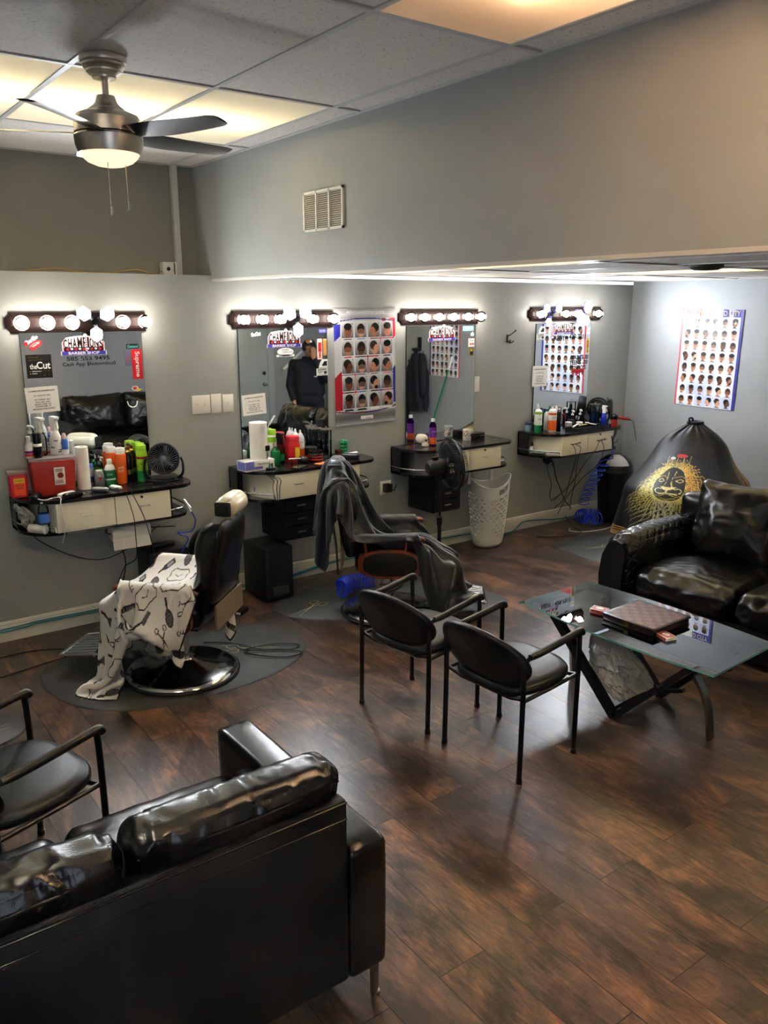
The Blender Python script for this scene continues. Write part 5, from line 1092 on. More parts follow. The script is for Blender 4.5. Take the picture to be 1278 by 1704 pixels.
# ================================================================ draped capes (small cloth solver)
def rbox(c, h, r=.02, ry=0.): 
    ca, sa = math.cos(ry), math.sin(ry); R_ = np.array([[ca, 0, sa], [0, 1, 0], [-sa, 0, ca]]); c = np.array(c); h = np.array(h)-r
    def f(P):
        p = (P-c)@R_; q = abs(p)-h; o = np.maximum(q, 0); L = np.linalg.norm(o, axis=-1); ins = q.max(-1)
        d = np.where(L > 1e-9, L, ins)-r
        n = o/np.maximum(L, 1e-9)[:, None]; m = L <= 1e-9
        if m.any(): k = q[m].argmax(-1); nn = np.zeros((m.sum(), 3)); nn[np.arange(len(k)), k] = 1; n[m] = nn
        return d, (n*np.where(p < 0, -1, 1))@R_.T
    return f
def ellip(c, r):
    c = np.array(c); r = np.array(r)
    def f(P):
        p = (P-c)/r; L = np.maximum(np.linalg.norm(p, axis=-1), 1e-6); g = p/r; G = np.maximum(np.linalg.norm(g, axis=-1), 1e-6); return (L-1)*L/G, g/G[:, None]
    return f
def caps(a, b, r):
    a = np.array(a, float); b = np.array(b, float); ab = b-a
    def f(P):
        t = np.clip(((P-a)@ab)/(ab@ab), 0, 1); d = P-a-t[:, None]*ab; L = np.maximum(np.linalg.norm(d, axis=-1), 1e-6); return L-r, d/L[:, None]
    return f
CH = [rbox((.03, 0, .42), (.25, .235, .085), .04), rbox((.02, .262, .43), (.21, .03, .10), .03), rbox((.02, -.262, .43), (.21, .03, .10), .03), caps((-.24, .262, .59), (.24, .262, .60), .028), caps((-.24, -.262, .59), (.24, -.262, .60), .028),
      rbox((-.305, 0, .70), (.078, .225, .27), .05, -.16), caps((-.352, -.08, 1.03), (-.352, .08, 1.03), .055), rbox((.38, 0, .27), (.035, .175, .135), .02, .33), rbox((.56, 0, .14), (.13, .18, .015), .01), ellip((0, 0, .0), (.34, .34, .095))]
def drape(P, du, dv, pin=None, steps=160, iters=10, cols=CH, th=.012, floor=-.004, fr=.6, damp=.985, grav=9.8, bend=.25, wind=None, flat=None):
    n, m = P.shape[:2]; Q = P.copy(); dt = 1/70; w = np.ones((n, m, 1))
    if pin is not None: w[pin] = 0
    dg = math.hypot(du, dv)
    cons = []
    def cs(a, b, L, k): cons.append((a, b, L, k))
    S = slice
    for o in (0, 1):
        cs((S(o, n-1, 2), S(None)), (S(o+1, n, 2), S(None)), du, 1.); cs((S(None), S(o, m-1, 2)), (S(None), S(o+1, m, 2)), dv, 1.)
        for p in (0, 1):
            cs((S(o, n-1, 2), S(p, m-1, 2)), (S(o+1, n, 2), S(p+1, m, 2)), dg, .35); cs((S(o+1, n, 2), S(p, m-1, 2)), (S(o, n-1, 2), S(p+1, m, 2)), dg, .35)
    for o in (0, 1, 2, 3):
        cs((S(o, n-2, 4), S(None)), (S(o+2, n, 4), S(None)), du*2, bend); cs((S(None), S(o, m-2, 4)), (S(None), S(o+2, m, 4)), dv*2, bend)
    for st in range(steps):
        V = (P-Q)*damp; Q = P.copy(); P = P+V*w; P[..., 2:3] -= grav*dt*dt*w
        if wind is not None: P += wind*dt*dt*w
        for it in range(iters):
            for a, b, L, k in cons:
                A = P[a]; B = P[b]
                na, ma = min(A.shape[0], B.shape[0]), min(A.shape[1], B.shape[1]); A = A[:na, :ma]; B = B[:na, :ma]
                if A.size == 0: continue
                wa = w[a][:na, :ma]; wb = w[b][:na, :ma]; d = B-A; l = np.linalg.norm(d, axis=-1, keepdims=True)+1e-9
                if flat is not None: L = np.linalg.norm(flat[b]-flat[a], axis=-1, keepdims=True)[:na, :ma] if flat[a].shape == flat[b].shape else np.linalg.norm(flat[b][:na, :ma]-flat[a][:na, :ma], axis=-1, keepdims=True)
                if k < .3: c = d*(np.minimum(l-L, 0)/l)*k      # bending only resists folding
                else: c = d*((l-L)/l)*k
                ws = np.maximum(wa+wb, 1e-6)
                PA = P[a]; PA[:na, :ma] = A+c*wa/ws; P[a] = PA; PB = P[b]; PB[:na, :ma] = B-c*wb/ws; P[b] = PB
            if it % 3 == 2 or it == iters-1:
                F = P.reshape(-1, 3); G = Q.reshape(-1, 3)
                for f in cols:
                    d, nn = f(F); h = d < th
                    if h.any():
                        h &= (w.reshape(-1) > 0); F[h] += nn[h]*(th-d[h])[:, None]; mv = F[h]-G[h]; tv = mv-nn[h]*(mv*nn[h]).sum(-1, keepdims=True); F[h] -= tv*fr
                h = F[:, 2] < floor+.006; F[h, 2] = floor+.006; mv = F[h]-G[h]; mv[:, 2] = 0; F[h] -= mv*.7
                P = F.reshape(n, m, 3)
    return P
def upsample(P, k):
    def ax0(P):
        n = P.shape[0]; E_ = np.concatenate([2*P[:1]-P[1:2], P, 2*P[-1:]-P[-2:-1]]); out = []
        for j in range(k):
            t = j/k; p0, p1, p2, p3 = E_[:-3], E_[1:-2], E_[2:-1], E_[3:]
            out.append(.5*(2*p1+(p2-p0)*t+(2*p0-5*p1+4*p2-p3)*t*t+(3*p1-p0-3*p2+p3)*t**3))
        A = np.stack(out, 1).reshape(-1, *P.shape[1:]); return np.concatenate([A, P[-1:]])
    return np.swapaxes(ax0(np.swapaxes(ax0(P), 0, 1)), 0, 1)
def cape(name, label, P, k, m, loc, rz, ras=None, flipv=False, thick=.0012):
    G = upsample(P, k); q = MB(); q.grid(G); o = q.build(name, m, None, loc, rz, ang=180); tag(o, label, 'cape')
    if ras is not None:
        n, mm = G.shape[:2]; U, V = np.meshgrid(np.linspace(0, 1, n), np.linspace(0, 1, mm), indexing='ij'); setcol(o, ras.sample(V, U).reshape(-1, 3))
    md = o.modifiers.new('thickness', 'SOLIDIFY'); md.thickness = thick; md.offset = 0; return o
# ---- white cape with barber tool print
def print_white():
    W = 540; r = Ras(W, W, (236, 232, 226)); rnd = np.random.RandomState(12); D1, D2, D3 = (62, 56, 58), (104, 97, 98), (38, 34, 38)
    def tr(P, cx, cy, a, s): c_, s_ = math.cos(a), math.sin(a); return [(cx+s*(x*c_-y*s_), cy+s*(x*s_+y*c_)) for x, y in P]
    N = 9
    for j in range(N):
        for i in range(N):
            cx = (i+.5+.5*(j % 2))*W/N+rnd.uniform(-4, 4); cy = (j+.5)*W/N+rnd.uniform(-4, 4); a = rnd.uniform(0, 2*PI); k = (i*3+j*5+rnd.randint(2)) % 8; s = W/N*.56
            if k == 0: # paddle brush
                c1 = tr([(-.3, 0)], cx, cy, a, s)[0]; r.ell(c1[0], c1[1], s*.60, s*.34, D1, a); r.ell(c1[0], c1[1], s*.48, s*.24, D2, a)
                for w in (-.5, -.3, -.1, .1): r.line(tr([(w-.1, -.16), (w-.02, .16)], cx, cy, a, s), 1.4, D3)
                r.line(tr([(.25, 0), (.55, 0), (.95, 0)], cx, cy, a, s), [s*.10, s*.24, s*.16], D1)
            elif k == 1: # comb
                r.poly(tr([(-.8, -.22), (.8, -.16), (.8, .10), (-.8, .22)], cx, cy, a, s), D1)
                for w in np.linspace(-.7, .7, 9): r.line(tr([(w, -.02), (w, .2)], cx, cy, a, s), 1.2, (180, 175, 172))
            elif k == 2: # scissors
                for sg in (1, -1):
                    r.line(tr([(-.9, sg*.18), (0, 0), (.45, -sg*.22)], cx, cy, a, s), [1, 3.6, 2.6], D1); c1 = tr([(.68, -sg*.30)], cx, cy, a, s)[0]; r.ell(c1[0], c1[1], s*.22, s*.16, D1, a, ring=2.6)
            elif k == 3: # shaving brush
                r.poly(tr([(-.7, -.34), (-.7, .34), (0, .16), (0, -.16)], cx, cy, a, s), D2); r.poly(tr([(0, -.18), (.2, -.12), (.55, -.28), (.75, -.2), (.75, .2), (.55, .28), (.2, .12), (0, .18)], cx, cy, a, s), D1)
                for w in (-.2, 0, .2): r.line(tr([(-.65, w), (-.05, w*.5)], cx, cy, a, s), 1.2, D3)
            elif k == 4: # ornate frame outline
                P_ = [(-.8, -.3), (-.55, -.55), (0, -.48), (.55, -.55), (.8, -.3), (.7, 0), (.8, .3), (.55, .55), (0, .48), (-.55, .55), (-.8, .3), (-.7, 0), (-.8, -.3)]; r.line(tr(P_, cx, cy, a, s*1.15), 2.4, D3); r.line(tr([(-.35, -.1), (0, .12), (.35, -.1)], cx, cy, a, s), 2, D1)
            elif k == 5: # bottle
                r.poly(tr([(-.7, -.25), (-.7, .25), (.15, .28), (.4, .10), (.8, .10), (.8, -.10), (.4, -.10), (.15, -.28)], cx, cy, a, s), D1); r.poly(tr([(-.55, -.15), (-.55, .15), (.0, .16), (.0, -.16)], cx, cy, a, s), (160, 154, 152))
            elif k == 6: # key and clip
                r.line(tr([(-.8, .0), (.5, 0)], cx, cy, a, s), 2.6, D1); c1 = tr([(.68, 0)], cx, cy, a, s)[0]; r.ell(c1[0], c1[1], s*.2, s*.2, D1, ring=2.6); r.line(tr([(-.7, 0), (-.7, .22)], cx, cy, a, s), 2.4, D1); r.line(tr([(-.5, 0), (-.5, .18)], cx, cy, a, s), 2.4, D1)
            else: # straight razor / clipper
                r.poly(tr([(-.8, -.12), (.1, -.22), (.1, .14), (-.8, .12)], cx, cy, a, s), D2); r.line(tr([(.1, .1), (.8, .38)], cx, cy, a, s), [5, 8], D1); r.line(tr([(-.8, -.12), (.1, -.22)], cx, cy, a, s), 1.6, D3)
    r.line([(2, 2), (W-3, 2), (W-3, W-3), (2, W-3), (2, 2)], 5, (30, 28, 30)); return r
vcmat('cape_white', .75, transl=.12); 
n = 58; u, v = np.meshgrid(np.linspace(0, 1, n), np.linspace(0, 1, n), indexing='ij')
# flat pattern: back edge u=0, front edge u=1, far side v=0, near side v=1
A_, B_, Cf, Db = (.88, .70), (-.30, .72), (.62, -.55), (-.24, -.66)
X = (1-u)*(v*B_[0]+(1-v)*Db[0])+u*(v*A_[0]+(1-v)*Cf[0]); Y = (1-u)*(v*B_[1]+(1-v)*Db[1])+u*(v*A_[1]+(1-v)*Cf[1])
X -= .26*np.clip((-Y-.27)/.3, 0, 1)*(1-u)**2; X += np.where(abs(Y) < .27, np.clip(-.19-X, 0, 1), 0)*.9
F0 = np.stack([X, Y], -1); Z = .70+.05*np.sin(u*9+v*4)*.5+.02*np.sin(v*17); P0 = np.stack([X, Y, Z], -1); pin = np.zeros((n, n), bool)
for tx_, ty_, tz_, fx_, fy_ in ((-.17, .262, .642, -.17, .262), (-.17, -.262, .642, -.17, -.262), (.20, .262, .635, .20, .262), (.20, -.262, .635, .20, -.262), (-.12, 0, .60, -.12, 0), (.02, .315, .47, .06, .70), (.22, .315, .50, .34, .70)):
    k = np.argmin((X-fx_)**2+(Y-fy_)**2); i_, j_ = divmod(k, n); pin[i_, j_] = True; P0[i_, j_] = (tx_, ty_, tz_)
CW = CH[:-3]+[rbox((.33, 0, .32), (.05, .20, .16), .03), ellip((0, 0, .0), (.34, .34, .095))]
P1 = drape(P0, 0, 0, pin=pin, steps=130, flat=F0, cols=CW)
cape('barber_cape', 'white barber cape printed with grey combs, brushes and scissors', P1, 6, 'cape_white', C1[0], C1[1], print_white())
# ---- plain black cape thrown over backrest and seat
K('cape_black', rgb(32, 35, 39), .42, bump=.45, bs=34, sheen=.15, spec=.6)
n, m = 84, 46; Lx, Ly = 1.85, 1.05; path = [(-.50, .66), (-.47, .9), (-.42, 1.06), (-.35, 1.13), (-.27, 1.02), (-.16, .80), (-.02, .68), (.14, .66), (.30, .64), (.44, .52), (.52, .34), (.56, .22)]
pp = np.array([p[:2] for p in crom([Vector((a, b, 0)) for a, b in path], 12)]); sl = np.concatenate([[0], np.cumsum(np.linalg.norm(np.diff(pp, axis=0), axis=1))]); tt = np.linspace(0, 1, n); px_ = np.interp(tt, sl/sl[-1], pp[:, 0]); pz_ = np.interp(tt, sl/sl[-1], pp[:, 1])
vv = np.linspace(-1, 1, m)
wid = np.interp(tt, [0, .2, .38, .5, .62, .8, 1], [.27, .23, .22, .29, .36, .30, .20]); cen = np.interp(tt, [0, .2, .38, .5, .65, 1], [-.08, -.05, -.01, .03, .04, -.06])
P0 = np.stack([px_[:, None]+.012*np.sin(vv*14)[None], cen[:, None]+wid[:, None]*vv[None], pz_[:, None]+.018*np.sin(vv*23+1)[None]*np.ones((n, 1))], -1)
P1 = drape(P0, Lx/(n-1), Ly/(m-1), steps=75, fr=.85, iters=8, damp=.95)
cape('barber_cape', 'plain crinkled black barber cape thrown over the backrest and seat', P1, 3, 'cape_black', C2[0], C2[1])
# ---- black cape with golden lion
def print_lion():
    W, H_ = 620, 540; r = Ras(W, H_, (22, 22, 24)); rnd = np.random.RandomState(4); cx, cy = 300, 240; G1, G2, G3 = (196, 150, 62), (206, 196, 110), (190, 190, 170)
    rot = -.10
    def T_(x, y): x *= 1.16; y *= 1.10; c_, s_ = math.cos(rot), math.sin(rot); return (cx+x*c_-y*s_, cy+x*s_+y*c_)
    def mix(a, b, t): return tuple(a[i]*(1-t)+b[i]*t for i in range(3))
    for ring_ in range(4):
        for k in range(52):
            a = 2*PI*(k+.25*ring_)/52; sn, cs_ = math.sin(a), math.cos(a); dn = max(0, sn); sgn = 1 if cs_ > 0 else -1
            L = (44+92*dn**1.3+16*(1-abs(sn)))*(1-.20*ring_)*(.9+.2*math.sin(k*2.3)); x0, y0 = 32*cs_, 56*sn; P_ = []
            for t in np.linspace(0, 1, 16):
                aa = a-sgn*.75*t*(1 if sn < .3 else .2)*(-1)*(1-.2*dn); rr = t*L; wv = (5+7*t)*math.sin(t*7.5+a*3+ring_*.5)*t**.6
                x = x0+rr*math.cos(aa)-wv*math.sin(aa)-(22*t*t if dn > .3 else 0); y = y0+rr*math.sin(aa)+wv*math.cos(aa)+20*t*t; P_.append(T_(x, y))
            tcol = (cs_+1)/2; c_ = mix(G3, G2, min(1, abs(cs_)*1.6)) if dn > .5 else mix(G2, G1, tcol)
            r.line(P_, list(np.linspace(1.7, 1.2, 16)), c_)
    r.ell(cx, cy, 36, 62, (24, 24, 25), rot)
    def st(P_, w, c): r.line([T_(p[0]*.84, p[1]*.92) for p in P_], w, c)
    def cv(P_, n_=8): return [(p.x, p.y) for p in crom([Vector((a, b, 0)) for a, b in P_], n_)]
    st(cv([(-34, -20), (-36, 10), (-26, 40), (-10, 58), (8, 60), (24, 44), (34, 12), (34, -18), (22, -48), (0, -60), (-22, -48), (-34, -20)]), 1.6, G2)
    for s in (-1, 1):
        st(cv([(s*10, -44), (s*6, -20), (s*7, 0), (s*12, 14)]), 1.8, G2); st(cv([(s*12, -14), (s*20, -20), (s*28, -15), (s*20, -10), (s*12, -14)]), 1.8, (224, 206, 130)); st(cv([(s*8, -24), (s*20, -30), (s*31, -24)]), 1.6, G1)
        st(cv([(0, 26), (s*8, 32), (s*20, 30), (s*25, 20), (s*20, 12), (s*12, 14)]), 2.2, (226, 216, 150)); st(cv([(s*4, 36), (s*14, 44), (s*22, 40)]), 1.4, G2)
    r.poly([T_(*p) for p in ((-12, 6), (12, 6), (6, 15), (0, 19), (-6, 15))], (226, 214, 150)); st([(0, 18), (0, 28)], 2.4, (226, 214, 150)); st(cv([(-16, 36), (0, 32), (16, 36)]), 2.2, (226, 216, 150)); st(cv([(-12, 50), (0, 54), (12, 50)]), 1.8, G2)
    # crown
    st(cv([(-34, -70), (-18, -64), (0, -62), (18, -64), (34, -70)]), 4, (150, 130, 80)); 
    for x in (-34, -17, 0, 17, 34): st([(x, -70), (x*1.12, -98)], 2.4, (170, 150, 90))
    for x in (-25, -8, 9, 26): st([(x-8, -70), (x, -86), (x+8, -70)], 1.6, (150, 135, 85))
    a = T_(8, -92); r.ell(a[0], a[1], 17, 7, (190, 40, 50)); a = T_(-16, -84); r.ell(a[0], a[1], 10, 5, (190, 190, 190))
    # border: chain and gold band
    def band(f):
        for p in np.arange(0, 1, .001): f(p)
    for k in range(0, W, 26):
        r.ell(k+8, H_-44, 8, 5, G1, ring=2.4); r.rect(k+16, H_-46, k+26, H_-42, G1)
    r.rect(0, H_-58, W, H_-55, G1); r.rect(0, H_-33, W, H_-30, G1); r.rect(0, H_-28, W, H_-8, (176, 138, 78))
    for k in range(0, W, 9): r.rect(k, H_-24, k+3, H_-12, (120, 84, 40))
    for side in (0, 1):
        X_ = lambda d: (d if side == 0 else W-d)
        for k in range(0, H_-60, 26): r.ell(X_(44), k+8, 5, 8, G1, ring=2.4); r.rect(X_(44)-2, k+16, X_(44)+2, k+26, G1)
        a, b = sorted((X_(8), X_(28))); r.rect(a, 0, b, H_-8, (176, 138, 78)); a, b = sorted((X_(30), X_(33))); r.rect(a, 0, b, H_-30, G1); a, b = sorted((X_(55), X_(58))); r.rect(a, 0, b, H_-55, G1)
        for k in range(0, H_, 9): a, b = sorted((X_(12), X_(24))); r.rect(a, k, b, k+3, (120, 84, 40))
    return r
vcmat('cape_lion', .55, bump=.12, bs=30)
n, m = 90, 150; tv = np.linspace(0, 1, n); av = np.linspace(-1, 1, m); P1 = np.zeros((n, m, 3))
zk = [1.09, 1.06, 1.00, .93, .80, .66, .56, .40, .14]; tk = [0, .05, .11, .17, .29, .43, .54, .70, 1]
hw_ = [.062, .12, .235, .29, .35, .42, .475, .53, .59]; dk = [.05, .10, .13, .17, .30, .55, .68, .76, .82]
amp = [.16, .15, .07, .03, .02, .025, .03, .045, .075]
def smo(w_, k=9):
    y_ = np.interp(np.linspace(-.1, 1.1, 121), tk, w_); y_[:10] += (np.linspace(-.1, -.01, 10))*(w_[1]-w_[0])/tk[1]; y_ = np.convolve(y_, np.ones(k)/k, 'same'); return lambda t: np.interp(t, np.linspace(-.1, 1.1, 121), y_)
FS = [smo(w_) for w_ in (hw_, dk, zk, amp)]
for i, t_ in enumerate(tv):
    h_, d_, z_, A_ = (float(f_(t_)) for f_ in FS)
    a_ = av*1.80; d_ += .09*math.exp(-((t_-.50)/.14)**2); h_ += .03*math.exp(-((t_-.5)/.1)**2); pw = np.interp(t_, [0, .1, .5, 1], [1, .9, .78, .95])
    fold = 1+A_*(.55*np.sin(av*34+2)*max(0, 1-t_*5)+.5*np.sin(av*13+1.5+t_*1.5)+.35*np.sin(av*23+4-t_*2)*(.4+t_))
    ca, sa = np.cos(a_), np.sin(a_)
    P1[i, :, 0] = -.36+d_*np.sign(ca)*abs(ca)**pw*fold+.0; P1[i, :, 1] = h_*np.sign(sa)*abs(sa)**pw*(1+(fold-1)*.5)-.03*t_; P1[i, :, 2] = z_-.035*abs(av)**2*min(1, t_*8)+.012*np.sin(av*9+3)*t_
cape('barber_cape', 'black barber cape with golden crowned lion covering the far chair', P1, 3, 'cape_lion', C4[0], C4[1], print_lion())

o = bpy.data.objects['barber_cape.002']; q = MB(); q.tube([(-.36+.055*math.cos(a), .062*math.sin(a), 1.095) for a in np.linspace(0, 2*PI, 20, endpoint=False)], .012, 8, closed=True, flat=1.4); q.tube([(-.31, -.04, 1.10), (-.30, -.045, 1.135), (-.31, -.02, 1.14), (-.32, -.015, 1.11)], .008, 6, sm=4); q.build('collar', 'black_pl', o, ang=180)
# ================================================================ small things on and around the counters
ZT = .9656
def prod(name, label, cat, x, y, prof, m, caps_=(), band=None, z=ZT, rz=0., ax=(1., 1.), txt=None, group=None, ink_='ink', liquid=None):
    """lathe product: body profile, stacked caps [(profile, material, part name)], label band (z0, z1, r, material)"""
    t = thing(name, label, cat, (x, y, z), rz, group)
    q = MB(); q.lathe(prof, seg=28, sx=ax[0], sy=ax[1]); q.build('body', m, t, ang=50)
    if liquid: q = MB(); q.lathe(liquid[0], seg=24, sx=ax[0], sy=ax[1]); q.build('liquid', liquid[1], t, ang=50)
    for k in caps_:
        q = MB()
        if callable(k[0]): k[0](q)
        else: q.lathe(k[0], seg=22)
        q.build(k[2], k[1], t, ang=50)
    if band:
        for b in (band if isinstance(band, list) else [band]):
            q = MB(); q.lathe([(b[2], b[0]), (b[2], b[1])], seg=28, sx=ax[0], sy=ax[1], cap=False); q.build('label_band', b[3], t, ang=80)
    if txt:
        q = MB()
        for s, w, h, zz, rr in txt: text(q, s, w, h, FM(0, zz, -rr))
        q.T = Matrix.Identity(4); l = q.build('lettering', ink_, t, smooth=False); l.rotation_euler = (0, 0, math.radians(-20)-rz)
    return t
def can(h, r): return [(r*.93, 0), (r, .004), (r, h*.80), (r*.9, h*.84)]
def cancap(h, r): return [(r*.88, h*.84), (r*.88, h*.985), (r*.8, h)]
def pumphead(z, r=.014, l=.05):
    def f(q): q.lathe([(r, z), (r, z+.016), (r*.4, z+.018), (r*.4, z+.04)], seg=16); q.tube([(-.008, 0, z+.043), (l*.5, 0, z+.046), (l, 0, z+.036)], [.009, .007, .005], 8)
    return f
def trigger(z, s=1.):
    def f(q): q.prism([(-.022*s, z), (.020*s, z), (.026*s, z+.03*s), (.020*s, z+.075*s), (.040*s, z+.085*s), (.040*s, z+.10*s), (-.026*s, z+.105*s), (-.030*s, z+.07*s), (-.018*s, z+.035*s)], -.018*s, .018*s, ax='y'); q.prism([(.022*s, z+.068*s), (.034*s, z+.062*s), (.044*s, z+.02*s), (.036*s, z+.022*s)], -.006*s, .006*s, ax='y')
    return f
A = -1.2   # heads of pumps and triggers point roughly to the camera
# --- first counter
def tbox(x, y, w, d, h, tp=1.12, m='redbox', name='body', parent=None, z0=0.):
    q = MB(); a, b = w/2/tp, d/2/tp; c, e = w/2, d/2; v = [(-a, -b, z0), (a, -b, z0), (a, b, z0), (-a, b, z0), (-c, -e, h), (c, -e, h), (c, e, h), (-c, e, h)]
    bm = bmesh.new(); vs = [bm.verts.new(p) for p in v]
    for f in ((3, 2, 1, 0), (4, 5, 6, 7), (0, 1, 5, 4), (1, 2, 6, 5), (2, 3, 7, 6), (3, 0, 4, 7)): bm.faces.new([vs[i] for i in f])
    bmesh.ops.bevel(bm, geom=bm.edges[:], offset=.012, segments=3, affect='EDGES', profile=.5); bm.verts.index_update()
    q.add([p.co[:] for p in bm.verts], [[p.index for p in f.verts] for f in bm.faces]); bm.free(); return q.build(name, m, parent)
t = thing('sharps_container', 'large brick-red sharps container with clear lid on the leftmost counter', 'sharps bin', (1.282, 5.235, ZT), -.12)
tbox(0, 0, .262, .17, .222, parent=t); q = MB(); q.box(-.137, .137, -.092, .092, .222, .240, r=.008); q.build('lid', 'frost', t)
q = MB(); q.box(.00, .062, -.0835, -.082, .075, .185); lb = q.build('label_plate', 'paper', t, smooth=False); lb.rotation_euler = (.055, 0, 0); lb.location = (0, .002, 0)
q = MB(); q.sph((.036, -.086, .135), .018, .001, .018, 8); [q.box(.008, .05, -.0852, -.0848, a, a+.004) for a in (.170, .160, .100, .09)]; l = q.build('biohazard_mark', 'redbox', t, smooth=False); l.rotation_euler = (.055, 0, 0); l.location = (0, .002, 0)
t = thing('sharps_container', 'small pink-red sharps container at the far left of the leftmost counter', 'sharps bin', (1.085, 5.27, ZT), -.1)
tbox(0, 0, .108, .10, .145, parent=t, m='pinkbox', tp=1.1); q = MB(); q.box(-.060, .060, -.056, .056, .145, .168, r=.008); q.build('lid', 'frost', t)
q = MB(); q.box(-.028, .036, -.0515, -.049, .02, .125); q.build('label_plate', K('orange_lab', rgb(240, 90, 50), .5), t, smooth=False); q = MB(); q.box(-.026, .034, -.0525, -.0515, .095, .123); q.build('yellow_strip', 'yellow', t, smooth=False)
q = MB(); text(q, 'SHARPS', .05, .012, FM(.004, .109, -.0528)); text(q, 'INFECTIOUS', .05, .009, FM(.004, .078, -.052)); text(q, 'WASTE', .04, .009, FM(.004, .062, -.052)); q.build('lettering', 'ink', t, smooth=False)
def paper_roll(label, x, y, z, r, h, vert=True, rz=0.):
    t = thing('paper_towel_roll', label, 'paper towels', (x, y, z), rz, 'white paper towel rolls')
    q = MB(); p = [(.020, 0), (r-.003, 0), (r, .003), (r, h-.003), (r-.003, h), (.020, h), (.020, 0)]
    q.lathe(p if vert else [(a, b-h/2) for a, b in p], seg=36, ax='z' if vert else 'x', cap=False); q.build('towel_roll', 'towel', t, ang=40)
    q = MB(); p = [(.0195, .004), (.0195, h-.004), (.0185, h-.004), (.0185, .004)]; q.lathe(p if vert else [(a, b-h/2) for a, b in p], seg=24, ax='z' if vert else 'x', cap=False); q.build('cardboard_core', K('cardboard', rgb(170, 140, 105), .8), t); return t
paper_roll('slim white paper towel roll standing beside the large red sharps container', 1.478, 5.265, ZT, .040, .274)
# bottles standing on the lid of the large sharps bin
zl = ZT+.2405
def sprayer(label, x, y, z, h, r, body, hd, band=None, rz=A, liquid=None):
    hb = h*.62; return prod('spray_bottle', label, 'spray bottle', x, y, [(r*.8, 0), (r, .006), (r, hb*.75), (r*.62, hb*.98), (r*.55, hb)], body, [(trigger(hb, h*.38/.105), hd, 'trigger_head')], band, z, rz, liquid=liquid, group='continuous mist sprayers')
sprayer('clear spray bottle with white head, second from left on the red container lid', 1.245, 5.27, zl, .235, .032, 'clear', 'white_pl')
sprayer('white spray bottle printed with black moustaches on the red container lid', 1.325, 5.255, zl, .238, .035, 'white_pl', 'white_pl')
t_ = bpy.data.objects['spray_bottle.001']; q = MB()
for k in range(12):
    a = k*1.9; z_ = .02+.022*(k % 5)+.004*k*.3; q.T = Matrix.Rotation(a, 4, 'Z')@Matrix.Translation((.0354, 0, z_))@Matrix.Rotation(PI/2, 4, 'Z'); q.tube([(-.013, 0, .004), (-.006, -.0003, -.002), (0, -.0008, .002), (.006, -.0003, -.002), (.013, 0, .004)], [.001, .0035, .0025, .0035, .001], 5)
q.build('moustache_print', 'ink', t_)
prod('pump_bottle', 'clear pump bottle with white head at the left of the red container lid', 'bottle', 1.185, 5.28, [(.026, 0), (.028, .005), (.028, .11), (.014, .13), (.012, .14)], 'clear', [(pumphead(.14), 'white_pl', 'pump_head')], (.03, .09, .0285, 'paper'), zl, A)
prod('barrel_shaker', 'black and white striped shaker on the red container lid', 'bottle', 1.205, 5.205, [(.022, 0), (.024, .003), (.024, .045), (.024, .07)], 'black_gloss', [([(.027, .07), (.027, .085), (.025, .087)], 'white_pl', 'collar'), ([(.024, .087), (.025, .145), (.023, .15)], 'black_gloss', 'cap')], None, zl)
prod('dropper_bottle', 'small bottle with floral label behind the striped shaker', 'bottle', 1.16, 5.225, [(.022, 0), (.024, .003), (.024, .075), (.012, .09), (.012, .10)], 'white_pl', [([(.013, .10), (.013, .13), (.010, .132)], 'white_pl', 'cap')], [(.03, .045, .0245, 'purple'), (.012, .028, .0245, 'sred')], zl)
prod('gel_bottle', 'small blue bottle with pink cap at the right of the red container lid', 'bottle', 1.375, 5.245, [(.020, 0), (.021, .003), (.021, .085), (.014, .095)], 'bluepl', [([(.013, .095), (.012, .12), (.006, .13)], K('pinkcap', rgb(240, 190, 185), .4), 'cap')], (.0, .03, .0215, 'paper'), zl)
prod('gel_bottle', 'small white bottle behind the blue one on the red container lid', 'bottle', 1.392, 5.285, [(.018, 0), (.019, .003), (.019, .075), (.012, .085)], 'white_pl', [([(.012, .085), (.012, .10)], 'white_pl', 'cap')], None, zl)
# row of products
prod('lotion_pump', 'green lotion pump bottle with black pump on the leftmost counter', 'bottle', 1.60, 5.36, [(.032, 0), (.034, .005), (.034, .12), (.030, .145), (.014, .155)], 'greenish', [(pumphead(.155, .015, .055), 'black_pl', 'pump_head')], (.03, .10, .0345, K('palegreen', rgb(160, 210, 150), .5)), ZT, A)
prod('lotion_pump', 'second lotion pump with black head, behind the green one', 'bottle', 1.545, 5.385, [(.030, 0), (.032, .005), (.032, .13), (.014, .15)], 'greenish', [(pumphead(.15, .014, .05), 'black_pl', 'pump_head')], (.03, .08, .0325, 'bluepl'), ZT, A+.5)
prod('aftershave_bottle', 'squat grey bottle with dark red triangle on the leftmost counter', 'bottle', 1.580, 5.275, [(.030, 0), (.033, .006), (.033, .075), (.024, .095), (.018, .10)], 'silver', [([(.020, .10), (.020, .108)], 'white_pl', 'cap'), (lambda q: q.prism([(-.014, .068), (.014, .068), (0, .04)], -.0345, -.0335, ax='y'), 'redbox', 'triangle_mark')], None, ZT, -.2, (1, .7))
prod('alcohol_bottle', 'clear bottle of green alcohol with white cap on the leftmost counter', 'bottle', 1.655, 5.29, [(.034, 0), (.036, .005), (.036, .105), (.026, .13), (.012, .14), (.012, .145)], 'white_pl', [([(.016, .14), (.016, .168), (.014, .17)], 'white_pl', 'cap')], [(.0, .035, .0365, 'green'), (.045, .10, .0362, 'green')], ZT, 0, (1, .68), txt=[('ALCOHOL', .035, .01, .075, .037)], ink_='white_pl')
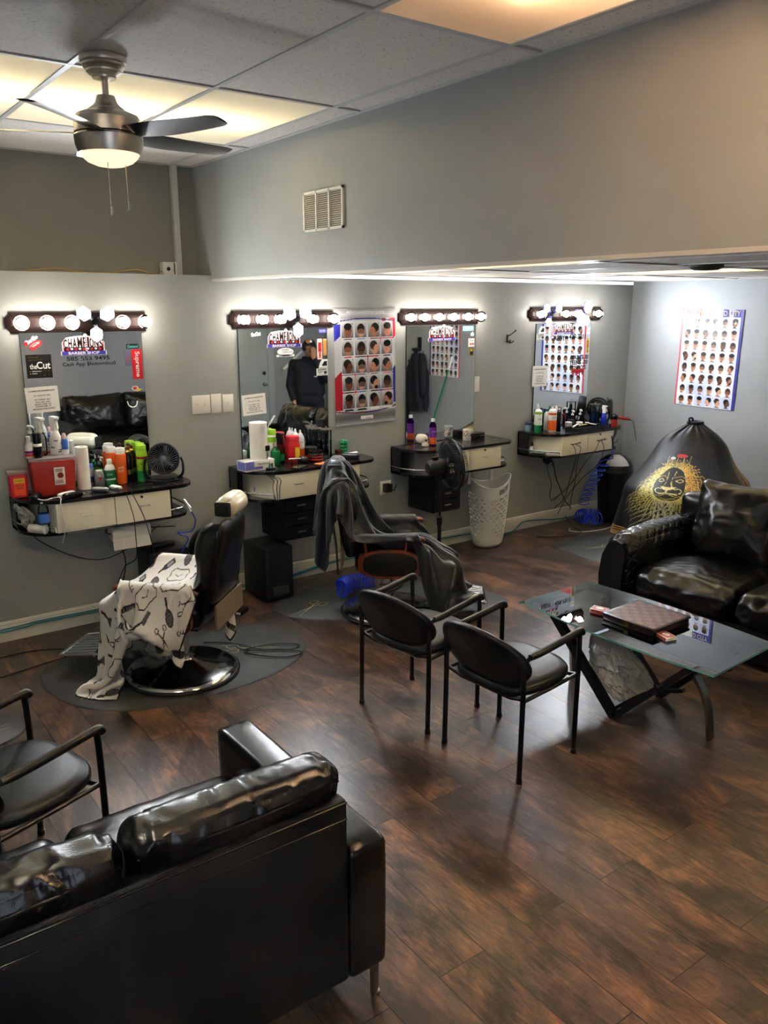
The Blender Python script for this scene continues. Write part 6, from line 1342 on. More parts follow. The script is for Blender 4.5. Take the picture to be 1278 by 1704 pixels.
prod('hairspray_can', 'orange aerosol can with white cap on the leftmost counter', 'spray can', 1.733, 5.30, can(.235, .036), 'orange', [(cancap(.235, .036), 'white_pl', 'cap')], None, txt=[('stiff', .035, .014, .11, .037), ('stuff', .035, .014, .09, .037)], ink_='white_pl')
prod('hairspray_can', 'orange aerosol can with white cap, behind the front one', 'spray can', 1.70, 5.385, can(.235, .036), 'orange', [(cancap(.235, .036), 'white_pl', 'cap')], None)
for k, (x, y, lb) in enumerate(((1.795, 5.335, 'black ornate cologne bottle with gold collar, left one of the pair'), (1.838, 5.385, 'black ornate cologne bottle with gold collar, rear one of the pair'))):
    prod('cologne_bottle', lb, 'bottle', x, y, [(.026, 0), (.027, .004), (.027, .17), (.022, .19), (.018, .195)], 'black_gloss', [([(.020, .195), (.021, .20), (.016, .205), (.016, .212)], 'gold', 'collar'), (lambda q: q.sph((0, 0, .224), .014, n=8), 'brown', 'stopper')], [(.05, .08, .0275, 'gold')], group='ornate black bottles')
prod('hair_sheen_can', 'green and yellow aerosol can, front right of the leftmost counter group', 'spray can', 1.876, 5.305, can(.24, .036), 'lime', [(cancap(.24, .036), 'lime', 'cap')], [(.005, .07, .0363, 'green'), (.150, .165, .0364, 'redbox')], txt=[('olive oil', .05, .014, .12, .037)], ink_='ink')
prod('hair_sheen_can', 'green and yellow aerosol can, behind the front one by the mirror', 'spray can', 1.895, 5.385, can(.24, .036), 'lime', [(cancap(.24, .036), 'lime', 'cap')], (.005, .07, .0363, 'green'))
prod('spray_can', 'dark blue-capped can behind the squat grey bottle', 'spray can', 1.535, 5.31, can(.15, .024), 'silver', [(cancap(.15, .024), 'bluepl', 'cap')], (.03, .07, .0243, 'darkblue'))
def clipper(label, x, y, rz, m, s=1., cord=None, dark='black_pl', z=ZT, cordm='black_pl'):
    t = thing('hair_clipper', label, 'hair clipper', (x, y, z), rz, 'electric hair clippers')
    q = MB(); q.soft((0, 0, .020*s), (.075*s, .023*s, .018*s), .015*s, (0, .002, .003), 0, 1, 12); q.build('body', m, t, ang=180)
    q = MB(); q.box(.070*s, .092*s, -.022*s, .022*s, .010*s, .022*s, r=.003); q.build('blade', 'steel', t)
    q = MB(); q.box(-.03*s, .03*s, -.008*s, .008*s, .0375*s, .041*s, r=.002); q.build('switch_panel', dark, t)
    if cord: q = MB(); q.tube([(p[0], p[1], p[2]) for p in cord], .0028, 6, sm=8); c = q.build('power_cord', cordm, t); c.matrix_parent_inverse = (Matrix.Translation((x, y, z))@Matrix.Rotation(rz, 4, 'Z')).inverted()
    return t
clipper('black and silver trimmer at the left end of the leftmost counter', 1.155, 5.14, 1.1, 'black_pl', .9, dark='silver', cord=[(1.13, 5.09, ZT+.02), (1.18, 5.07, ZT+.004), (1.24, 5.10, ZT+.004), (1.27, 5.05, ZT+.01), (1.26, 5.015, .95), (1.262, 5.0, .88), (1.27, 5.0, .80), (1.25, 5.02, .70)], cordm='white_pl')
clipper('white and chrome clipper in front of the large red container', 1.32, 5.10, .45, 'white_pl', .8, dark='chrome')
clipper('black clipper lying beside the white one on the leftmost counter', 1.345, 5.055, .25, 'black_gloss', .85)
clipper('silver clipper with cord hanging over the drawers', 1.53, 5.12, 2.4, 'silver', .75, [(1.61, 5.08, ZT+.02), (1.65, 5.04, ZT+.015), (1.665, 5.015, .93), (1.69, 5.0, .80), (1.70, 5.02, .68), (1.72, 5.10, .50), (1.70, 5.28, .40), (1.68, 5.40, .25)])
clipper('white trimmer with red switch and cord hanging over the drawers', 1.635, 5.13, 1.9, 'white_pl', .65, [(1.685, 5.05, ZT+.02), (1.69, 5.03, ZT+.012), (1.71, 5.012, .92), (1.76, 5.0, .78), (1.80, 5.02, .62), (1.86, 5.12, .45), (1.95, 5.3, .36)], dark='red')
def tool(name, label, pts, r, m, x, y, rz, cat='tool', flat=.5, group='small metal hair tools'):
    t = MB(); 
    for P_ in pts: t.tube([(a, b, .006) for a, b in P_], r, 6, sm=4, flat=flat)
    o = t.build(name, m, None, (x, y, ZT), rz); return tag(o, label, cat, group)
SC = [[(-.07, .004), (.0, 0), (.05, -.012), (.075, -.022), (.068, -.036), (.052, -.03), (.055, -.014)], [(-.07, -.004), (0, 0), (.05, .012), (.075, .022), (.068, .036), (.052, .03), (.055, .014)]]
tool('scissors', 'black-handled scissors lying left of the metal clips', SC, .003, 'black_metal', 1.80, 5.14, .4, 'scissors')
for k, (x, y, m_, lb) in enumerate(((1.875, 5.15, 'gold', 'gold hair clip nearest the green can'), (1.925, 5.13, 'chrome', 'chrome hair clip in the middle of the tool row'), (1.965, 5.105, 'chrome', 'chrome scissors at the middle of the tool row'), (1.985, 5.085, 'gold', 'gold scissors nearest the table fan'))):
    tool('scissors' if k > 1 else 'hair_clip', lb, SC if k > 1 else [[(-.045, .0), (.03, .007), (.05, .0), (.03, -.007), (-.045, 0)]], .0028, m_, x, y, .3+.5*k, 'scissors' if k > 1 else 'hair clip')
# lower shelf, first counter
prod('water_bottle', 'clear plastic water bottle with blue label on the lower left shelf', 'bottle', 1.172, 5.085, [(.028, 0), (.032, .008), (.030, .05), (.032, .06), (.032, .14), (.028, .165), (.013, .185), (.013, .19)], 'clear_water', [([(.015, .165), (.015, .178)], 'white_pl', 'cap')] and [([(.0145, .186), (.0145, .196)], 'white_pl', 'cap')], (.07, .125, .0325, 'bluepl'), z=.7625)
q = MB(); nU = 26; G = []
for j in range(18):
    v_ = j/17; row = []
    for i in range(nU+1):
        a = 2*PI*(i % nU)/nU; k = math.sin(PI*(v_*.92+.04))**.6*(1-.45*abs(noise.noise(Vector((math.cos(a)*2, math.sin(a)*2, v_*5))))*2); row.append((1.11+.055*k*math.cos(a)-.06*max(0, v_-.55)*2, 5.24+.08*k*math.sin(a), .765+.165*v_))
    G.append(row)
q.grid(G); tag(q.build('plastic_bag', 'bag', ang=60), 'crumpled white plastic bag stuffed on the lower left shelf', 'bag')
t = thing('paper_tube', 'white rolled tube lying on the lower left shelf before the water bottle', 'tube', (1.135, 5.10, .7925), -.9); q = MB(); q.lathe([(.016, -.055), (.026, -.055), (.028, .055), (.018, .055)], seg=20, ax='x'); q.build('roll', 'white_matte', t)
# paper towel under first counter
t = paper_roll('white paper towel roll hanging under the leftmost counter', 1.72, 5.19, .665, .050, .255, False, .0)
q = MB(); G = [[(x_, -.050, z_*1.) if False else (x_, -.045-.006*math.sin(z_*30), z_) for z_ in (-.02, -.05, -.08, -.105)] for x_ in np.linspace(-.125, .125, 8)]; q.grid(G); q.build('loose_sheet', 'towel', t)
q = MB(); q.tube([(-.14, .05, .077), (-.14, .05, 0), (-.14, 0, 0), (.14, 0, 0), (.14, .05, 0), (.14, .05, .077)], .005, 8); q.build('holder', 'grey_pl', t)
# airbrush with blue hose at right end of first counter
t = thing('air_hose', 'chrome blow gun with coiled blue hose at right of the leftmost counter', 'air hose', (2.06, 5.04, .83)); q = MB(); q.tube([(-.02, .0, .03), (.01, -.02, -.02), (.02, -.03, -.05)], [.010, .011, .008], 10); q.build('nozzle', 'chrome', t)
q = MB(); q.tube([(.02, -.03, -.05), (.05, -.02, -.12), (.03, 0, -.19), (-.02, .02, -.2), (-.06, .03, -.195), (-.03, .04, -.22), (.02, .05, -.25), (.0, .08, -.32), (-.03, .12, -.4)], .0045, 8, sm=6); q.build('hose', 'bluehose', t)
# --- second counter
t = thing('glove_box', 'blue and white glove box lying on the second counter', 'box', (2.665, 5.20, ZT), .10)
q = MB(); q.box(-.120, .120, -.058, .058, 0, .072, r=.002); q.build('carton', 'white_pl', t)
q = MB(); q.box(-.121, -.050, -.0585, -.058, .012, .070); q.box(-.1206, -.1200, -.05, .05, .008, .066); q.box(-.05, .02, -.0586, -.058, .012, .03); q.build('blue_print', K('lilac', rgb(110, 115, 200), .5), t, smooth=False)
q = MB(); text(q, 'NitriGuard', .10, .018, FM(.03, .048, -.0592), bold=.01); q.build('lettering', 'ink', t, smooth=False)
q = MB(); q.box(.07, .108, -.0592, -.058, .008, .04); q.build('size_square', 'green', t, smooth=False); q = MB(); text(q, 'L', .014, .022, FM(.089, .024, -.0598), bold=.02); q.build('lettering', 'white_pl', t, smooth=False)
paper_roll('thick white paper towel roll standing on the glove box', 2.70, 5.215, ZT+.0722, .063, .262)
t = thing('clamp_lamp', 'thin curved black desk lamp with round base on the second counter', 'lamp', (2.76, 5.165, ZT)); q = MB(); q.cyl((0, 0, 0), .048, .012, 28, b=.003); q.build('base', 'black_pl', t)
q = MB(); q.tube([(-.02, 0, .01), (-.02, .0, .12), (-.015, .02, .22), (.03, .06, .30), (.08, .08, .35)], .0045, 8, sm=6); q.build('gooseneck', 'silver', t); q = MB(); q.box(-.04, .0, -.01, .012, .13, .17, r=.004); q.build('clip', 'black_pl', t); q = MB(); q.tube([(.035, .062, .305), (.095, .085, .365)], .011, 8, flat=.4); q.build('lamp_head', 'silver', t)
prod('sanitizer_bottle', 'bottle of green liquid with clear cap on the second counter', 'bottle', 2.845, 5.235, [(.034, 0), (.037, .005), (.037, .105), (.022, .128), (.014, .132), (.014, .14)], 'greenish', [([(.016, .138), (.016, .162), (.014, .165)], 'clear', 'cap')], liquid=([(.034, .003), (.035, .1), (.030, .11)], K('greenl', rgb(30, 150, 110), .2)))
sprayer('spray bottle with black trigger head on the second counter', 2.925, 5.31, ZT, .225, .032, 'greenish', 'black_pl', (.02, .07, .0325, 'green'))
prod('hair_sheen_can', 'lime green can behind the black trigger bottle on the second counter', 'spray can', 2.90, 5.385, can(.245, .034), 'paper', [(cancap(.245, .036), 'lime', 'cap')], (.15, .19, .0345, 'lime'))
prod('sharps_jar', 'red plastic jar with yellow label on the second counter', 'jar', 3.03, 5.305, [(.050, 0), (.054, .006), (.054, .135), (.048, .155), (.046, .165)], 'red', [([(.050, .165), (.051, .185), (.046, .195), (.0, .197)], 'pinkbox', 'lid'), (lambda q: [q.add([(.0548*math.sin(a), -.0548*math.cos(a), z_) for a in (-.2+.13*k, -.2+.13*(k+1)) for z_ in (.03, .115)], [(0, 2, 3, 1)]) for k in range(7)], 'yellow', 'label_plate')])
prod('spray_bottle', 'white nozzle bottle with orange base left of the disinfectant jars', 'bottle', 3.115, 5.335, [(.028, 0), (.030, .004), (.030, .17), (.016, .20), (.010, .205)], 'white_pl', [([(.010, .205), (.006, .228)], 'white_pl', 'nozzle')], [(.0, .09, .0303, 'orange')], txt=[('Dax', .03, .012, .14, .0308)])
prod('spray_bottle', 'white nozzle bottle by the mirror, behind the red jar', 'bottle', 3.105, 5.392, [(.027, 0), (.029, .004), (.029, .17), (.016, .20), (.010, .205)], 'white_pl', [([(.010, .205), (.006, .232)], 'white_pl', 'nozzle')])
def dis_jar(label, x, y, liq, r=.043, h=.215, fl=.62):
    t = thing('disinfectant_jar', label, 'jar', (x, y, ZT), 0, 'tall glass disinfectant jars')
    q = MB(); q.lathe([(r*.9, 0), (r, .006), (r, h)], seg=28, cap=False); q.build('glass_body', 'clear', t, ang=60)
    q = MB(); q.lathe([(r*.93, .006), (r*.93, h*fl), (0, h*fl)], seg=24); q.build('liquid', liq, t, ang=60)
    q = MB(); q.lathe([(r*1.04, h), (r*1.05, h+.008), (r*.3, h+.012), (.008, h+.014), (.009, h+.022), (0, h+.026)], seg=28); q.build('lid', 'steel', t, ang=40)
    q = MB(); q.box(-.012, -.007, -.01, .01, .03, h-.02); q.box(.004, .008, -.008, .008, .02, h-.03); q.build('comb', 'black_pl', t); return t
dis_jar('clear disinfectant jar in front on the second counter', 3.325, 5.305, 'clear_water'); dis_jar('clear disinfectant jar by the mirror on the second counter', 3.285, 5.384, 'clear_water')
prod('brush_holder', 'black round comb holder with red bands on the second counter', 'holder', 3.165, 5.20, [(.050, 0), (.054, .004), (.054, .062), (.052, .064)], 'black_pl', [(lambda q: [q.tube([(.042*math.cos(a), .042*math.sin(a), .055), (.046*math.cos(a), .046*math.sin(a), .088)], .0065, 6) for a in np.linspace(0, 2*PI, 16, endpoint=False)], 'black_metal', 'comb_teeth')], [(.022, .027, .0548, 'red'), (.042, .047, .0548, 'red')])
prod('tub', 'black and red round tub behind the comb holder', 'jar', 3.19, 5.31, [(.045, 0), (.048, .004), (.048, .075)], 'black_pl', [([(.049, .075), (.049, .095), (.046, .098)], 'black_pl', 'lid')], [(.03, .038, .0488, 'red')])
q = MB(); q.box(-.055, .055, -.032, .032, 0, .0015); tag(q.build('paper_card', 'orange_card', None, (3.17, 5.12, ZT), .3, smooth=False), 'orange paper card under the front of the comb holder', 'card')
prod('glass_cup', 'small clear glass on the second counter', 'glass', 2.955, 5.15, [(.024, 0), (.026, .004), (.027, .05), (.025, .05), (.024, .006)], 'clear'); 
t = thing('smartphone', 'black smartphone lying in front of the small glass', 'phone', (2.95, 5.075, ZT), .5); q = MB(); q.box(-.07, .07, -.036, .036, 0, .009, r=.004); q.build('phone_body', 'black_gloss', t); q = MB(); q.box(-.064, .064, -.032, .032, .009, .0094); q.build('screen', K('screen', rgb(70, 66, 50), .1), t, smooth=False)
prod('neck_duster', 'black round puff brush behind the small glass', 'brush', 3.06, 5.205, [(.02, 0), (.038, .012), (.042, .03), (.03, .048), (0, .055)], 'black_pl', [(lambda q: q.tube([(-.03, -.01, .04), (-.14, -.03, .05)], .005, 6), 'white_pl', 'handle')])
prod('paper_cup', 'small dark brown cup right of the disinfectant jars', 'cup', 3.42, 5.275, [(.024, 0), (.034, .052), (.032, .052), (.022, .006)], 'brown')
t = thing('bubble_can', 'green bumpy can on the right end of the second counter', 'can', (3.505, 5.335, ZT)); q = MB(); q.cyl((0, 0, 0), .030, .118, 20, b=.008); q.build('body', 'green', t); q = MB()
for j in range(4):
    for i in range(10): a = 2*PI*(i+.5*(j % 2))/10; q.sph((.029*math.cos(a), .029*math.sin(a), .018+.026*j), .0085, n=5)
q.build('bumps', K('green2', rgb(60, 170, 110), .25, coat=.5), t)
clipper('silver clipper at the right end of the second counter', 3.49, 5.215, .3, 'silver', 1.); clipper('black clipper behind the cape at the right end of the second counter', 3.45, 5.16, 2.3, 'black_pl', 1.)
prod('wipes_canister', 'white and blue canister on the lower shelf of the second counter', 'canister', 2.70, 5.245, [(.032, 0), (.034, .004), (.034, .12), (.032, .122)], 'white_pl', [([(.034, .122), (.034, .145), (.03, .15)], 'bluepl', 'lid')], [(.03, .07, .0345, 'bluepl')], z=.7625)
def cord(label, pts, r=.003, m='black_pl', cat='cable', name='floor_cable', sm=8, par=None):
    q = MB(); q.tube(pts, r, 6, sm=sm)
    if par is not None:      # part of the counter it is wired to
        P_ = bpy.data.objects[par]; o = q.build('power_cord', m, P_, ang=180); o.location = -P_.location; return o
    return tag(q.build(name, m, ang=180), label, cat)
for k, (dx, lb) in enumerate(((0, 'black cord dropping through the second counter, leftmost'), (.03, 'black cord dropping through the second counter, middle'), (.055, 'black cord dropping through the second counter, nearest the drawer'))):
    cord(lb, [(2.70+dx*.6, 5.10, ZT-.03), (2.69+dx, 4.99, ZT-.05), (2.68+dx, 4.985, .86), (2.70+dx*.5, 4.98, .74), (2.68+dx*1.6, 5.02, .62), (2.70+dx, 5.08, .5), (2.66+dx*2, 5.12, .43)], par='styling_counter.001')
# --- third counter
t = thing('skull_ornament', 'small cream skull ornament on the third counter', 'ornament', (4.248, 5.285, ZT), -1.15)
q = MB(); q.soft((0, 0, .062), (.052, .038, .040), .0395, (0, 0, 0), 0, 1, 18); q.soft((.032, 0, .034), (.026, .026, .026), .02, (0, 0, 0), 0, 1, 10); q.build('cranium', 'bone', t, ang=180)
q = MB(); [q.sph((.050, s_*.016, .052), .009, .011, .011, 8) for s_ in (-1, 1)]; q.sph((.058, 0, .036), .004, .004, .007, 6); q.build('eye_socket', 'ink', t)
q = MB(); q.soft((.034, 0, .010), (.026, .022, .0095), .009, (0, 0, 0), 0, 1, 8); [q.box(.056+.0, .0595, -.016+k*.0055, -.0115+k*.0055, .014, .024, r=.001) for k in range(6)]; q.build('jaw', 'bone', t, ang=60)
def ribbon_bottle(label, x, y):
    return prod('juice_bottle', label, 'bottle', x, y, [(.028, 0), (.031, .005), (.031, .15), (.026, .18), (.014, .195), (.014, .20)], 'purple_liquid', [([(.016, .198), (.016, .222), (.014, .224)], 'white_pl', 'cap')], [(.012, .068, .0315, 'orange'), (.068, .152, .0315, 'purple')], txt=[('drink', .03, .012, .12, .032)], ink_='white_pl')
ribbon_bottle('purple-labelled bottle with white cap beside the skull', 4.352, 5.265)
def cupprint():
    q = MB()
    for k in range(60):
        a = RNG.uniform(0, 2*PI); z_ = RNG.uniform(.015, .085); q.T = Matrix.Rotation(a, 4, 'Z'); q.sph((.0375, 0, z_), .0008, .006, .005, 5, k % 4)
    return q
t = prod('patterned_cup', 'white cup with multicoloured blotches on the third counter', 'cup', 4.757, 5.29, [(.034, 0), (.0365, .004), (.037, .098), (.034, .098), (.033, .006)], 'white_pl'); cupprint().build('blotches', ['red', 'ink', 'yellow', 'purple'], t)
t = thing('radio_box', 'flat black electronic box at the right of the third counter', 'device', (4.89, 5.315, ZT), .0); q = MB(); q.box(-.062, .062, -.045, .045, 0, .055, r=.004); q.build('case', 'black_pl', t); q = MB(); q.box(-.05, .05, -.0465, -.045, .012, .045); q.build('front_panel', 'black_gloss', t); q = MB(); [q.cyl((a, -.0475, .03), .004, .002, 8, ax='y') for a in (-.03, .0, .02, .04)]; q.build('knob', 'silver', t)
t = thing('hand_tool', 'black and white hand tool on the right shelf of the third counter', 'tool', (4.99, 5.16, .7625), 1.2); q = MB(); q.soft((0, 0, .02), (.06, .03, .02), .018, (0, 0, 0), 0, 1, 10); q.build('body', 'black_pl', t, ang=180); q = MB(); q.tube([(-.05, 0, .035), (0, 0, .075), (.05, 0, .05)], .009, 8, sm=4); q.build('handle', 'white_pl', t)
# --- fourth counter
prod('hair_sheen_can', 'lime and white aerosol can at the left of the last counter', 'spray can', 5.62, 5.275, [(.034, 0), (.036, .004), (.036, .185), (.026, .205), (.012, .21)], 'white_matte', [([(.012, .21), (.008, .232)], 'white_pl', 'nozzle')], [(.0, .065, .0363, 'green'), (.165, .186, .0362, 'lime')], txt=[('Olive', .04, .014, .12, .037)])
prod('hair_gel_jar', 'small blue and white jar at the far left of the last counter', 'jar', 5.60, 5.375, [(.028, 0), (.030, .004), (.030, .055)], K('paleblue', rgb(150, 180, 200), .4), [([(.031, .055), (.031, .075), (.029, .077)], 'darkblue', 'lid')])
for k, (x, y, lb) in enumerate(((5.71, 5.375, 'small black bottle with green mark, left one by the mirror'), (5.765, 5.385, 'small black bottle with green mark, right one by the mirror'))):
    prod('beard_oil_bottle', lb, 'bottle', x, y, [(.021, 0), (.022, .004), (.022, .12), (.012, .135), (.011, .14)], 'black_gloss', [([(.013, .14), (.013, .178), (.011, .18)], 'black_pl', 'cap')], (.04, .06, .0225, 'lime'), group='small black oil bottles')
prod('hair_sheen_can', 'orange and white nozzle can on the last counter', 'spray can', 5.745, 5.215, [(.037, 0), (.039, .004), (.039, .18), (.028, .205), (.012, .21)], 'white_matte', [([(.012, .21), (.008, .232)], 'white_pl', 'nozzle')], [(.012, .105, .0393, 'orange'), (.155, .175, .0393, 'orange')], txt=[('STIFF', .045, .014, .132, .040)])
prod('spray_bottle', 'white bottle behind the orange can on the last counter', 'bottle', 5.77, 5.305, [(.026, 0), (.028, .004), (.028, .15), (.012, .175)], 'white_pl', [([(.013, .175), (.013, .2)], 'green', 'cap')], None)
prod('spray_can', 'slim black can right of the orange one on the last counter', 'spray can', 5.855, 5.235, can(.175, .022), 'black_gloss', [(cancap(.175, .022), 'black_pl', 'cap')])
prod('pump_bottle', 'blue-labelled bottle with white nozzle on the last counter', 'bottle', 5.885, 5.30, [(.026, 0), (.028, .004), (.028, .14), (.012, .165)], 'bluepl', [([(.013, .165), (.012, .20), (.006, .22)], 'white_pl', 'nozzle')], (.03, .09, .0285, K('skyb', rgb(120, 180, 230), .4)))
prod('spray_can', 'green can between bottles at the back of the last counter', 'spray can', 5.83, 5.385, can(.19, .024), 'green', [(cancap(.19, .024), 'darkblue', 'cap')])
t_ = prod('pomade_jar', 'white round jar in front of the mirror on the last counter', 'jar', 6.03, 5.265, [(.030, 0), (.033, .004), (.033, .04)], 'white_pl', [([(.034, .04), (.034, .058), (.031, .06)], 'white_matte', 'lid')], group='white pomade jars')
prod('pomade_jar', 'white jar with dark band beside the pump bottles on the last counter', 'jar', 6.19, 5.27, [(.030, 0), (.032, .004), (.032, .03)], 'white_pl', [([(.033, .03), (.033, .045), (.030, .047)], 'white_matte', 'lid')], (.005, .02, .0325, 'ink'), group='white pomade jars')
prod('pomade_jar', 'black and chrome round jar between the white jars', 'jar', 6.10, 5.30, [(.028, 0), (.030, .004), (.030, .05)], 'chrome', [([(.031, .05), (.031, .07), (.028, .072)], 'black_pl', 'lid')])
for x, y, lb in ((6.17, 5.345, 'clear pump bottle with white pump, left one on the last counter'), (6.265, 5.33, 'clear pump bottle with white pump, right one on the last counter')):
    prod('pump_bottle', lb, 'bottle', x, y, [(.030, 0), (.036, .006), (.036, .055), (.030, .08), (.014, .10), (.012, .105)], 'clear', [(pumphead(.105, .013, .04), 'white_pl', 'pump_head')], None, ZT, A-.8, group='clear pump bottles')
dis_jar('tall jar of dark blue disinfectant on the last counter', 6.40, 5.265, K('barbi', rgb(14, 50, 86), .12), .048, .20, .66)
sprayer('white and blue continuous spray bottle at the right of the last counter', 6.455, 5.195, ZT, .195, .026, 'bluehose', 'white_pl')
dis_jar('short jar of blue liquid against the mirror on the last counter', 6.0, 5.378, K('barbi2', rgb(20, 70, 110), .15), .032, .19, .6)
# tray with combs
t = thing('tool_tray', 'black tray of combs and cream brushes at the front of the last counter', 'tray', (6.10, 5.12, ZT), .03)
q = MB(); w, d = .21, .068; q.box(-w, w, -d, d, 0, .006)
for a in ((-w, w, -d, -d+.006), (-w, w, d-.006, d), (-w, -w+.006, -d, d), (w-.006, w, -d, d)): q.box(*a, .006, .032)
q.build('tray_body', 'black_pl', t, smooth=False); q = MB(); [q.box(-.14+k*.08, -.136+k*.08, -d-.001, -d, .004, .03) for k in range(5)]; q.build('ridge', 'black_gloss', t, smooth=False)
for k, (pts, m_, r_, lb) in enumerate(((((-.19, -.01, .04), (-.08, .02, .06)), 'bone', .008, 'cream clipper brush lying across the left of the black tray'), (((-.09, .0, .045), (.04, .02, .045)), K('combw', rgb(200, 180, 120), .4), .009, 'yellowed comb lying in the middle of the black tray'), (((.03, .03, .06), (.12, -.03, .04)), 'bone', .008, 'cream clipper brush lying across the right of the black tray'), (((.10, .01, .042), (.20, .0, .042)), 'black_metal', .008, 'black comb at the right end of the black tray'))):
    q = MB(); q.tube([(p[0]+6.10, p[1]+5.12, p[2]+ZT-.002) for p in pts], r_, 8, flat=.5); q.tube([(pts[0][0]+6.10, pts[0][1]+5.12-.004, pts[0][2]+ZT), ((pts[0][0]*2+pts[1][0])/3+6.10, (pts[0][1]*2+pts[1][1])/3+5.116, (pts[0][2]*2+pts[1][2])/3+ZT)], r_*1.3, 8, flat=.6); tag(q.build('comb' if k % 2 else 'clipper_brush', m_), lb, 'comb' if k % 2 else 'brush')
# hair dryer
t = thing('hair_dryer', 'red and black hair dryer at the right end of the last counter', 'hair dryer', (6.50, 5.10, ZT), -.25)
q = MB(); q.lathe([(.026, .0), (.030, .01), (.030, .06), (.034, .065)], seg=24); q.build('red_cup', 'redbox', t); q = MB(); q.T = Matrix.Translation((.005, .01, .085)); q.sph((0, 0, 0), .040, .036, .034, 10); q.build('motor_housing', 'black_gloss', t, ang=180)
q = MB(); q.tube([(.03, 0, .085), (.10, .01, .07), (.18, .015, .055), (.20, .015, .048)], [.014, .016, .013, .008], 10, sm=4); q.build('handle', 'redbox', t); q = MB(); q.tube([(.10, .01, .083), (.18, .015, .067)], .006, 8); q.build('grip', 'black_pl', t)
q = MB(); q.tube([(.20, .015, .048), (.235, .01, .02), (.25, -.0, -.06), (.27, -.01, -.16)], .003, 6, sm=6); q.build('power_cord', 'black_pl', t)
# black curved hook-like massager on the wall end
t = thing('handheld_massager', 'black curved handheld massager hanging at the corner beside the fan', 'massager', (6.71, 5.33, ZT))
q = MB(); q.tube([(-.035, 0, .235), (-.01, 0, .20), (.0, -.0, .11), (.02, -.01, .03), (.075, -.02, -.05), (.085, -.02, -.12), (.04, -.02, -.19), (.0, -.02, -.21)], [.016, .030, .030, .016, .013, .012, .010, .008], 12, sm=5); q.build('body', 'grey_pl', t, ang=180)
q = MB(); q.lathe([(.018, 0), (.024, .012), (.016, .024)], (-.045, 0, .235), 16, ax='x'); q.build('head', 'silver', t)
# lower shelf of the fourth counter
prod('hair_gel_jar', 'brown jar at the back of the lower shelf of the last counter', 'jar', 5.665, 5.335, [(.044, 0), (.047, .006), (.047, .10), (.03, .12)], 'brown', [([(.022, .12), (.022, .135)], 'white_pl', 'cap')], z=.7625)
t = thing('lotion_tube', 'pale green tube lying on the lower shelf of the last counter', 'tube', (5.65, 5.19, .786), -.75); q = MB(); q.tube([(-.10, 0, 0), (-.05, 0, 0), (.08, 0, 0)], [.020, .023, .020], 14); q.build('body', K('palemint', rgb(205, 220, 200), .4), t, ang=50); q = MB(); q.tube([(-.14, 0, 0), (-.10, 0, 0)], .015, 12); q.build('cap', 'white_pl', t)
prod('white_cup', 'white cap-like cup at the left of the lower shelf of the last counter', 'cup', 5.575, 5.30, [(.020, 0), (.024, .004), (.022, .05), (.018, .07)], 'white_pl', z=.7625)
# cords of station four, blue coil hose
Y4 = 5.0
for k, (pts, lb) in enumerate((([(5.83, 5.03, .862), (5.84, 5.0, .80), (5.87, 5.02, .70), (5.90, 5.1, .50), (5.95, 5.2, .30), (5.92, 5.3, .18)], 'black cord looped from the left drawer handle of the last counter'), ([(5.86, 5.02, .862), (5.91, 5.0, .82), (5.90, 5.02, .70), (5.97, 5.1, .45), (6.05, 5.2, .28), (6.1, 5.25, .15)], 'second black cord from the left drawer handle of the last counter'),
    ([(6.20, 5.02, .864), (6.12, 5.0, .78), (6.0, 5.02, .66), (5.96, 5.1, .5), (5.90, 5.2, .35), (5.86, 5.28, .28)], 'black cord from the right drawer handle crossing leftwards'), ([(6.22, 5.02, .864), (6.24, 5.0, .78), (6.20, 5.02, .64), (6.12, 5.12, .5), (6.02, 5.2, .34), (5.98, 5.3, .12)], 'black cord from the right drawer handle hanging straight'),
    ([(5.72, 5.2, .74), (5.75, 5.18, .66), (5.82, 5.2, .52), (5.95, 5.25, .38), (6.08, 5.3, .24), (6.22, 5.34, .14)], 'thick black cord bundle below the last counter'), ([(5.70, 5.22, .73), (5.70, 5.2, .60), (5.78, 5.22, .46), (5.80, 5.25, .34), (5.9, 5.3, .26), (6.05, 5.34, .3)], 'black cord sagging left below the last counter'))):
    cord(lb, pts, .003 if k != 4 else .005, par='styling_counter.003')
q = MB(); q.sph((5.73, 5.24, .70), .045, .04, .05, 10); q.tube([(5.70, 5.2, .71), (5.76, 5.18, .67), (5.72, 5.17, .66)], .006, 6); tag(q.build('plug_bundle', 'black_pl'), 'black knot of plugs under the last counter', 'plug')
t = thing('air_hose', 'blue coiled air hose hanging from the last counter to the floor', 'air hose', (6.33, 4.97, .78)); q = MB(); q.tube([(-.02, .0, .12), (.0, 0, .06), (.005, 0, .0)], [.006, .009, .008], 10); q.tube([(.0, 0, .04), (.05, -.005, .06), (.08, 0, .085)], .004, 6); q.build('blow_gun', 'dark_metal', t)
P_ = [(.005, 0, .0), (.01, .0, -.10)]
for k in range(9*14):
    a = 2*PI*k/14; v_ = k/(9*14); P_.append((-.10-.10*v_+.11*v_*0+.055*math.cos(a)+.08*(1-v_)**3, .05+.10*v_+.055*math.sin(a), -.13-.42*v_+.012*math.cos(a)))
q = MB(); q.tube(P_, .0048, 6); q.build('hose_coil', 'bluehose', t)
P_ = []
for k in range(16*14): a = 2*PI*k/14; b = 2*PI*k/(16*14)*.8; R_ = .055; P_.append((-.14+(.09+R_*math.cos(a))*math.cos(b), .10+(.09+R_*math.cos(a))*math.sin(b), -.70+.03+R_*math.sin(a)))
q = MB(); q.tube(P_, .0046, 6); q.build('hose_bundle', 'bluehose', t)
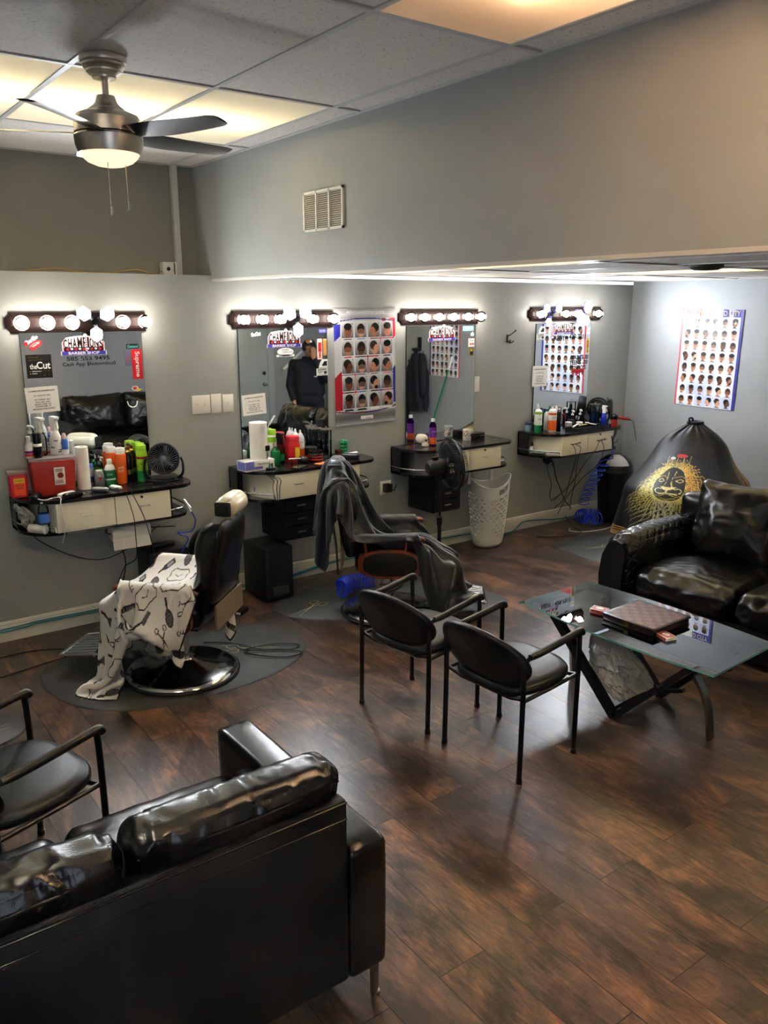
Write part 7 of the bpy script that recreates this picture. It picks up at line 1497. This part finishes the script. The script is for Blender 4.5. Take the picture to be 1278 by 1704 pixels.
t = thing('air_hose', 'blue coiled air hose bundle on the mat behind the black cape chair', 'air hose', (3.20, 4.80, .01)); P_ = []
for k in range(15*14): a = 2*PI*k/14; v_ = k/(15*14); P_.append((-.10+.30*v_+.01*math.cos(a*3), -.02+.08*math.sin(v_*3)+.075*math.cos(a)*(1-.35*v_), .078+.07*math.sin(a)*(1-.35*v_)))
q = MB(); q.tube(P_, .0048, 6); q.build('hose_coil', 'bluehose', t)
# --- wall fittings
def plate(label, x, z, w, h, kind, name='wall_switch'):
    t = thing(name, label, 'wall plate', (x, YW-.0005, z), 0, 'white wall plates'); q = MB(); q.box(-w/2, w/2, -.006, 0, -h/2, h/2, r=.002); q.build('cover_plate', 'plate', t)
    for s_ in kind: q = MB(); q.box(s_-.005, s_+.005, -.009, -.006, -.013, .013); q.box(s_-.0035, s_+.0035, -.017, -.006, .0, .008, r=.001); q.build('toggle', 'plate', t, smooth=False)
    return t
plate('double white light switch, leftmost of the plates between the first two mirrors', 2.373, 1.427, .135, .128, (-.025, .025)); plate('blank white wall plate between the two light switches', 2.487, 1.427, .078, .135, ()); plate('single white light switch nearest the second mirror', 2.578, 1.423, .085, .126, (0,)); plate('blank white wall plate right of the third mirror', 4.973, 1.428, .072, .135, ())
t = plate('white wall outlet with black adapter between second and third counters', 3.98, .62, .11, .12, (), 'wall_outlet'); q = MB(); q.box(-.035, .03, -.065, -.007, -.03, .04, r=.006); q.tube([(.0, -.05, .0), (.05, -.06, -.02), (.07, -.06, .03)], .006, 6); q.build('adapter', 'black_pl', t)
t = thing('coat_hook', 'black double coat hook on the wall between the third and last mirrors', 'hook', (5.335, YW-.001, 1.815)); q = MB(); q.box(-.012, .012, -.006, 0, -.035, .035, r=.003); q.build('hook_plate', 'black_metal', t)
q = MB(); q.tube([(0, -.006, .02), (.015, -.03, .035), (.03, -.06, .06), (.035, -.075, .075)], [.006, .005, .005, .007], 8, sm=4); q.tube([(0, -.006, -.02), (.0, -.035, -.04), (-.01, -.05, -.03), (-.015, -.055, -.01)], [.006, .005, .005, .007], 8, sm=4); q.tube([(0, -.006, -.02), (.02, -.035, -.035), (.035, -.05, -.02)], [.006, .005, .006], 8, sm=4); q.build('hooks', 'black_metal', t)
# --- cables along the baseboard and floor
K('tealcable', rgb(45, 130, 145), .4)
cord('teal network cable running along the front baseboard', [(-.6, 5.405, .07), (.9, 5.405, .072), (1.15, 5.405, .085), (1.6, 5.405, .075), (2.2, 5.405, .06), (2.9, 5.40, .022), (3.4, 5.40, .07), (3.9, 5.40, .075), (4.25, 5.40, .09), (4.4, 5.40, .085), (4.9, 5.40, .07), (5.2, 5.395, .012), (5.45, 5.38, .012), (5.62, 5.405, .075), (5.85, 5.40, .06), (6.1, 5.40, .03), (6.35, 5.40, .02), (6.9, 5.40, .02)], .006, 'tealcable', name='network_cable')
cord('second teal cable just above the first along the baseboard', [(-.6, 5.407, .088), (.9, 5.407, .088), (1.15, 5.407, .098), (1.6, 5.407, .088), (2.2, 5.407, .072), (2.9, 5.403, .034), (3.4, 5.403, .08), (3.9, 5.403, .088)], .005, 'tealcable', name='network_cable')
cord('thin black cord lying in a loop on the floor left of the first chair', [(.2, 5.1, .006), (.6, 5.12, .006), (.95, 5.16, .006), (1.18, 5.08, .006), (1.22, 4.95, .006), (1.0, 4.9, .006), (.75, 4.85, .006), (.3, 4.75, .006)], .004)
cord('tangled black cord on the mat right of the first chair base', [(1.95, 4.62, .016), (2.05, 4.55, .016), (2.12, 4.45, .018), (2.2, 4.30, .018), (2.36, 4.2, .016), (2.42, 4.24, .018), (2.3, 4.33, .02), (2.14, 4.36, .018), (2.1, 4.28, .02), (2.25, 4.12, .018), (2.38, 4.12, .016), (2.3, 4.22, .022), (2.12, 4.33, .02), (2.08, 4.42, .02)], .004)
cord('black cable sagging across the wall below the leftmost counter', [(1.14, 5.38, .75), (1.2, 5.39, .64), (1.4, 5.40, .50), (1.6, 5.40, .44), (1.8, 5.40, .50), (2.0, 5.39, .62)], .003, par='styling_counter'); cord('upper pair of cables sagging below the leftmost counter drawers', [(1.3, 5.30, .742), (1.5, 5.36, .68), (1.75, 5.36, .64), (2.1, 5.36, .60)], .004, par='styling_counter')
cord('black cable hanging from the leftmost counter drawers to the floor', [(1.63, 5.2, .74), (1.66, 5.25, .6), (1.72, 5.32, .42), (1.70, 5.38, .2), (1.72, 5.38, .02)], .004, par='styling_counter')
cord('black cable on the floor below the last counter', [(5.98, 5.2, .12), (6.0, 5.1, .03), (5.95, 4.98, .006), (5.7, 5.0, .006), (5.5, 5.12, .006)], .004); cord('white cable loop on the floor beside the blue hose bundle', [(6.0, 5.15, .006), (5.92, 5.08, .006), (6.0, 4.98, .006), (6.2, 4.93, .006), (6.4, 4.95, .006)], .004, 'white_pl')
t = thing('power_adapter', 'black power adapter lying on the floor before the subwoofer', 'adapter', (2.40, 4.98, 0), .6); q = MB(); q.box(-.055, .055, -.025, .025, 0, .032, r=.005); q.build('brick', 'black_pl', t); q = MB(); q.tube([(.055, 0, .015), (.10, .03, .008), (.13, .08, .006), (.16, .10, .05), (.17, .12, .25), (.18, .13, .42)], .0035, 6, sm=6); q.build('power_cord', 'black_pl', t); q = MB(); q.box(-.0555, -.054, -.018, .018, .008, .024); q.build('label_plate', 'white_pl', t, smooth=False)
# small dark outdoor socket strip beside first bin
t = thing('tool_case', 'black tool case on the floor right of the hanging towel roll', 'case', (1.98, 5.26, 0), .0); q = MB(); q.box(-.16, .12, -.12, .12, .0, .50, r=.01); q.build('case_body', 'black_pl', t); q = MB(); q.box(-.10, .06, -.03, .03, .50, .53, r=.008); q.build('handle', 'black_pl', t); q = MB(); q.cyl((-.06, -.12, .44), .012, .004, 12, ax='y'); q.build('latch', 'yellow', t)

t = thing('towel_bracket', 'white plastic bracket with two posts under the third counter, above the basket', 'bracket', (4.80, 5.16, .742))
for x_ in (-.13, .13): q = MB(); q.box(x_-.012, x_+.012, -.012, .012, -.13, 0, r=.003); q.build('post', 'white_pl', t)
t = thing('smoke_detector', 'dark round fitting on the low ceiling near the right edge of the photo', 'ceiling fitting', (4.55, 2.98, ZL)); q = MB(); q.lathe([(.10, 0), (.10, -.012), (.07, -.03), (0, -.034)], seg=28, cap=False); q.build('housing', K('olive', rgb(70, 70, 56), .6), t)
# ================================================================ things seen only in the mirrors
# grey door with frame on the back wall
dx0, dx1 = 5.13, 6.03
q = MB(); q.box(dx0, dx1, YB, YB+.03, .01, 2.05)
for (a, b, c, d) in ((dx0+.12, dx1-.12, 1.12, 1.90), (dx0+.12, dx1-.12, .2, .92)): q.box(a, b, YB+.03, YB+.036, c, c+.012); q.box(a, b, YB+.03, YB+.036, d-.012, d); q.box(a, a+.012, YB+.03, YB+.036, c, d); q.box(b-.012, b, YB+.03, YB+.036, c, d)
d_ = q.build('door_1', K('doorpaint', rgb(176, 186, 186), .4), smooth=False); struct(d_)
q = MB(); q.cyl((5.96, YB+.03, .94), .03, .01, 20, ax='y'); q.cyl((5.96, YB+.04, .94), .012, .03, 12, ax='y'); q.sph((5.96, YB+.085, .94), .028, .02, .028, 10); q.build('door_knob', 'chrome', d_); q = MB(); q.cyl((5.96, YB+.03, 1.11), .028, .02, 20, ax='y'); q.build('deadbolt', 'chrome', d_)
q = MB(); q.box(dx1+.003, dx1+.10, YB, YB+.045, 0, 2.14); q.box(dx0-.10, dx0-.003, YB, YB+.045, 0, 2.14); q.box(dx0-.10, dx1+.10, YB, YB+.045, 2.06, 2.15); struct(q.build('trim_door_frame', 'doorpaint', smooth=False))
q = MB(); q.box(6.45, 6.50, YB, YB+.04, .9, 1.0); q.tube([(6.28, YB+.06, 1.15), (6.62, YB+.06, 1.42)], .022, 8); tag(q.build('handrail', 'white_pl'), 'short white slanted handrail on the wall behind the person in black', 'handrail')
# jackets, wall caddies and broom on the right wall
def jacket(label, y, z, m, seed, w=.19, L_=.75):
    t = thing('hanging_jacket', label, 'jacket', (XR, y, z), 0, 'jackets on wall hooks'); q = MB(); G = []
    for j in range(22):
        v_ = j/21; row = []; hw = w*(.35+.65*min(1, v_*3.5))*(1+.12*v_); dp = .05+.055*math.sin(PI*min(1, v_*.75+.1))
        for i in range(37):
            a = 2*PI*i/36; f = 1+.13*math.sin(a*7+seed+v_*2)*min(1, v_*3); row.append((-.115+dp*f*math.cos(a), hw*f*math.sin(a), .06-L_*v_+.02*math.cos(a*3)*v_))
        G.append(row)
    q.grid(G); q.build('garment', m, t, ang=180); q = MB(); q.box(-.012, -.002, -.012, .012, .02, .09); q.tube([(-.01, 0, .07), (-.06, 0, .06), (-.08, 0, .09)], .006, 8); q.build('wall_hook', 'chrome', t)
    q = MB(); q.tube([(-.09, w*.4, .03), (-.15, w*.95, -.12), (-.15, w*1.0, -.42), (-.14, w*.9, -.5)], [.05, .055, .05, .04], 12, sm=4); q.build('sleeve', m, t, ang=180); return t
jacket('dark blue jacket on the right wall, reflected in the third mirror', 2.06, 1.42, 'jacket', 1)
t = jacket('black jacket with white and green patches reflected in the third mirror', 1.60, 1.20, 'jacket', 4, .2, .85); q = MB()
for k in range(14): a = RNG.uniform(0, 1); b = RNG.uniform(-.15, .15); q.sph((-.205-.0, b, -.1-.6*a), .012, .03, .035, 6, k % 2)
q.build('patch', [K('limey', rgb(150, 190, 90), .7), 'white_matte'], t)
for k, (y, z, lb) in enumerate(((1.985, 1.60, 'black wall-mounted clipper holder reflected above the jackets'), (1.90, 1.44, 'small black wall shelf reflected left of the haircut poster'))):
    t = thing('wall_caddy', lb, 'wall holder', (XR, y, z)); q = MB(); q.box(-.02, -.001, -.035, .035, -.09, .09, r=.004); q.build('back_plate', 'black_pl', t); q = MB(); q.box(-.11, -.02, -.05, .05, -.09, -.05, r=.006); q.build('cup', 'black_pl', t)
t = thing('broom', 'green-handled broom with white grip leaning on the right wall', 'broom', (6.93, 2.38, 0)); q = MB(); q.tube([(-.05, -.08, .14), (.08, .27, 1.30)], .012, 10); q.build('handle', 'greenbroom', t); q = MB(); q.tube([(.08, .27, 1.30), (.098, .32, 1.47)], .016, 10); q.build('grip', 'white_pl', t)
q = MB(); q.prism([(-.16, .13), (.14, .13), (.19, .0), (-.21, .0)], -.08, -.03, ax='x'); q.T = Matrix.Identity(4); q.build('bristles', 'black_pl', t)
# ================================================================ person in black behind the sofa, phone at the ear
px, py, fz = 5.52, 1.66, 0.
PR = bpy.data.objects.new('person', None); COL.objects.link(PR); PR.location = (px, py, fz); PR.rotation_euler = (0, 0, math.radians(128)); PR.empty_display_size = .1
tag(PR, 'person in black jacket and cap with a phone at the face, in the second mirror', 'person')
def cone(q, a, b, ra, rb, n=14):   # tapered capsule
    a, b = Vector(a), Vector(b); q.tube([a, a.lerp(b, .5), b], [ra, (ra+rb)/2, rb], n); q.sph(a, ra, n=8); q.sph(b, rb, n=8)
def remesh(o, vox, sm=4):
    md = o.modifiers.new('fuse', 'REMESH'); md.mode = 'VOXEL'; md.voxel_size = vox; md.use_smooth_shade = True; s_ = o.modifiers.new('smooth', 'SMOOTH'); s_.iterations = sm; s_.factor = .5; return o
# local: faces +x, y left; height 1.70
q = MB()
for s in (-1, 1):
    cone(q, (0, s*.09, .90), (.01, s*.10, .50), .085, .058); cone(q, (.01, s*.10, .50), (0, s*.11, .09), .055, .038); q.soft((.055, s*.115, .04), (.125, .042, .038), .035, n=8)
q.soft((0, 0, .95), (.11, .16, .13), .10, n=12); q.soft((0, 0, 1.18), (.11, .165, .20), .10, n=12); q.soft((-.005, 0, 1.34), (.095, .20, .09), .085, n=12)
cone(q, (0, 0, 1.38), (.01, 0, 1.48), .058, .054)
q.sph((.015, 0, 1.585), .092, .074, .115, 12); q.soft((.05, 0, 1.525), (.045, .045, .045), .04, n=8)   # skull, jaw
q.sph((.105, 0, 1.575), .020, .013, .022, 6); q.sph((.10, 0, 1.535), .014, .022, .008, 6)
for s in (-1, 1): q.sph((.01, s*.076, 1.57), .018, .010, .030, 6); q.sph((.092, s*.03, 1.60), .014, .016, .010, 6)
sh = .20
# right arm (local -y) raised with phone, left arm down in pocket
EL = (.16, -.25, 1.20); WR = (.15, -.075, 1.46)
cone(q, (0, -sh, 1.38), EL, .055, .043); cone(q, EL, WR, .041, .028)
cone(q, (0, sh, 1.38), (-.02, sh+.06, 1.10), .055, .043); cone(q, (-.02, sh+.06, 1.10), (.08, sh, .92), .041, .030)
q.soft((.155, -.072, 1.50), (.014, .036, .045), .013, n=6)
for k in range(4):
    y = -.105+k*.020; L_ = (.058, .070, .074, .066)[k]; b = (.160, y, 1.535); m_ = (.168, y+.004, 1.535+L_*.5); e = (.155, y+.010, 1.535+L_*.9); cone(q, b, m_, .0092, .0088, 8); cone(q, m_, e, .0088, .0075, 8)
cone(q, (.15, -.045, 1.475), (.135, -.025, 1.515), .012, .010, 8); cone(q, (.135, -.025, 1.515), (.13, -.022, 1.545), .010, .0085, 8)
q.soft((.105, sh-.005, .885), (.04, .018, .035), .016, n=6)
for k in range(4): cone(q, (.12+.0*k, sh-.02+k*.012, .86), (.125, sh-.02+k*.012, .80-.004*k), .0088, .0075, 8)
cone(q, (.125, sh-.025, .90), (.15, sh-.03, .85), .011, .009, 8)
b_ = remesh(q.build('body', 'skin', PR), .009, 3)
q = MB()
q.soft((0, 0, 1.17), (.135, .195, .245), .12, wr=.006, fr=7, n=20); q.soft((-.0, 0, 1.34), (.115, .225, .10), .095, n=14)
cone(q, (0, -sh, 1.37), EL, .073, .06); cone(q, EL, tuple(Vector(EL).lerp(Vector(WR), .86)), .06, .046); cone(q, (0, sh, 1.37), (-.02, sh+.06, 1.10), .073, .06); cone(q, (-.02, sh+.06, 1.10), (.07, sh+.01, .94), .058, .045)
q.tube([(-.01+.075*math.cos(a), .08*math.sin(a), 1.455+.0*a) for a in np.linspace(0, 2*PI, 20, endpoint=False)], .022, 8, closed=True)
remesh(q.build('jacket', 'jacket', PR), .010, 5)
q = MB()
for s in (-1, 1): cone(q, (0, s*.09, .90), (.01, s*.10, .50), .098, .078); cone(q, (.01, s*.10, .50), (0, s*.11, .11), .076, .062)
q.soft((0, 0, .94), (.12, .17, .12), .10, n=12); remesh(q.build('trousers', 'jacket', PR), .012, 4)
q = MB(); q.sph((.0, 0, 1.60), .105, .088, .095, 12); q.soft((.0, 0, 1.575), (.098, .084, .03), .028, n=10); q.prism([(.06, -.075), (.13, -.06), (.155, 0), (.13, .06), (.06, .075)], 1.612, 1.622); q.build('cap', 'rubber_b', PR, ang=60)
q = MB(); q.soft((-.035, 0, 1.56), (.066, .074, .045), .03, n=10); q.build('hair', 'ink', PR, ang=180)
q = MB(); q.box(-.006, .006, -.02, .02, -.006, .006); l = q.build('chest_logo', 'white_pl', PR); l.location = (.137, -.09, 1.23)
q = MB(); q.cyl((.098, -.035, 1.665), .014, .004, 12, ax='x'); q.build('cap_badge', 'silver', PR)
for s in (-1, 1): q = MB(); q.sph((.101, s*.03, 1.597), .007, .011, .006, 6); q.build('eye', 'ink', PR)
M_ = Matrix.Translation((px, py, fz))@Matrix.Rotation(math.radians(128), 4, 'Z'); pc = M_@Vector((.1385, -.062, 1.52))
q = MB(); q.box(-.0045, .0045, -.036, .036, -.07, .07, r=.004); ph = q.build('smartphone', 'black_gloss'); ph.location = pc; ph.rotation_euler = (0, 0, math.radians(128)); tag(ph, 'black smartphone held in the raised hand of the person in black', 'phone')
